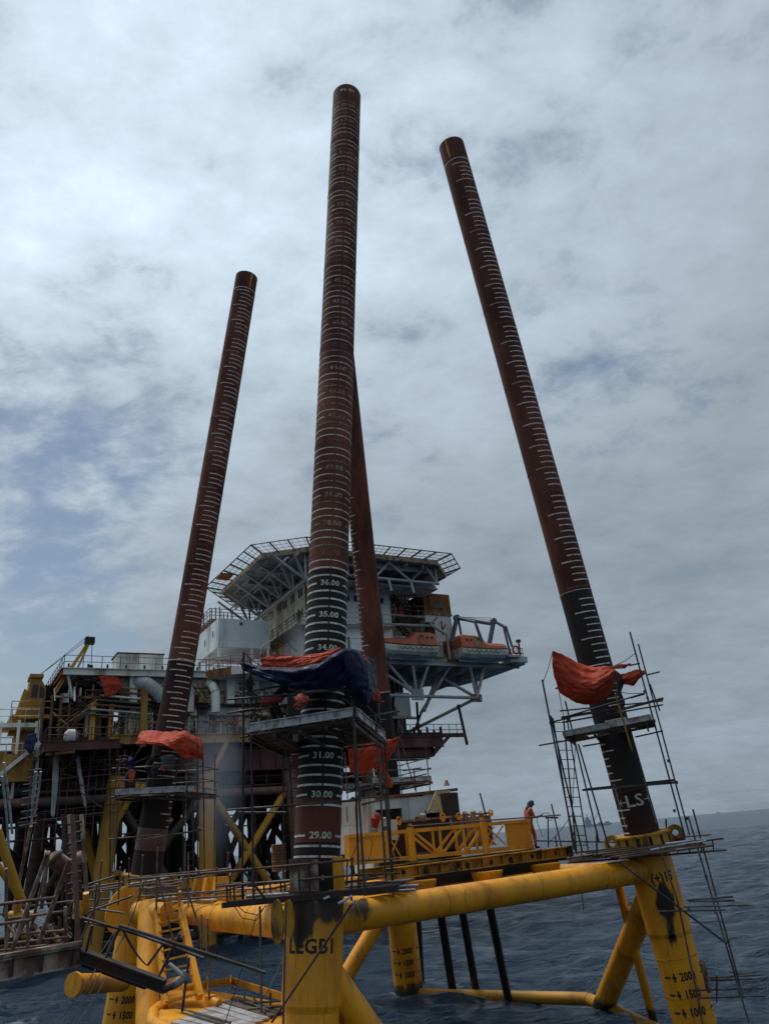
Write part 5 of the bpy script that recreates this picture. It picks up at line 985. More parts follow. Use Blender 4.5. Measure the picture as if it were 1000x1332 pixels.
# --- top deck
td_ = thing('top_deck', 'flat upper deck with grey white edge beam and thin handrails', 'platform deck', LP(7, 8, 22.1))
lb('deck_plate', 0, 24, .05, 16, 22.5, 22.66, under, td_); obj('edge_beam', MB().ibeam(LP(0, 0, 22.4), LP(14, 0, 22.4), .4, .62, .07), offw, td_); obj('edge_beam', MB().ibeam(LP(0, 0, 22.4), LP(0, 16, 22.4), .4, .62, .07), orust, td_)
for u in range(1, 24, 2): obj('deck_beam', MB().ibeam(LP(u, .3, 22.25), LP(u, 15.8, 22.25), .25, .45), under, td_)
for v in (4, 8, 12): obj('deck_beam', MB().ibeam(LP(.2, v, 22.2), LP(20, v, 22.2), .25, .5), under, td_)
lt('knee_brace', (5.2, 1.6, 20.0), (2.6, .8, 22.2), .2, under, td_); lt('knee_brace', (1.0, .6, 20.2), (0.4, .3, 22.2), .12, offw, td_)
rail([(0, 15, 22.7), (0, 0, 22.7), (14, 0, 22.7)], td_, steelblue, step=1.5)
shd = thing('container', 'grey white corrugated container standing on the upper deck', 'container', LP(7, 4, 22.7))
lb('body', 5.0, 9.2, 3.2, 6, 22.7, 24.9, offw, shd); lb('roof', 4.9, 9.3, 3.1, 6.1, 24.9, 25.0, dsteel, shd)
for i in range(16): lb('corrugation', 5.05 + i * .26, 5.17 + i * .26, 3.13, 3.2, 22.75, 24.85, offw, shd)
for i in range(9): lt('lamp_post', (1.6 * i + .4, .1, 22.7), (1.6 * i + .4, .1, 23.1), .09, dsteel, td_)
# --- pedestal crane at the left end
cr = thing('pedestal_crane', 'yellow pedestal crane with lattice boom resting over the left end of the old platform', 'crane', LP(-1.6, 2, 17))
lt('pedestal', (-2.2, 4, 13), (-2.2, 4, 18.8), .9, yel_far, cr, 16); lb('machine_deck', -3.6, -.4, 2, 6, 18.8, 19.1, yel_far, cr)
obj('cab', MB().prism([LP(-2.6, 2.4, 19.1), LP(-1.0, 2.4, 19.1), LP(-1.0, 2.4, 21.4), LP(-1.5, 2.4, 22.3), LP(-2.3, 2.4, 22.3)], E2 * 2.0), yel_far, cr)
obj('cab_window', MB().prism([LP(-2.15, 2.37, 20.6), LP(-1.65, 2.37, 20.6), LP(-1.65, 2.37, 21.7), LP(-2.1, 2.37, 21.7)], E2 * .03), glass, cr); obj('cab_window', MB().prism([LP(-1.5, 2.37, 20.6), LP(-1.1, 2.37, 20.6), LP(-1.1, 2.37, 21.3), LP(-1.5, 2.37, 21.7)], E2 * .03), glass, cr)
obj('cab_roof', MB().box(LP(-2.4, 2.2, 22.3), E1 * 1.1, E2 * 2.2, EZ * .3), yel_far, cr); obj('gantry', MB().prism([LP(-3.6, 2.6, 17.6), LP(-2.6, 2.6, 17.6), LP(-2.2, 2.6, 21), LP(-2.7, 2.6, 21.4)], E2 * 1.4), yel_far, cr)
bt = [LP(-.7, 1.2, 20.9), LP(3.0, 1.0, 24.9)]
for dv in (0, .8):
    for dz in (0, .45): lt('boom_chord', (-.4, 1.0 + dv, 20.6 + dz), (2.0, .9 + dv * .4, 25.2 + dz * .3), .09, yel_far, cr)
for i in range(9):
    a = lerp(LP(-.4, 1.0, 20.6), LP(2.0, .9, 25.2), i / 9); b = lerp(LP(-.4, 1.0, 21.05), LP(2.0, .9, 25.33), (i + 1) / 9); pipe('boom_lacing', a, b, .05, yel_far, cr, 6)
lt('boom_strut', (2.1, .9, 25.3), (1.2, .8, 22.8), .1, yel_far, cr); lb('boom_head', 1.7, 2.5, .7, 1.4, 25.1, 25.7, dsteel, cr)
lt('hook_wire', (2.3, .9, 25.2), (2.35, .9, 23.2), .03, rope, cr, 6); lb('hook_block', 2.2, 2.5, .8, 1.0, 22.7, 23.2, dsteel, cr)
for dz in (0, .3): lt('luffing_wire', (-1.7, 2.6, 22.5), (2.0, 1.0, 25.6 + dz), .025, rope, cr, 6)
rail([(-3.6, 2, 19.1), (-.4, 2, 19.1)], cr, yel_far, step=.9)
# --- stepped platforms under the crane
wp = thing('west_access_tower', 'cream framed stepped landings and yellow balconies at the far left edge of the old platform', 'access tower', LP(-3, 0, 14))
for (u0, u1, v0, v1, z, m) in ((-4.6, -1.5, 1, 4, 17.9, offw), (-6.5, -3.2, 3, 6, 15.9, yel_far), (-5.0, -1.4, 0, 3, 15.0, green), (-4.6, -1.5, 1, 4, 12.8, green)):
    lb('landing', u0, u1, v0, v1, z, z + .35, m, wp); rail([(u0, v0, z + .35), (u1, v0, z + .35)], wp, galv, step=.9); rail([(u0, v0, z + .35), (u0, v1, z + .35)], wp, galv, step=.9)
for (u, v) in ((-4.4, 1.1), (-1.7, 1.1), (-3.1, .5), (-1.5, .1)): lb('post', u, u + .22, v, v + .22, 12, 18.4, offw, wp)
lb('yellow_bin', -4.2, -1.8, -.3, 1.5, 13.5, 15.6, yel_far, wp); obj('cream_beam', MB().beam(LP(-4.8, -.6, 13.4), LP(-1.4, -.6, 16.4), .3, .3), offw, wp)
lb('dark_roof', -9, -4.5, 2, 7, 14.6, 14.9, voidm, wp); lb('dark_bay', -9, -4.5, 3, 7, 12.6, 14.6, voidm, wp)
lt('mast', (-5.4, 3.2, 16), (-5.0, 3.2, 21.2), .07, dsteel, wp); lb('mast_lamp', -5.6, -5.2, 3.0, 3.4, 18.3, 18.8, dsteel, wp)
o = tarp('red_cloth', [[LP(2.9, -.1, 22.0), LP(4.0, -.1, 22.1), LP(4.6, -.1, 21.9)], [LP(3.2, -.3, 21.2), LP(4.2, -.3, 21.3), LP(4.9, -.3, 21.2)], [LP(3.5, -.2, 20.2), LP(4.0, -.2, 20.3), LP(4.3, -.2, 20.4)]], tarp_o, 'x', 8, .12, 35); tag(o, 'orange red cloth hung below the edge of the upper deck near the crane', 'cloth')
o = tarp('blue_sheet', [[LP(-2.4, -.8, 17), LP(-1.7, -.8, 17.2)], [LP(-2.6, -.9, 16.2), LP(-1.8, -.9, 16.1)], [LP(-2.2, -.8, 15.6), LP(-1.9, -.8, 15.5)]], navy, 'x', 8, .15, 33); tag(o, 'navy sheet hanging beside the cream sloping beam at far left', 'sheet')
for i, (x0, y0, x1, y1, z) in enumerate(((3, 1010, 12, 1110, 55), (46, 1004, 41, 1075, 55), (53, 1004, 45, 1060, 55), (40, 1075, 32, 1120, 55), (5, 992, 16, 1085, 54))):
    o = obj('hanging_hose', MB().path([pix(x0, y0, z), pix((x0 + x1) / 2 + (1, -1, 1, -1, 1)[i], (y0 + y1) / 2, z), pix(x1, y1, z)], .09, 6), [galv, greyst, greyst, rope, galv][i]); tag(o, ['grey hose hanging at the far left edge', 'left of two pale hoses hanging under the crane landing', 'right of two pale hoses hanging under the crane landing', 'dark hose tail below the two pale hoses', 'grey hose nearest the left edge curving down'][i], 'hose')

# --- living quarters
lq = thing('living_quarters', 'tall beige and white accommodation block streaked with rust under the helideck', 'building', LP(30, 4, 22.7))
def window(par, u, v, z, w, h, axis):                           # framed window with a pane; axis 'u' front face, 'v' left face
    if axis == 'u': fr = MB().box(LP(u, v - .06, z), E1 * w, E2 * .08, EZ * h); pn = MB().box(LP(u + .08, v - .07, z + .08), E1 * (w - .16), E2 * .05, EZ * (h - .16))
    else: fr = MB().box(LP(u - .06, v, z), E1 * .08, E2 * w, EZ * h); pn = MB().box(LP(u - .07, v + .08, z + .08), E1 * .05, E2 * (w - .16), EZ * (h - .16))
    f_ = obj('window', fr, greyst, par); obj('pane', pn, glass, f_)
lb('left_wall', 22.0, 22.2, -2, 12, 24.3, 32.1, beige, lq); lb('front_wall', 22.2, 31.5, -2.0, -1.8, 24.3, 32.1, white, lq); lb('roof', 22, 36, -2, 12, 32.1, 32.3, under, lq); lb('back_wall', 22, 36, 11.8, 12, 24.3, 32.1, offw, lq)
lb('recess_wall', 31.5, 36, 1.2, 1.4, 24.3, 32.1, beige, lq); lb('recess_side', 31.5, 31.7, -2, 1.2, 24.3, 32.1, offw, lq)
for v in (-1.2, .9, 3.0, 5.0, 7.2, 9.4):
    window(lq, 22.0, v, 30.4, .45, .75, 'v'); window(lq, 22.0, v + .6, 30.4, .45, .75, 'v'); window(lq, 22.0, v, 28.4, .5, .8, 'v')
    lb('window_rail', 21.93, 22.0, v - .1, v + 1.2, 31.2, 31.28, dsteel, lq)
for i in range(9): lb('panel_seam', 21.97, 22.0, -1.6 + i * 1.5, -1.55 + i * 1.5, 24.4, 32, offw, lq)
lb('rust_patch', 21.98, 22.0, 4.2, 5.6, 30.6, 31.9, orust, lq); lb('corner_post', 21.95, 22.2, -2.05, -1.8, 24.3, 32.3, orust, lq)
for u, z in ((23.4, 29.9), (24.6, 27.5), (26.4, 29.9), (27.3, 29.9), (30.4, 29.9), (25.3, 26), (28.6, 27.5)): window(lq, u, -2.0, z, .5, .7, 'u')
for i in range(7): lb('panel_seam', 23.2 + i * 1.2, 23.24 + i * 1.2, -2.02, -2.0, 24.4, 32, offw, lq)
for z in (24.6, 27.3): lb('gallery', 22.2, 31.4, -3.2, -2.05, z - .15, z, offw, lq); rail([(22.2, -3.1, z), (31.4, -3.1, z)], lq, offw, step=1.2)
lb('door', 29.2, 30.1, -2.06, -2.0, 29.2, 31.2, offw, lq)
# balcony along the left wall
lb('balcony', 20.3, 22, -3.2, 11, 26.7, 26.85, rusty, lq); rail([(20.4, 11, 26.85), (20.4, -3.2, 26.85), (22, -3.2, 26.85)], lq, rusty, step=1.2, rows=(.4, .75, 1.1))
for i in range(8): lb('rail_panel', 20.46, 20.49, -2.8 + i * 1.7, -1.3 + i * 1.7, 26.9, 27.6, beige, lq) if i > 3 else None
for v in (-2.5, 1, 4.5, 8): lt('balcony_strut', (20.5, v, 26.7), (22, v, 25.2), .1, rusty, lq)
# stair recess with landings
for z in (29.0, 26.6): lb('stair_landing', 31.6, 36.2, -1.7, 1.2, z - .2, z, under, lq); rail([(31.6, -1.7, z), (36.2, -1.7, z)], lq, rusty, step=.9)
stair(lq, (35.0, -.9, 29.0), (32.4, -.9, 32.0), E2, .9, 13, dsteel); stair(lq, (35.0, -.9, 26.6), (32.6, -.9, 29.0), E2, .9, 11, dsteel); stair(lq, (36.0, -.9, 24.6), (33.8, -.9, 26.6), E2, .9, 9, dsteel)
lb('red_cabinet', 33.0, 33.6, -1.6, -1.2, 29.0, 30.0, redp, lq)
for i in range(6): lb('mesh_bar', 33.6 + i * .45, 33.65 + i * .45, .9, 1.0, 29, 32, dsteel, lq)
for i in range(6): lb('mesh_bar', 33.6, 36.2, .9, 1.0, 29.3 + i * .45, 29.36 + i * .45, dsteel, lq)
# beige end block
lb('end_block', 36.2, 39.6, -1.6, 6, 24.6, 31.3, offw, lq); lb('end_block_top', 36.15, 39.65, -1.66, 6, 29.4, 31.7, orust, lq)
for i in range(10): lb('end_corrugation', 36.2 + i * .34, 36.34 + i * .34, -1.72, -1.66, 29.9, 31.6, orust, lq)
lb('end_block_band', 36.1, 39.7, -1.75, -1.6, 29.2, 29.4, rusty, lq); lb('end_window', 37.4, 38.6, -1.74, -1.66, 30.0, 30.6, glass, lq); lb('maroon_locker', 36.0, 36.9, -2.2, -1.6, 26.6, 28.2, maroon, lq); lb('red_locker', 38.1, 38.7, -2.2, -1.7, 25, 26.2, redp, lq)
lt('end_pipe', (38.2, -1.7, 27), (38.2, -1.7, 28.6), .05, dsteel, lq); lt('end_pipe', (38.2, -1.7, 27.6), (38.7, -1.7, 28.2), .05, dsteel, lq); lt('end_pipe', (37.2, -1.7, 28.5), (37.7, -1.7, 29), .05, dsteel, lq)
lb('end_roof_post', 36.3, 36.9, -1.5, -1, 31.6, 33.0, orust, lq)
# --- white box module
wb = thing('white_module', 'plain pale grey white cabin module on slim columns in front of the quarters', 'module', LP(16, 3, 22.7))
lb('shell', 13.55, 18.8, 0, 7, 25.1, 27.9, white, wb)
for u in (16.2,): lb('seam', u, u + .04, -.02, 0, 25.1, 27.9, offw, wb)
lb('vent', 15.7, 16.0, -.05, 0, 27.3, 27.6, glass, wb); lb('vent', 13.5, 13.55, 1.5, 1.75, 26.4, 27.0, glass, wb); lb('vent', 13.5, 13.55, 4.2, 4.45, 26.2, 26.8, glass, wb)
for (u, v) in ((13.6, .05), (18.5, .05), (13.6, 3.4), (13.6, 6.7), (16.8, .05)): lb('column', u, u + .22, v, v + .22, 22.7, 25.1, offw, wb)
rail([(13.6, 3, 22.75), (13.6, .3, 22.75), (18.6, .3, 22.75)], wb, redp, step=1.0)
# --- rounded deck lip below the module
lip = thing('module_deck', 'pale curved deck lip with rusty left corner below the white module', 'platform deck', LP(18, -1.5, 22.5))
pl = [LP(11.8, 1.2, 22.05), LP(12.4, .0, 22.05), LP(14.2, -1.9, 22.05), LP(15.6, -2.6, 22.05), LP(27, -2.6, 22.05), LP(27, 1.2, 22.05)]
obj('lip', MB().prism(pl, EZ * .7), offw, lip); obj('rusty_lip', MB().prism([LP(11.75, 1.2, 22.04), LP(12.35, -.03, 22.04), LP(14.15, -1.95, 22.04), LP(14.2, -1.8, 22.04), LP(12.45, 0.1, 22.04), LP(11.9, 1.2, 22.04)], EZ * .72), orust, lip)
rail([(12.4, 0, 22.75), (14.2, -1.8, 22.75), (15.6, -2.5, 22.75), (27, -2.5, 22.75)], lip, redp, step=1.1)
for i in range(7): lb('red_equipment', 19 + i * .9, 19.4 + i * .9, -1.5, -1.0, 22.75, 23.3 + .5 * g_.random(), g_.choice((redp, maroon, offw, dsteel)), lip)
obj('hose_reel', MB().path([LP(18.6 + .45 * math.cos(a), -2.3, 23.5 + .45 * math.sin(a)) for a in np.linspace(0, 6.0, 14)], .12, 8), redp, lip)
lt('flood_lamp_arm', (16.6, -2.5, 22.7), (17.0, -2.5, 24.6), .05, greyst, lip); lt('flood_lamp_arm', (17.0, -2.5, 24.6), (18.2, -2.6, 25.4), .07, greyst, lip)
lt('front_stair_stringer', (21.5, .5, 18), (24, .5, 21.6), .12, dsteel, lip)
# --- helideck
hd = thing('helideck', 'big octagonal helideck on white trusses with a black safety net round its rim', 'helideck', LP(28, 3, 33))
oc = [(16.6, -4.2), (20.4, -7.1), (34.8, -7.1), (37.9, -3.9), (37.9, 8.5), (35, 12.5), (20.5, 12.5), (16.3, 7.6)]
obj('deck', MB().prism([LP(u, v, 33.0) for u, v in oc], EZ * .45), under, hd)
mb = MB()
for i in range(8):
    (u0, v0), (u1, v1) = oc[i], oc[(i + 1) % 8]; mb.beam(LP(u0, v0, 33.1), LP(u1, v1, 33.2), .12, .5)
obj('rim_beam', mb, rimr, hd)
for u in range(17, 37, 2): obj('deck_joist', MB().ibeam(LP(u + .2, -4 if u < 18 or u > 35 else -7, 32.75), LP(u + .2, 7 if u < 18 or u > 35 else 12, 32.75), .2, .4), under, hd)
for v in (-6, -2, 2, 6, 10): obj('deck_girder', MB().ibeam(LP(17.3 if abs(v - 2) < 5 else 20, v, 32.55), LP(37.5 if abs(v - 2) < 5 else 35, v, 32.55), .25, .55), under, hd)
cen = (27.8, 3)
for i in range(8):                                              # safety net: outriggers, edge pipes and mesh
    (u0, v0), (u1, v1) = oc[i], oc[(i + 1) % 8]
    def outp(u, v, k): du, dv = u - cen[0], v - cen[1]; l = math.hypot(du, dv); return (u + du / l * k, v + dv / l * k)
    a_, b_ = outp(u0, v0, 1.75), outp(u1, v1, 1.75); mb = MB(); L2 = math.hypot(u1 - u0, v1 - v0)
    zi, zo = 33.35, 33.75
    for k, r_ in ((0.0, .05), (.33, .025), (.66, .025), (1.0, .06)):
        p_ = LP(u0 + (a_[0] - u0) * k, v0 + (a_[1] - v0) * k, zi + (zo - zi) * k); q_ = LP(u1 + (b_[0] - u1) * k, v1 + (b_[1] - v1) * k, zi + (zo - zi) * k); mb.tube(p_, q_, r_, n=5)
    n = max(3, int(L2 / 1.5))
    for j in range(n + 1):
        t = j / n; mb.beam(lerp(LP(u0, v0, zi), LP(u1, v1, zi), t), lerp(LP(*a_, zo), LP(*b_, zo), t), .10, .12)
    for j in range(int(L2 / .5)):
        t = (j + .5) / int(L2 / .5); mb.tube(lerp(LP(u0, v0, zi), LP(u1, v1, zi), t), lerp(LP(*a_, zo), LP(*b_, zo), t), .018, n=4)
    obj('net_panel', mb, dblack, hd)
lb('rusty_access_plate', 14.6, 15.9, 2.5, 4.2, 33.3, 33.5, orust, hd)
# left support truss
TZ = 31.9
obj('lower_chord', MB().tube(LP(20.2, -7.0, 30.3), LP(20.2, 12, 30.3), .17, n=10), greyst, hd)
for i in range(6):
    v = -6.2 + i * 3.2
    lt('truss_post', (20.2, v, 30.3), (20.2, v, 33), .11, greyst, hd); lt('truss_diagonal', (20.2, v, 30.3), (20.2, v + 2.4, 32.9), .10, greyst, hd); lt('truss_outrigger', (20.2, v, 30.3), (16.6, v + .2, 32.8), .14, greyst, hd); lt('truss_outrigger', (20.2, v, 30.3), (18.2, v - 1.5, 32.7), .10, greyst, hd)
obj('middle_chord', MB().tube(LP(18.3, -6.5, 32.3), LP(18.3, 11, 32.3), .1, n=8), greyst, hd)
lt('support_column', (20.6, -6.6, 27.5), (20.6, -6.6, 30.3), .3, greyst, hd, 12); lb('column_cap', 20.2, 21.0, -7.0, -6.2, 29.6, 30.2, greyst, hd)
# right front truss
lt('lower_chord', (27.6, -6.4, 31.1), (35.2, -6.4, 31.1), .16, greyst, hd, 10); lt('lower_chord', (22, -6.6, 31.0), (27.6, -6.4, 31.1), .14, greyst, hd, 10)
zg = [(27.6, 31.1), (29.4, 32.9), (31.8, 31.1), (33.8, 32.9), (35.0, 31.1), (35.0, 32.9), ]
for a_, b_ in zip(zg[:-1], zg[1:]): lt('truss_diagonal', (a_[0], -6.4, a_[1]), (b_[0], -6.4, b_[1]), .13, greyst, hd)
lt('truss_diagonal', (33.8, -6.4, 32.9), (31.8, -6.4, 31.1), .13, greyst, hd)
for u in (29.2, 31.8, 34.5): lt('truss_drop', (u, -6.4, 31.1), (u, -6.8, 29.7 if u < 34 else 30.3), .13, greyst, hd); lt('truss_back', (u, -6.4, 31.1), (u - 1.5, -2.2, 32.4), .1, greyst, hd)
for u in (22.5, 25): lt('truss_diagonal', (u, -6.8, 31.0), (u + 1.8, -6.6, 32.8), .11, greyst, hd); lt('truss_diagonal', (u + 2, -6.8, 31.0), (u + 1.8, -6.6, 32.8), .11, greyst, hd)
lt('support_column', (36.6, -1.2, 31.5), (36.6, -1.2, 33), .3, orust, hd, 12); lb('stub_deck', 25, 36, -5, -2, 31.0, 31.12, under, hd)
# --- radio mast seen left of the quarters
rm = thing('radio_mast', 'thin grey lattice mast showing between the leaning pile and the helideck', 'mast', LP(14.8, 12, 27.9))
for (a_, b_) in ((0, 0), (.7, 0), (.35, .6)): lt('mast_leg', (14.4 + a_, 10 + b_, 27.5), (14.7 + a_ * .3, 10.1 + b_ * .3, 34.8), .06, greyst, rm, 6)
for i in range(10): lt('mast_lacing', (14.4, 10, 27.8 + i * .65), (15.0, 10, 28.4 + i * .65), .04, greyst, rm, 6)
o = obj('radar_dome', MB().tube(LP(14.8, 10.1, 34.8), LP(14.8, 10.1, 35.3), .3, .2, n=12), greyst, rm)
sl = thing('sat_landing', 'small rusty balcony with dark railings under the left tip of the helideck', 'balcony', LP(16, 9, 29.5))
lb('floor', 14.5, 19.5, 6, 12, 29.4, 29.6, rusty, sl); rail([(14.5, 12, 29.6), (14.5, 6, 29.6), (19.5, 6, 29.6)], sl, dsteel, step=1.0, rows=(.4, .75, 1.1))
for i in range(6): lt('antenna', (15 + i * .6, 7 + .5 * i, 29.6), (15 + i * .6, 7 + .5 * i, 31 + .3 * (i % 3)), .06, dsteel, sl)
lt('strut', (15, 6.3, 29.4), (18.5, 6.3, 28), .1, greyst, sl)
# --- lifeboat deck
ld = thing('lifeboat_deck', 'cantilevered lifeboat deck with grey pipe trusses underneath', 'platform deck', LP(40, 2, 24.5))
lb('deck', 27, 46.3, -2.3, 9, 23.60, 23.85, under, ld); obj('deck_tip', MB().prism([LP(46.3, -3.8, 23.60), LP(47.6, -3.4, 23.60), LP(47.6, 5, 23.60), LP(46.3, 9, 23.60)], EZ * .25), under, ld)
for u in range(28, 46, 3): obj('deck_beam', MB().ibeam(LP(u, -2.2, 23.25), LP(u, 9, 23.25), .25, .6), under, ld)
obj('edge_beam', MB().ibeam(LP(27, -2.4, 23.65), LP(47.5, -2.4, 23.65), .25, .5, .05), greyst, ld); lb('rust_fascia', 37.8, 40.5, -2.7, -2.5, 23.85, 24.85, orust, ld); lb('end_ledge', 45.2, 47.6, -3.9, -2.3, 23.75, 24.40, greyst, ld); lb('end_ledge', 44.6, 46.4, -4.4, -2.3, 24.20, 24.40, greyst, ld)
rail([(37, -2.6, 24.85), (40.8, -2.6, 24.85)], ld, dsteel, step=.9); rail([(45, -2.4, 24.35), (47.5, -3.4, 24.35), (47.5, 4, 24.35)], ld, dsteel, step=.9)
obj('lifebuoy', MB().path([LP(46.3 + .42 * math.cos(a), -3.75, 25.15 + .42 * math.sin(a)) for a in np.linspace(0, 2 * math.pi, 17)[:-1]], .11, 8, True), redp, ld)
lb('red_box', 45.3, 45.9, -3.4, -2.9, 24.45, 25.35, redp, ld); lt('deck_light', (47.2, -3.3, 24.35), (47.2, -3.3, 26.25), .1, dsteel, ld); lb('deck_light_head', 47.0, 47.4, -3.5, -3.1, 26.15, 26.45, dsteel, ld)
n1, n2, n0 = (27.6, -2.2, 20.3), (41.3, -2.2, 20.1), (33.8, -2.2, 20.3)
lt('lower_chord', n1, n2, .17, greyst, ld, 10); lt('lower_chord', (24, 2, 19.0), (36, 2, 18.7), .16, greyst, ld, 10); lt('lower_chord', (22, -2, 20.4), n1, .17, greyst, ld, 10)
for a_, b_ in (((33.6, -2.2, 20.3), (30.3, -2.2, 24)), ((33.8, -2.2, 20.3), (33.6, -2.2, 24.2)), ((34.0, -2.2, 20.3), (35.9, -2.2, 24.2)), ((33.9, -2.2, 20.3), (27.3, -2.2, 24.2)), ((41.3, -2.2, 20.1), (40.8, -2.2, 24.2)), ((41.3, -2.2, 20.1), (43.1, -2.2, 24.2)), ((41.3, -2.2, 20.1), (44.0, 1, 24)), ((41.3, -2.2, 20.1), (37.6, 1.5, 24.0)), ((36.2, .5, 19.2), (39.8, 2.2, 24)), ((36.2, .5, 19.2), (41, 4, 24)), ((41.3, -2.2, 20.1), (36, 4, 17.5)), ((28, -2, 24), (26, -2, 20.4)), ((27.6, -2.2, 20.3), (30, 2, 24)), ((30, 0, 24), (32.5, 3, 18.5)), ((38.8, -2.2, 24), (36.0, 1, 19))):
    lt('truss_member', a_, b_, .17, greyst, ld, 10)
for i, (u, z0, z1) in enumerate(((28.5, 16, 24), (31, 16, 21), (32.8, 16, 22), (34.6, 16, 20), (35.5, 16.5, 19.5), (36.4, 16, 20.5), (29.5, 16, 19.4))): lt('strut', (u, 2.5, z0), (u + (1.2, -1.4, 1.1, -.8, 1.6, .2, -1)[i], 2.5, z1), .14, g_.choice((greyst, under, dsteel)), ld)
lb('rear_wall', 26, 36.5, 5, 5.2, 16.9, 24, dsteel, ld)
for i in range(18): lb('rear_rib', 26.2 + i * .57, 26.35 + i * .57, 4.9, 5, 17, 23.9, under, ld)
lb('white_tank', 33.8, 35.8, 2.6, 4.4, 19, 21.5, white, ld); lb('node_plate', 33.2, 34.6, -2.3, -2.1, 19.8, 20.9, greyst, ld); lb('node_plate', 40.7, 41.9, -2.3, -2.0, 19.7, 20.5, rusty, ld)
lt('hanging_pole', (39.6, -1, 19.6), (40.0, -1.2, 15.4), .16, dsteel, ld, 10)
# lower maroon deck
lw = thing('lower_deck', 'maroon painted lower deck sticking out below the lifeboat trusses', 'platform deck', LP(33, -1, 15.5))
obj('girder', MB().ibeam(LP(22, -2, 15.7), LP(36.5, -2, 15.7), .3, 1.1, .08), maroon, lw); lb('plate', 22, 37.0, -2, 3, 16.2, 16.3, maroon, lw); lb('tip', 36.4, 39.4, -2.1, -1.8, 16.1, 16.5, maroon, lw); obj('gusset', MB().prism([LP(35.4, -2, 14.4), LP(37.6, -2, 16.2), LP(37.2, -2, 16.2), LP(35.4, -2, 15.0)], E2 * .2), maroon, lw); lb('under_box', 26, 35.6, -1.6, 2, 14.3, 15.3, maroon, lw)
rail([(30, -2, 16.3), (39.3, -2, 16.3)], lw, dsteel, step=.9); obj('red_valve', MB().tube(LP(30.6, -1.8, 16.3), LP(30.6, -1.8, 16.8), .25, n=10), redp, lw)
for i in range(8): lt('deck_gear', (31 + i * .8, -1.6, 16.3), (31 + i * .8, -1.6, 16.9 + .3 * (i % 2)), .12, dsteel, lw)

# --- lifeboats
def lifeboat(label, uc, vc, zk, Lb, flip):
    t = thing('lifeboat', label, 'lifeboat', LP(uc, vc, zk), 'enclosed orange lifeboats hanging at the deck edge'); B2 = 1.25
    sx = -1 if flip else 1
    prof = [(-1, .05, .95, 1.25), (-.93, .62, .5, 1.2), (-.75, .92, .10, 1.1), (-.4, 1.0, 0, 1.02), (0, 1.0, 0, 1.0), (.4, 1.0, 0, 1.0), (.75, .95, .02, 1.02), (.96, .86, .12, 1.08), (1.0, .80, .2, 1.1)]
    def P_(x, y, z): return LP(uc + sx * x * Lb / 2, vc + y, zk + z * 1.18)
    def hullsec(x, w, k, s): return [P_(x, -B2 * w, s), P_(x, -B2 * w * 1.02, s - .25), P_(x, -B2 * w * .96, .45 + k * .6), P_(x, -B2 * w * .68, .15 + k), P_(x, 0, k), P_(x, B2 * w * .68, .15 + k), P_(x, B2 * w * .96, .45 + k * .6), P_(x, B2 * w * 1.02, s - .25), P_(x, B2 * w, s)]
    up, lo = MB(), MB(); secs = [hullsec(*q) for q in prof]
    for a_, b_ in zip(secs[:-1], secs[1:]):
        for i in range(8):
            (up if i in (0, 1, 6, 7) and i in (0, 7, 1, 6) else lo).add([a_[i], b_[i], b_[i + 1], a_[i + 1]], [(0, 1, 2, 3)], True)
    up.add(secs[-1], [tuple(range(9))]); obj('hull', up, boat_w, t); obj('bottom', lo, boat_k, t)
    keel = MB().beam(P_(-.62, 0, .02), P_(.97, 0, .02), .12, .16); obj('keel', keel, boat_w, t); obj('skid', MB().beam(P_(-.5, -B2 * .72, .18), P_(.3, -B2 * .72, .14), .06, .10), dblack, t)
    cp_ = [(-.98, .10, 1.27, .02), (-.90, .55, 1.22, .40), (-.7, .86, 1.12, .55), (-.3, .93, 1.04, .62), (-.02, .93, 1.02, .66), (.10, .93, 1.01, .95), (.22, .93, 1.0, 1.28), (.42, .92, 1.0, 1.36), (.86, .88, 1.05, 1.34), (.97, .82, 1.08, 1.18), (1.0, .76, 1.1, .9)]
    can = MB()
    def csec(x, w, s, h): return [P_(x, -B2 * w, s), P_(x, -B2 * w * .96, s + h * .45), P_(x, -B2 * w * .78, s + h * .86), P_(x, -B2 * w * .35, s + h), P_(x, B2 * w * .35, s + h), P_(x, B2 * w * .78, s + h * .86), P_(x, B2 * w * .96, s + h * .45), P_(x, B2 * w, s)]
    cs = [csec(*q) for q in cp_]
    for a_, b_ in zip(cs[:-1], cs[1:]):
        for i in range(7): can.add([a_[i], b_[i], b_[i + 1], a_[i + 1]], [(0, 1, 2, 3)], True)
    can.add(cs[-1], [tuple(range(8))]); obj('canopy', can, boat_o, t)
    gun = MB().path([P_(x, -B2 * w * 1.03, s - .02) for x, w, k, s in prof], .05, 6); obj('gunwale', gun, rope, t)
    lg = MB(); n = 7
    for i in range(n):
        x0, x1 = -.45 + i * .19, -.45 + (i + 1) * .19; lg.path([P_(x0 + (x1 - x0) * j / 6, -B2 * 1.06, .86 - .26 * math.sin(math.pi * j / 6)) for j in range(7)], .025, 5)
    obj('grab_line', lg, rope, t)
    hh = MB().box(P_(.30, -B2 * .975, 1.12), E1 * sx * Lb * .11, E2 * .10, EZ * .98); obj('hatch', hh, boat_o if not flip else sandp, t); obj('hatch_window', MB().box(P_(.325, -B2 * .99, 1.7), E1 * sx * Lb * .06, E2 * .04, EZ * .28), glass, t)
    for x in (.62, .78): obj('porthole', MB().tube(P_(x, -B2 * .91, 1.75), P_(x, -B2 * .80, 1.75), .13, n=10), glass, t)
    return t
lifeboat('orange lifeboat nearer the piles with its wheelhouse hatch shut and white davit behind', 32.3, -3.4, 23.75, 6.7, False)
lifeboat('orange lifeboat at the outer deck end with pale hatch and blue grey davits', 41.9, -3.4, 23.75, 6.5, True)
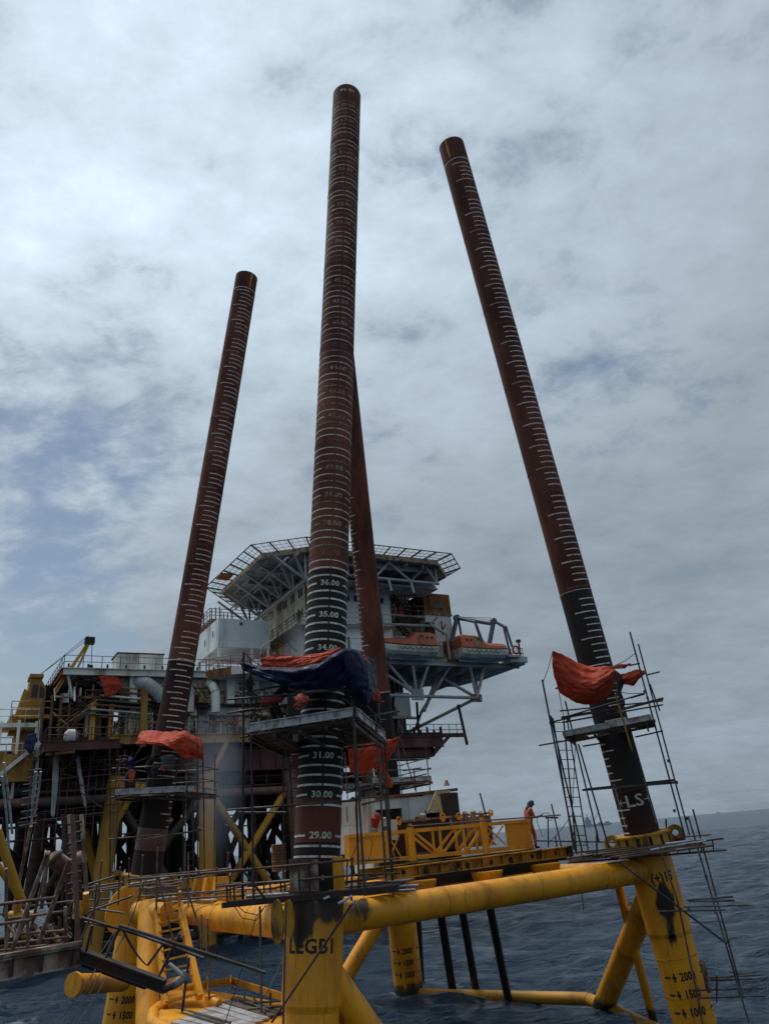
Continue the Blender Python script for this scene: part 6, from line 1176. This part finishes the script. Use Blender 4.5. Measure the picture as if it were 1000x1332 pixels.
dv1 = thing('davit', 'white pipe davit frame above the nearer lifeboat', 'davit', LP(34, -2, 24.6), 'lifeboat davits')
for a_, b_, r_ in (((30.3, -2.0, 24.6), (30.3, -2.0, 28.3), .16), ((30.3, -2.4, 28.2), (36.2, -2.4, 28.3), .15), ((36.2, -2.4, 28.5), (37.8, -3.0, 27.3), .17), ((37.8, -3.0, 27.3), (37.9, -2.9, 24.6), .15), ((30.3, -2.4, 28.2), (29.6, -3.4, 28.9), .13), ((30.3, -2, 26.5), (31.2, -1, 24.6), .13)): lt('davit_arm', a_, b_, r_, greyst, dv1, 10)
dv2 = thing('davit', 'blue grey hinged davits with sloping arms above the outer lifeboat', 'davit', LP(44, -2, 24.6), 'lifeboat davits')
for a_, b_, r_ in (((38.6, -1.8, 25.4), (39.8, -2.4, 29.4), .26), ((39.8, -2.4, 29.4), (44.3, -2.4, 29.0), .20), ((39.8, -2.5, 29.4), (40.7, -4.5, 28.4), .15), ((40.7, -4.5, 28.4), (41.1, -4.8, 26.2), .13), ((43.9, -1.6, 25.6), (44.8, -2.4, 29.3), .28), ((44.8, -2.5, 29.3), (45.5, -3.2, 28.5), .15), ((45.5, -3.2, 28.5), (45.8, -3.2, 26.0), .14), ((42.3, -2.3, 29), (43.3, -1.6, 27.2), .13), ((40.0, -2.4, 29.2), (41.1, -1.2, 26.5), .13), ((45.8, -3.2, 28.6), (46.3, -3.2, 26.2), .14), ((43.9, -3.5, 26.2), (45.8, -3.3, 25.6), .12)): lt('davit_arm', a_, b_, r_, steelblue, dv2, 10)
for a_, b_ in (((39.8, -2.4, 29.5), (44.3, -2.4, 29.7)), ((44.3, -2.4, 29.7), (45.9, -3.2, 28.6)), ((40.0, -2.4, 29.6), (44.8, -2.4, 29.4))): lt('fall_wire', a_, b_, .025, rope, dv2, 6)
bx_ = obj('sheave', MB().tube(LP(39.8, -2.6, 29.4), LP(39.8, -2.2, 29.4), .38, n=14), steelblue, dv2); dv1.location.z -= .6; dv2.location.z -= .6; obj('sheave', MB().tube(LP(44.8, -2.6, 29.3), LP(44.8, -2.2, 29.3), .38, n=14), steelblue, dv2)

# ------------------------------------------------------------------ boat landing and its ladder stair
bl_ = thing('boat_landing', 'yellow boat landing platform with timber decking between the two left legs', 'landing platform', pixe(250, 1310, 2.9))
e_ = 2.75
def le(x, y, e=e_): return pixe(x, y, e)
obj('deck_plate', MB().prism([le(205, 1300), le(232, 1282), le(375, 1306), le(372, 1345), le(250, 1360), le(200, 1330)], EZ * -.10), yel, bl_)
bumper = [le(198, 1331, 2.72), le(199, 1318, 2.72), le(208, 1311, 2.72), le(222, 1305, 2.72), le(245, 1299, 2.72)]
obj('edge_tube', MB().path(bumper, .17, 14), yel, bl_)
obj('edge_tube', MB().path([le(198, 1331, 2.72), le(222, 1345, 2.72), le(260, 1365, 2.72)], .17, 14), yel, bl_)
for (a, b) in (((238, 1290), (302, 1281)), ((302, 1281), (372, 1304)), ((300, 1277), (300, 1287)), ((238, 1283), (238, 1297)), ((270, 1279), (270, 1292))):
    obj('toe_plate', MB().beam(le(*a) + EZ * .1, le(*b) + EZ * .1, .04, .2), yel, bl_)
for k in range(8): bar('deck_plank', le(228 + k * 11, 1333 - k * 4.5) + EZ * .05, le(300 + k * 9, 1350 - k * 4) + EZ * .05, .26, .06, galv if k < 6 else plank, bl_)
obj('bollard', MB().tube(le(273, 1312), le(273, 1312) + EZ * .32, .16, n=14), yel, bl_); obj('bollard_arm', MB().tube(le(273, 1312) + EZ * .2, le(285, 1313) + EZ * .12, .12, n=12), yel, bl_)
for (a, b) in (((318, 1312), (372, 1309)), ((322, 1320), (372, 1316)), ((310, 1306), (350, 1322)), ((330, 1305), (345, 1325)), ((228, 1317), (300, 1338)), ((236, 1324), (290, 1340))): pipe('loose_tube', le(*a) + EZ * .12, le(*b) + EZ * .12, .028, scaf, bl_)
for x, y in ((318, 1312), (352, 1308), (371, 1315)): pipe('stub_post', le(x, y), le(x, y) + EZ * .3, .03, scaf, bl_)
ls = thing('ladder_stair', 'steep yellow ladder stair climbing from the landing to the yellow tube', 'stair', pixe(245, 1310, 2.8))
sa, sb_, ta, tb = pix(215, 1310, 22.6), pix(260, 1298, 22.4), pix(203, 1183, 25.2), pix(233, 1178, 25.0)
obj('stringer', MB().beam(sa, ta, .16, .24), yel, ls); obj('stringer', MB().beam(sb_, tb, .17, .24), yel, ls)
for i in range(10):
    t = (i + .4) / 10; a, b = lerp(sa, ta, t), lerp(sb_, tb, t); bar('tread', a, b, .22, .05, yel_old if i % 3 == 0 else yel, ls)
    obj('tread_bracket', MB().box(b - EZ * .05, RV * .13, E2 * .12, EZ * .10), yel, ls)
bar('top_post', pix(233, 1180, 24.9), pix(234, 1160, 24.8), .08, .08, yel, ls); bar('top_post', pix(203, 1186, 25.1), pix(205, 1160, 24.9), .05, .05, scafd, ls)
# ------------------------------------------------------------------ gangway at the left
gw = thing('gangway', 'heavily rusted gangway with leaning posts and drooping ramp at lower left', 'gangway', pix(60, 1255, 13.4))
g0, g1, g2, g3 = pix(-40, 1269, 12.6), pix(104, 1243, 13.6), pix(215, 1284, 13.3), pix(242, 1273, 13.2)
gn = EZ.cross((g1 - g0).normalized()).normalized()
obj('side_beam', MB().ibeam(g0, g1, .24, .33, .035), rusty, gw); obj('side_beam', MB().ibeam(g0 + gn * 1.1 + EZ * .02, g1 + gn * 1.1, .2, .3, .035), dsteel, gw)
obj('edge_plate', MB().beam(g0 + EZ * .20 - gn * .05, g1 + EZ * .20 - gn * .05, .2, .06), rusty, gw)
for i in range(9): c = lerp(g0, g1, i / 8); bar('cross_member', c - EZ * .05, c + gn * 1.1 - EZ * .05, .1, .1, rusty, gw)
for i in range(4): bar('gangway_board', lerp(g0, g1, 0) + gn * (.25 + i * .22) + EZ * .12, lerp(g0, g1, 1) + gn * (.25 + i * .22) + EZ * .12, .2, .04, plank, gw)
for t in (.35, .62, .9): c = lerp(g0, g1, t); bar('web_plate', c - EZ * .13 - gn * .1, c + EZ * .13 - gn * .1, .10, .03, dsteel, gw)
rp = (g2 - g1).normalized()
obj('ramp_beam', MB().ibeam(g1, g2, .2, .20, .03), dsteel, gw); obj('ramp_beam', MB().ibeam(g1 + gn * .9, g2 + gn * .9, .2, .2, .03), dsteel, gw)
for i in range(7): c = lerp(g1, g2, i / 6); bar('ramp_cross_member', c, c + gn * .9, .08, .08, dsteel, gw)
for i in range(3): bar('ramp_board', g1 + gn * (.2 + i * .25) + EZ * .1, g2 + gn * (.2 + i * .25) + EZ * .1, .22, .03, dsteel, gw)
obj('ramp_toe', MB().path([g2 - EZ * .02, lerp(g2, g3, .5) - EZ * .02, g3 + EZ * .03, g3 + EZ * .12], .07, 8), rusty, gw)
# posts and rails of the gangway
for (x0, y0, x1, y1, z, r_) in ((10, 1252, 62, 1110, 13.4, .040), (43, 1246, 91, 1118, 13.8, .040), (54, 1182, 63, 1108, 13.6, .034), (8, 1230, 40, 1075, 15.5, .035), (30, 1250, 62, 1120, 14.6, .028)):
    pipe('leaning_post', pix(x0, y0, z), pix(x1, y1, z), r_, rusty, gw)
for (x0, y0, x1, y1, z, r_) in ((-10, 1178, 72, 1168, 13.2, .028), (-10, 1204, 40, 1197, 13.2, .026), (8, 1196, 84, 1186, 14.2, .024), (20, 1216, 84, 1211, 14.4, .022), (10, 1228, 90, 1219, 13.8, .020), (-10, 1238, 60, 1230, 13.5, .018), (30, 1180, 100, 1172, 15, .02), (-5, 1190, 30, 1187, 15, .02)):
    pipe('side_rail', pix(x0, y0, z), pix(x1, y1, z), r_, rustpipe, gw)
gq = random.Random(9)
for i in range(24):                                             # small pipework and levers on the gangway turntable
    x = gq.uniform(12, 96); y = gq.uniform(1188, 1240); z = gq.uniform(13.9, 15.2)
    pipe('lever', pix(x, y, z), pix(x + gq.uniform(-9, 12), y - gq.uniform(4, 26), z), gq.uniform(.010, .024), gq.choice((rustpipe, rusty, dsteel, yel_old, scaf)), gw, 6)
for (x0, y0, x1, y1, z) in ((88, 1196, 172, 1166, 17), (92, 1178, 160, 1188, 18), (100, 1236, 132, 1160, 16), (118, 1230, 126, 1150, 18), (84, 1160, 150, 1140, 20), (110, 1200, 190, 1215, 18)):
    pipe('stay_tube', pix(x0, y0, z), pix(x1, y1, z), .024, scaf, gw, 6)
for (x, y0, y1, z) in ((8, 1130, 1252, 13.6), (36, 1175, 1250, 13.5), (85, 1180, 1245, 13.9), (99, 1190, 1240, 14.2)): pipe('rail_post', pix(x, y1, z), pix(x, y0, z), .028, rusty, gw)
obj('hinge_post', MB().beam(pix(103, 1245, 13.8), pix(94, 1060, 14.6), .065, .08), rustpipe, gw)
obj('hinge_drum', MB().tube(pix(70, 1118, 14.4), pix(82, 1126, 14.6), .16, n=14).tube(pix(68, 1116, 14.4), pix(70, 1118, 14.4), .2, n=14), rusty, gw); obj('hinge_drum', MB().tube(pix(101, 1118, 14.8), pix(109, 1115, 14.8), .12, n=14), rusty, gw)
for (x0, y0, x1, y1, z, m, r_) in ((-4, 1080, 26, 1168, 15, yel_old, .09), (-4, 1125, 30, 1172, 15.5, yel_old, .07), (24, 1168, 22, 1190, 15, yel_old, .07), (12, 1192, 46, 1192, 15, yel_old, .09)): pipe('olive_arm', pix(x0, y0, z), pix(x1, y1, z), r_, m, gw, 12)
for i in range(14): pipe('fitting', pix(22 + i * 5, 1206 + (i * 7) % 26, 15), pix(26 + i * 5, 1203 + (i * 7) % 26, 15), .05 + .02 * (i % 3), (rustpipe, rusty, yel_old, dsteel)[i % 4], gw)
obj('yellow_bracket', MB().box(pix(95, 1196, 15), RV * .16, E2 * .1, EZ * .32), yel, gw); obj('yellow_bracket', MB().path([pix(103, 1192, 15.1), pix(108, 1187, 15.1), pix(112, 1180, 15.1), pix(112, 1162, 15.1)], .06, 10), yel, gw)
for i in range(4): lx = 90 + i * 8; pipe('lattice_tube', pix(lx, 1190, 17), pix(lx - 8, 1060, 18), .05, (dsteel, rusty, dsteel, rusty)[i], gw)
for i in range(10): pipe('ladder_rung', pix(88, 1190 - i * 13, 17), pix(106, 1186 - i * 13, 17), .03, dsteel, gw, 6)
# guard rails of the drooping ramp
gr = thing('ramp_railing', 'grey tube railing sloping down beside the drooping ramp', 'railing', pix(180, 1230, 13.4))
for (x0, y0, x1, y1, z, r_) in ((106, 1194, 282, 1247, 13.4, .024), (155, 1204, 346, 1266, 13.0, .026), (155, 1207, 265, 1247, 13.2, .024)): pipe('hand_rail', pix(x0, y0, z), pix(x1, y1, z), r_, scaf, gr)
for (x0, y0, x1, y1, z) in ((112, 1238, 120, 1204, 13.4), (138, 1246, 156, 1206, 13.4), (192, 1256, 214, 1226, 13.3), (207, 1270, 234, 1215, 13.2), (237, 1316, 246, 1245, 13.2), (138, 1244, 152, 1212, 13.7)): pipe('rail_post', pix(x0, y0, z), pix(x1, y1, z), .024, scaf, gr)
pipe('white_tube', pix(220, 1254, 13.2), pix(239, 1270, 13.2), .03, offw, gr)
for i, (x0, y0, x1, y1, z, m, lab) in enumerate(((124, 1262, 74, 1332, 13.3, ropel, 'leftmost pale rope stretched down from the ramp'), (131, 1266, 90, 1332, 13.3, ropel, 'middle pale rope stretched down from the ramp'), (138, 1272, 100, 1334, 13.3, ropel, 'rightmost pale rope stretched down from the ramp'),
        (158, 1208, 187, 1253, 13.3, rope, 'upper of two dark wires holding the ramp end'), (160, 1208, 190, 1256, 13.35, rope, 'lower of two dark wires holding the ramp end'), (192, 1140, 150, 1240, 16, ropel, 'left wire of the bunch above the ramp'), (184, 1150, 128, 1245, 16, ropel, 'thin wire reaching the ramp root'), (188, 1146, 160, 1222, 16, rope, 'dark wire in the bunch above the ramp'), (334, 1190, 290, 1340, 18, rope, 'dark rope hanging slack from the low platform'), (371, 1240, 345, 1295, 18, ropel, 'thin pale line beside the nearest leg'))):
    a, b = pix(x0, y0, z), pix(x1, y1, z); o = obj('rope', MB().path([lerp(a, b, t) - EZ * .05 * math.sin(math.pi * t) for t in np.linspace(0, 1, 9)], .011, 6), m); tag(o, lab, 'rope')
for k, (pts, lab) in enumerate((([(308, 1178, 19), (318, 1187, 19), (335, 1191, 19), (346, 1178, 19)], 'upper black cable loop drooping under the low platform'), ([(303, 1176, 19), (315, 1195, 19), (333, 1198, 19), (344, 1180, 19)], 'lower black cable loop drooping under the low platform'), ([(455, 1120, 26.7), (466, 1096, 26.7), (478, 1086, 26.8), (484, 1095, 26.9), (482, 1112, 27), (474, 1128, 26.9)], 'black hose looping over the left end of the yellow frame'), ([(756, 1150, 25.2), (757, 1165, 25.2), (759, 1185, 25.2)], 'short dark rope end hanging under the yellow tube'))):
    o = obj('cable', MB().path([pix(*p) for p in pts], .012, 6), rope); tag(o, lab, 'cable')
pts = [pix(x, y, z) for x, y, z in ((702, 1065, 27.8), (712, 1057, 27.6), (719, 1062, 27.6), (722, 1085, 28), (745, 1070, 26.5), (766, 996, 26.5))]
o = obj('cable', MB().path([pix(749, 950, 26.4), pix(744, 1060, 26), pix(728, 1082, 27), pix(712, 1098, 28.3)], .012, 6), rope); tag(o, 'thin cable slanting down from the ladder towards the welder', 'cable')
for (x0, y0, x1, y1, z) in ((170, 1165, 186, 1240, 26), (178, 1140, 160, 1215, 26)): pass

# ------------------------------------------------------------------ people
def person(label, base, yaw, sc, J, mats, hands=True, extra=None):
    """one continuous skinned body; J: joints in metres (x right, y forward, z up) for a 1.72 m figure"""
    rt = thing('person', label, 'person', base); V = []; Ed = []; Rd = []
    def j(p, r, par=None):
        V.append(Vector(p)); Rd.append(r)
        if par is not None: Ed.append((par, len(V) - 1))
        return len(V) - 1
    pel = j(J['pelvis'], .155); wa = j(lerp(J['pelvis'], J['chest'], .45), .145, pel); ch = j(J['chest'], .165, wa); nk = j(J['neck'], .062, ch); hd0 = j(J['head'], .088, nk); hd1 = j(J['crown'], .072, hd0)
    no = j(lerp(J['head'], J['crown'], .15) + Vector(J.get('face', (0, 1, 0))) * .10, .016, hd0)
    for s in ('l', 'r'):
        sh = j(J['sh_' + s], .082, ch); el = j(J['el_' + s], .056, sh); wr = j(J['wr_' + s], .034, el); hn = j(J['ha_' + s], .036, wr)
        d = (Vector(J['ha_' + s]) - Vector(J['wr_' + s])).normalized(); sd_ = d.cross(EZ) if abs(d.z) < .9 else Vector((1, 0, 0)); sd_.normalize(); cu = d.cross(sd_).normalized() * (-1 if d.cross(sd_).z > 0 else 1)
        for k, (o_, l_) in enumerate(((-.030, .075), (-.010, .085), (.010, .08), (.030, .062))):
            f1 = j(Vector(J['ha_' + s]) + sd_ * o_ + d * .05, .0095, hn); f2 = j(V[f1] + d * l_ * .45 + cu * .012, .0088, f1); j(V[f2] + d * l_ * .3 + cu * l_ * .4, .008, f2)
        t1_ = j(Vector(J['ha_' + s]) - sd_ * .045 - d * .005, .011, hn); j(V[t1_] - sd_ * .012 + d * .04, .0095, t1_)
        hp = j(J['hip_' + s], .118, pel); kn = j(J['kn_' + s], .078, hp); an = j(J['an_' + s], .050, kn); he = j(Vector(J['an_' + s]) - Vector((0, .02, .055)), .045, an); j(Vector(J['an_' + s]) + Vector((0, .17, -.06)), .036, he)
    me = bpy.data.meshes.new('body'); me.from_pydata([tuple(v) for v in V], Ed, []); o = bpy.data.objects.new('body', me); COL.objects.link(o)
    sk = o.modifiers.new('skin', 'SKIN'); sk.use_smooth_shade = True; o.modifiers.new('sub', 'SUBSURF').levels = 1
    for i, r_ in enumerate(Rd): me.skin_vertices[0].data[i].radius = (r_ * (1.15 if i in (0, 1, 2) else 1), r_)
    me.skin_vertices[0].data[0].use_root = True
    dg = bpy.context.evaluated_depsgraph_get(); m2 = bpy.data.meshes.new_from_object(o.evaluated_get(dg)); bpy.data.objects.remove(o)
    m2.materials.clear()
    for m in mats: m2.materials.append(m)                     # 0 clothes, 1 head, 2 hands, 3 boots
    for p in m2.polygons:
        c = p.center; p.use_smooth = True; p.material_index = 0
        if (c - Vector(J['neck'])).dot(Vector(J['crown']) - Vector(J['neck'])) > 0 and c.z > J['neck'][2] - .05: p.material_index = 1
        elif min((c - Vector(J['ha_l'])).length, (c - Vector(J['ha_r'])).length) < .12: p.material_index = 2
        elif c.z < min(J['an_l'][2], J['an_r'][2]) + .03: p.material_index = 3
    b = bpy.data.objects.new('body', m2); COL.objects.link(b); b.parent = rt; rt.scale = (sc, sc, sc); rt.rotation_euler = (0, 0, yaw)
    if extra: extra(rt, J)
    return rt
def lobj(name, mb, m, rt):
    me = bpy.data.meshes.new(name); me.from_pydata(mb.v, [], mb.f); me.polygons.foreach_set('use_smooth', mb.sm); me.materials.append(m); o = bpy.data.objects.new(name, me); COL.objects.link(o); o.parent = rt; return o
STAND = dict(pelvis=(0, 0, .92), chest=(0, .01, 1.28), neck=(0, .03, 1.46), head=(0, .05, 1.57), crown=(0, .05, 1.66), sh_l=(-.2, .0, 1.38), sh_r=(.2, 0, 1.38), el_l=(-.24, .0, 1.1), el_r=(.24, 0, 1.1), wr_l=(-.24, .1, .88), wr_r=(.24, .1, .88), ha_l=(-.24, .12, .80), ha_r=(.24, .12, .80),
    hip_l=(-.10, 0, .86), hip_r=(.10, 0, .86), kn_l=(-.11, .02, .48), kn_r=(.11, .03, .48), an_l=(-.11, -.02, .09), an_r=(.12, 0, .09))
WELD = dict(STAND); WELD.update(chest=(0, .05, 1.27), neck=(0, .13, 1.44), head=(0, .19, 1.54), crown=(0, .21, 1.63), face=(0, .9, -.4), sh_l=(-.2, .06, 1.36), sh_r=(.2, .07, 1.36), el_l=(-.22, .14, 1.08), el_r=(.22, .16, 1.08), wr_l=(-.12, .40, 1.10), wr_r=(.10, .42, 1.09), ha_l=(-.08, .49, 1.12), ha_r=(.07, .51, 1.11), an_l=(-.11, -.10, .09), an_r=(.12, .10, .09), kn_r=(.11, .12, .48))
def weld_extra(rt, J):
    hd_ = MB(); c = Vector(J['head']) + Vector((0, 0, .03)); ax_ = (Vector(J['crown']) - Vector(J['neck'])).normalized()
    rings = [(-.21, .10), (-.15, .125), (-.06, .122), (.02, .128), (.08, .115), (.125, .075), (.145, .02)]; n = 14; vs = []
    for t_, r_ in rings:
        for i in range(n):
            a = 2 * math.pi * i / n; vs.append(c + ax_ * t_ + Vector((math.cos(a) * r_ * .92, math.sin(a) * r_ * 1.08, 0)) - Vector((0, .04 if t_ < -.1 else 0, 0)))
    hd_.add(vs, [(k * n + i, k * n + (i + 1) % n, (k + 1) * n + (i + 1) % n, (k + 1) * n + i) for k in range(len(rings) - 1) for i in range(n)], True); lobj('hood', hd_, hood, rt)
    lobj('face_opening', MB().box(c + Vector((-.07, .115, -.06)), (.14, 0, 0), (0, .025, 0), (0, -.02, .075)), skin, rt)
base = tp(1, 0) + td * .30 + tn * .95; base.z = br.z + .005
person('welder in orange coverall and dark green hood right of the yellow frame', base, R(-72), 1.02, WELD, (cover_o, hood, skin, dcloth), True, weld_extra)
tch = thing('welding_torch', 'black welding torch with looping cable held by the man in orange', 'torch', pix(703, 1061, 28.3))
hnd = pix(700, 1062.5, 28.3)
obj('handle', MB().tube(hnd, hnd + RV * .18 + EZ * .05, .022, n=8), dblack, tch); obj('cable', MB().path([hnd, hnd + RV * .2 + EZ * .12, hnd + RV * .38 + EZ * .12, hnd + RV * .5 + EZ * .0, hnd + RV * .48 - EZ * .14, hnd + RV * .3 - EZ * .12], .012, 6), rope, tch)
obj('lead', MB().path([hnd, hnd - EZ * .15 - RV * .08, hnd - EZ * .42 - RV * .02, hnd - EZ * .7 + RV * .05], .012, 6), rope, tch)
CLIMB = dict(STAND); CLIMB.update(chest=(0, .22, 1.18), neck=(0, .36, 1.30), head=(0, .46, 1.36), crown=(0, .54, 1.41), sh_l=(-.2, .28, 1.24), sh_r=(.2, .28, 1.24), el_l=(-.24, .46, 1.1), el_r=(.24, .48, 1.1), wr_l=(-.2, .62, 1.2), wr_r=(.2, .62, 1.2), ha_l=(-.18, .70, 1.22), ha_r=(.18, .70, 1.22), an_l=(-.16, .02, .09), an_r=(.2, .12, .09), kn_l=(-.15, .12, .5), kn_r=(.18, .2, .5))
person('scaffolder in dark trousers bending behind the orange tarpaulin on the right', pix(814, 917, 27.0), R(60), 1.0, CLIMB, (dcloth, cover_o, skin, dcloth))
person('worker in orange coverall on the yellow girder walkway of the old platform', LP(15.4, .8, 16.96), R(170), 1.02, STAND, (cover_o, redp, skin, dcloth))
person('worker in maroon clothes leaning on the beige wall balcony', LP(20.9, -2.6, 26.85), R(150), 1.0, STAND, (maroon, maroon, skin, dcloth))
person('worker in navy clothes at the left corner of the left hand scaffold', pix(172, 1027, 31.8), R(150), .95, CLIMB, (navy, dcloth, skin, dcloth))
person('worker in dark clothes crouched at the left end of the tall scaffold', qA(-.75, -.55, 9.45), R(-60), .95, CLIMB, (dcloth, dcloth, skin, dcloth))
person('worker in black clothes working behind the left hand pile railing', pix(190, 1026, 31.8), R(-80), .95, CLIMB, (dcloth, dcloth, skin, dcloth))

# ------------------------------------------------------------------ ships on the horizon
def horizon(x, dist):
    d = ray(x, 1000); d.z = 0; d.normalize(); return Vector((d.x, d.y, 0)) * dist, Vector((d.y, -d.x, 0))
sh_, sd_ = horizon(765, 2200)
shp = thing('crane_ship', 'faint grey crane vessel on the horizon seen through the scaffold ladder', 'ship', sh_)
def sp(x, z, y=0): return sh_ + sd_ * x + EZ * z + Vector((0, 1, 0)) * y
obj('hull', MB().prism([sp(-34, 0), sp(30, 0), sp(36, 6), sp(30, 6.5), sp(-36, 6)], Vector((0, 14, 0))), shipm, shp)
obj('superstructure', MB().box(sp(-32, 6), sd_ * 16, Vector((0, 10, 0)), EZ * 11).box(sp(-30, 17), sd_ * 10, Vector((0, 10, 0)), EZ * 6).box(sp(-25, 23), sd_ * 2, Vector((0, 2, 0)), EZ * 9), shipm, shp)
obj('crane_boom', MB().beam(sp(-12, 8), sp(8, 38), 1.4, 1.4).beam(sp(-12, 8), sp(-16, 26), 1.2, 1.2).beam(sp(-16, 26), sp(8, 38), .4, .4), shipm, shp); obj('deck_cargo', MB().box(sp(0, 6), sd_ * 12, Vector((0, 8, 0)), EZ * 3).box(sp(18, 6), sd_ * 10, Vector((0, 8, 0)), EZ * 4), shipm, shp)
sh_, sd_ = horizon(921, 17000)
s2 = thing('distant_ship', 'tiny grey ship silhouette on the horizon at the far right', 'ship', sh_)
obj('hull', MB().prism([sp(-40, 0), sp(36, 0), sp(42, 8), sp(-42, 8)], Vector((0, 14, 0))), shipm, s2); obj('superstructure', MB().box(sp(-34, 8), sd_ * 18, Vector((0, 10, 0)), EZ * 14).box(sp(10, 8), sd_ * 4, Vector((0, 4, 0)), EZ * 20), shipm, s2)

# ------------------------------------------------------------------ welding smoke
def smoke(c, rad, dens, label):
    mb = MB(); n, m_ = 16, 10; vs = []
    for i in range(m_ + 1):
        th = math.pi * i / m_
        for k in range(n): ph = 2 * math.pi * k / n; vs.append(c + Vector((rad[0] * math.sin(th) * math.cos(ph), rad[1] * math.sin(th) * math.sin(ph), rad[2] * math.cos(th))))
    mb.add(vs, [(i * n + k, (i + 1) * n + k, (i + 1) * n + (k + 1) % n, i * n + (k + 1) % n) for i in range(m_) for k in range(n)])
    m = bpy.data.materials.new('smoke'); m.use_nodes = True; t = m.node_tree; t.nodes.clear()
    o_ = t.nodes.new('ShaderNodeOutputMaterial'); pv = t.nodes.new('ShaderNodeVolumePrincipled'); pv.inputs['Color'].default_value = (.62, .72, .9, 1)
    tcn = t.nodes.new('ShaderNodeNewGeometry'); vm = t.nodes.new('ShaderNodeVectorMath'); vm.operation = 'SUBTRACT'; t.links.new(tcn.outputs['Position'], vm.inputs[0]); vm.inputs[1].default_value = c
    vd = t.nodes.new('ShaderNodeVectorMath'); vd.operation = 'DIVIDE'; t.links.new(vm.outputs[0], vd.inputs[0]); vd.inputs[1].default_value = rad
    vl = t.nodes.new('ShaderNodeVectorMath'); vl.operation = 'LENGTH'; t.links.new(vd.outputs[0], vl.inputs[0])
    mr_ = t.nodes.new('ShaderNodeMapRange'); mr_.interpolation_type = 'SMOOTHSTEP'; t.links.new(vl.outputs['Value'], mr_.inputs[0]); mr_.inputs[1].default_value = 1.0; mr_.inputs[2].default_value = .1; mr_.inputs[3].default_value = 0; mr_.inputs[4].default_value = dens
    ns = t.nodes.new('ShaderNodeTexNoise'); ns.inputs['Scale'].default_value = .6; ns.inputs['Detail'].default_value = 4; t.links.new(tcn.outputs['Position'], ns.inputs['Vector'])
    mu = t.nodes.new('ShaderNodeMath'); mu.operation = 'MULTIPLY'; t.links.new(mr_.outputs[0], mu.inputs[0]); t.links.new(ns.outputs[0], mu.inputs[1]); t.links.new(mu.outputs[0], pv.inputs['Density']); t.links.new(pv.outputs[0], o_.inputs['Volume'])
    o = obj('smoke', mb, m); o['kind'] = 'stuff'; o['label'] = label
smoke(pix(283, 1015, 58), Vector((2.6, 2.0, 6.5)), .34, 'thin bluish welding smoke drifting right of the left hand scaffold')
smoke(pix(390, 845, 45), Vector((1.3, 1.0, 2.4)), .5, 'small puff of bluish smoke left of the tallest pile')
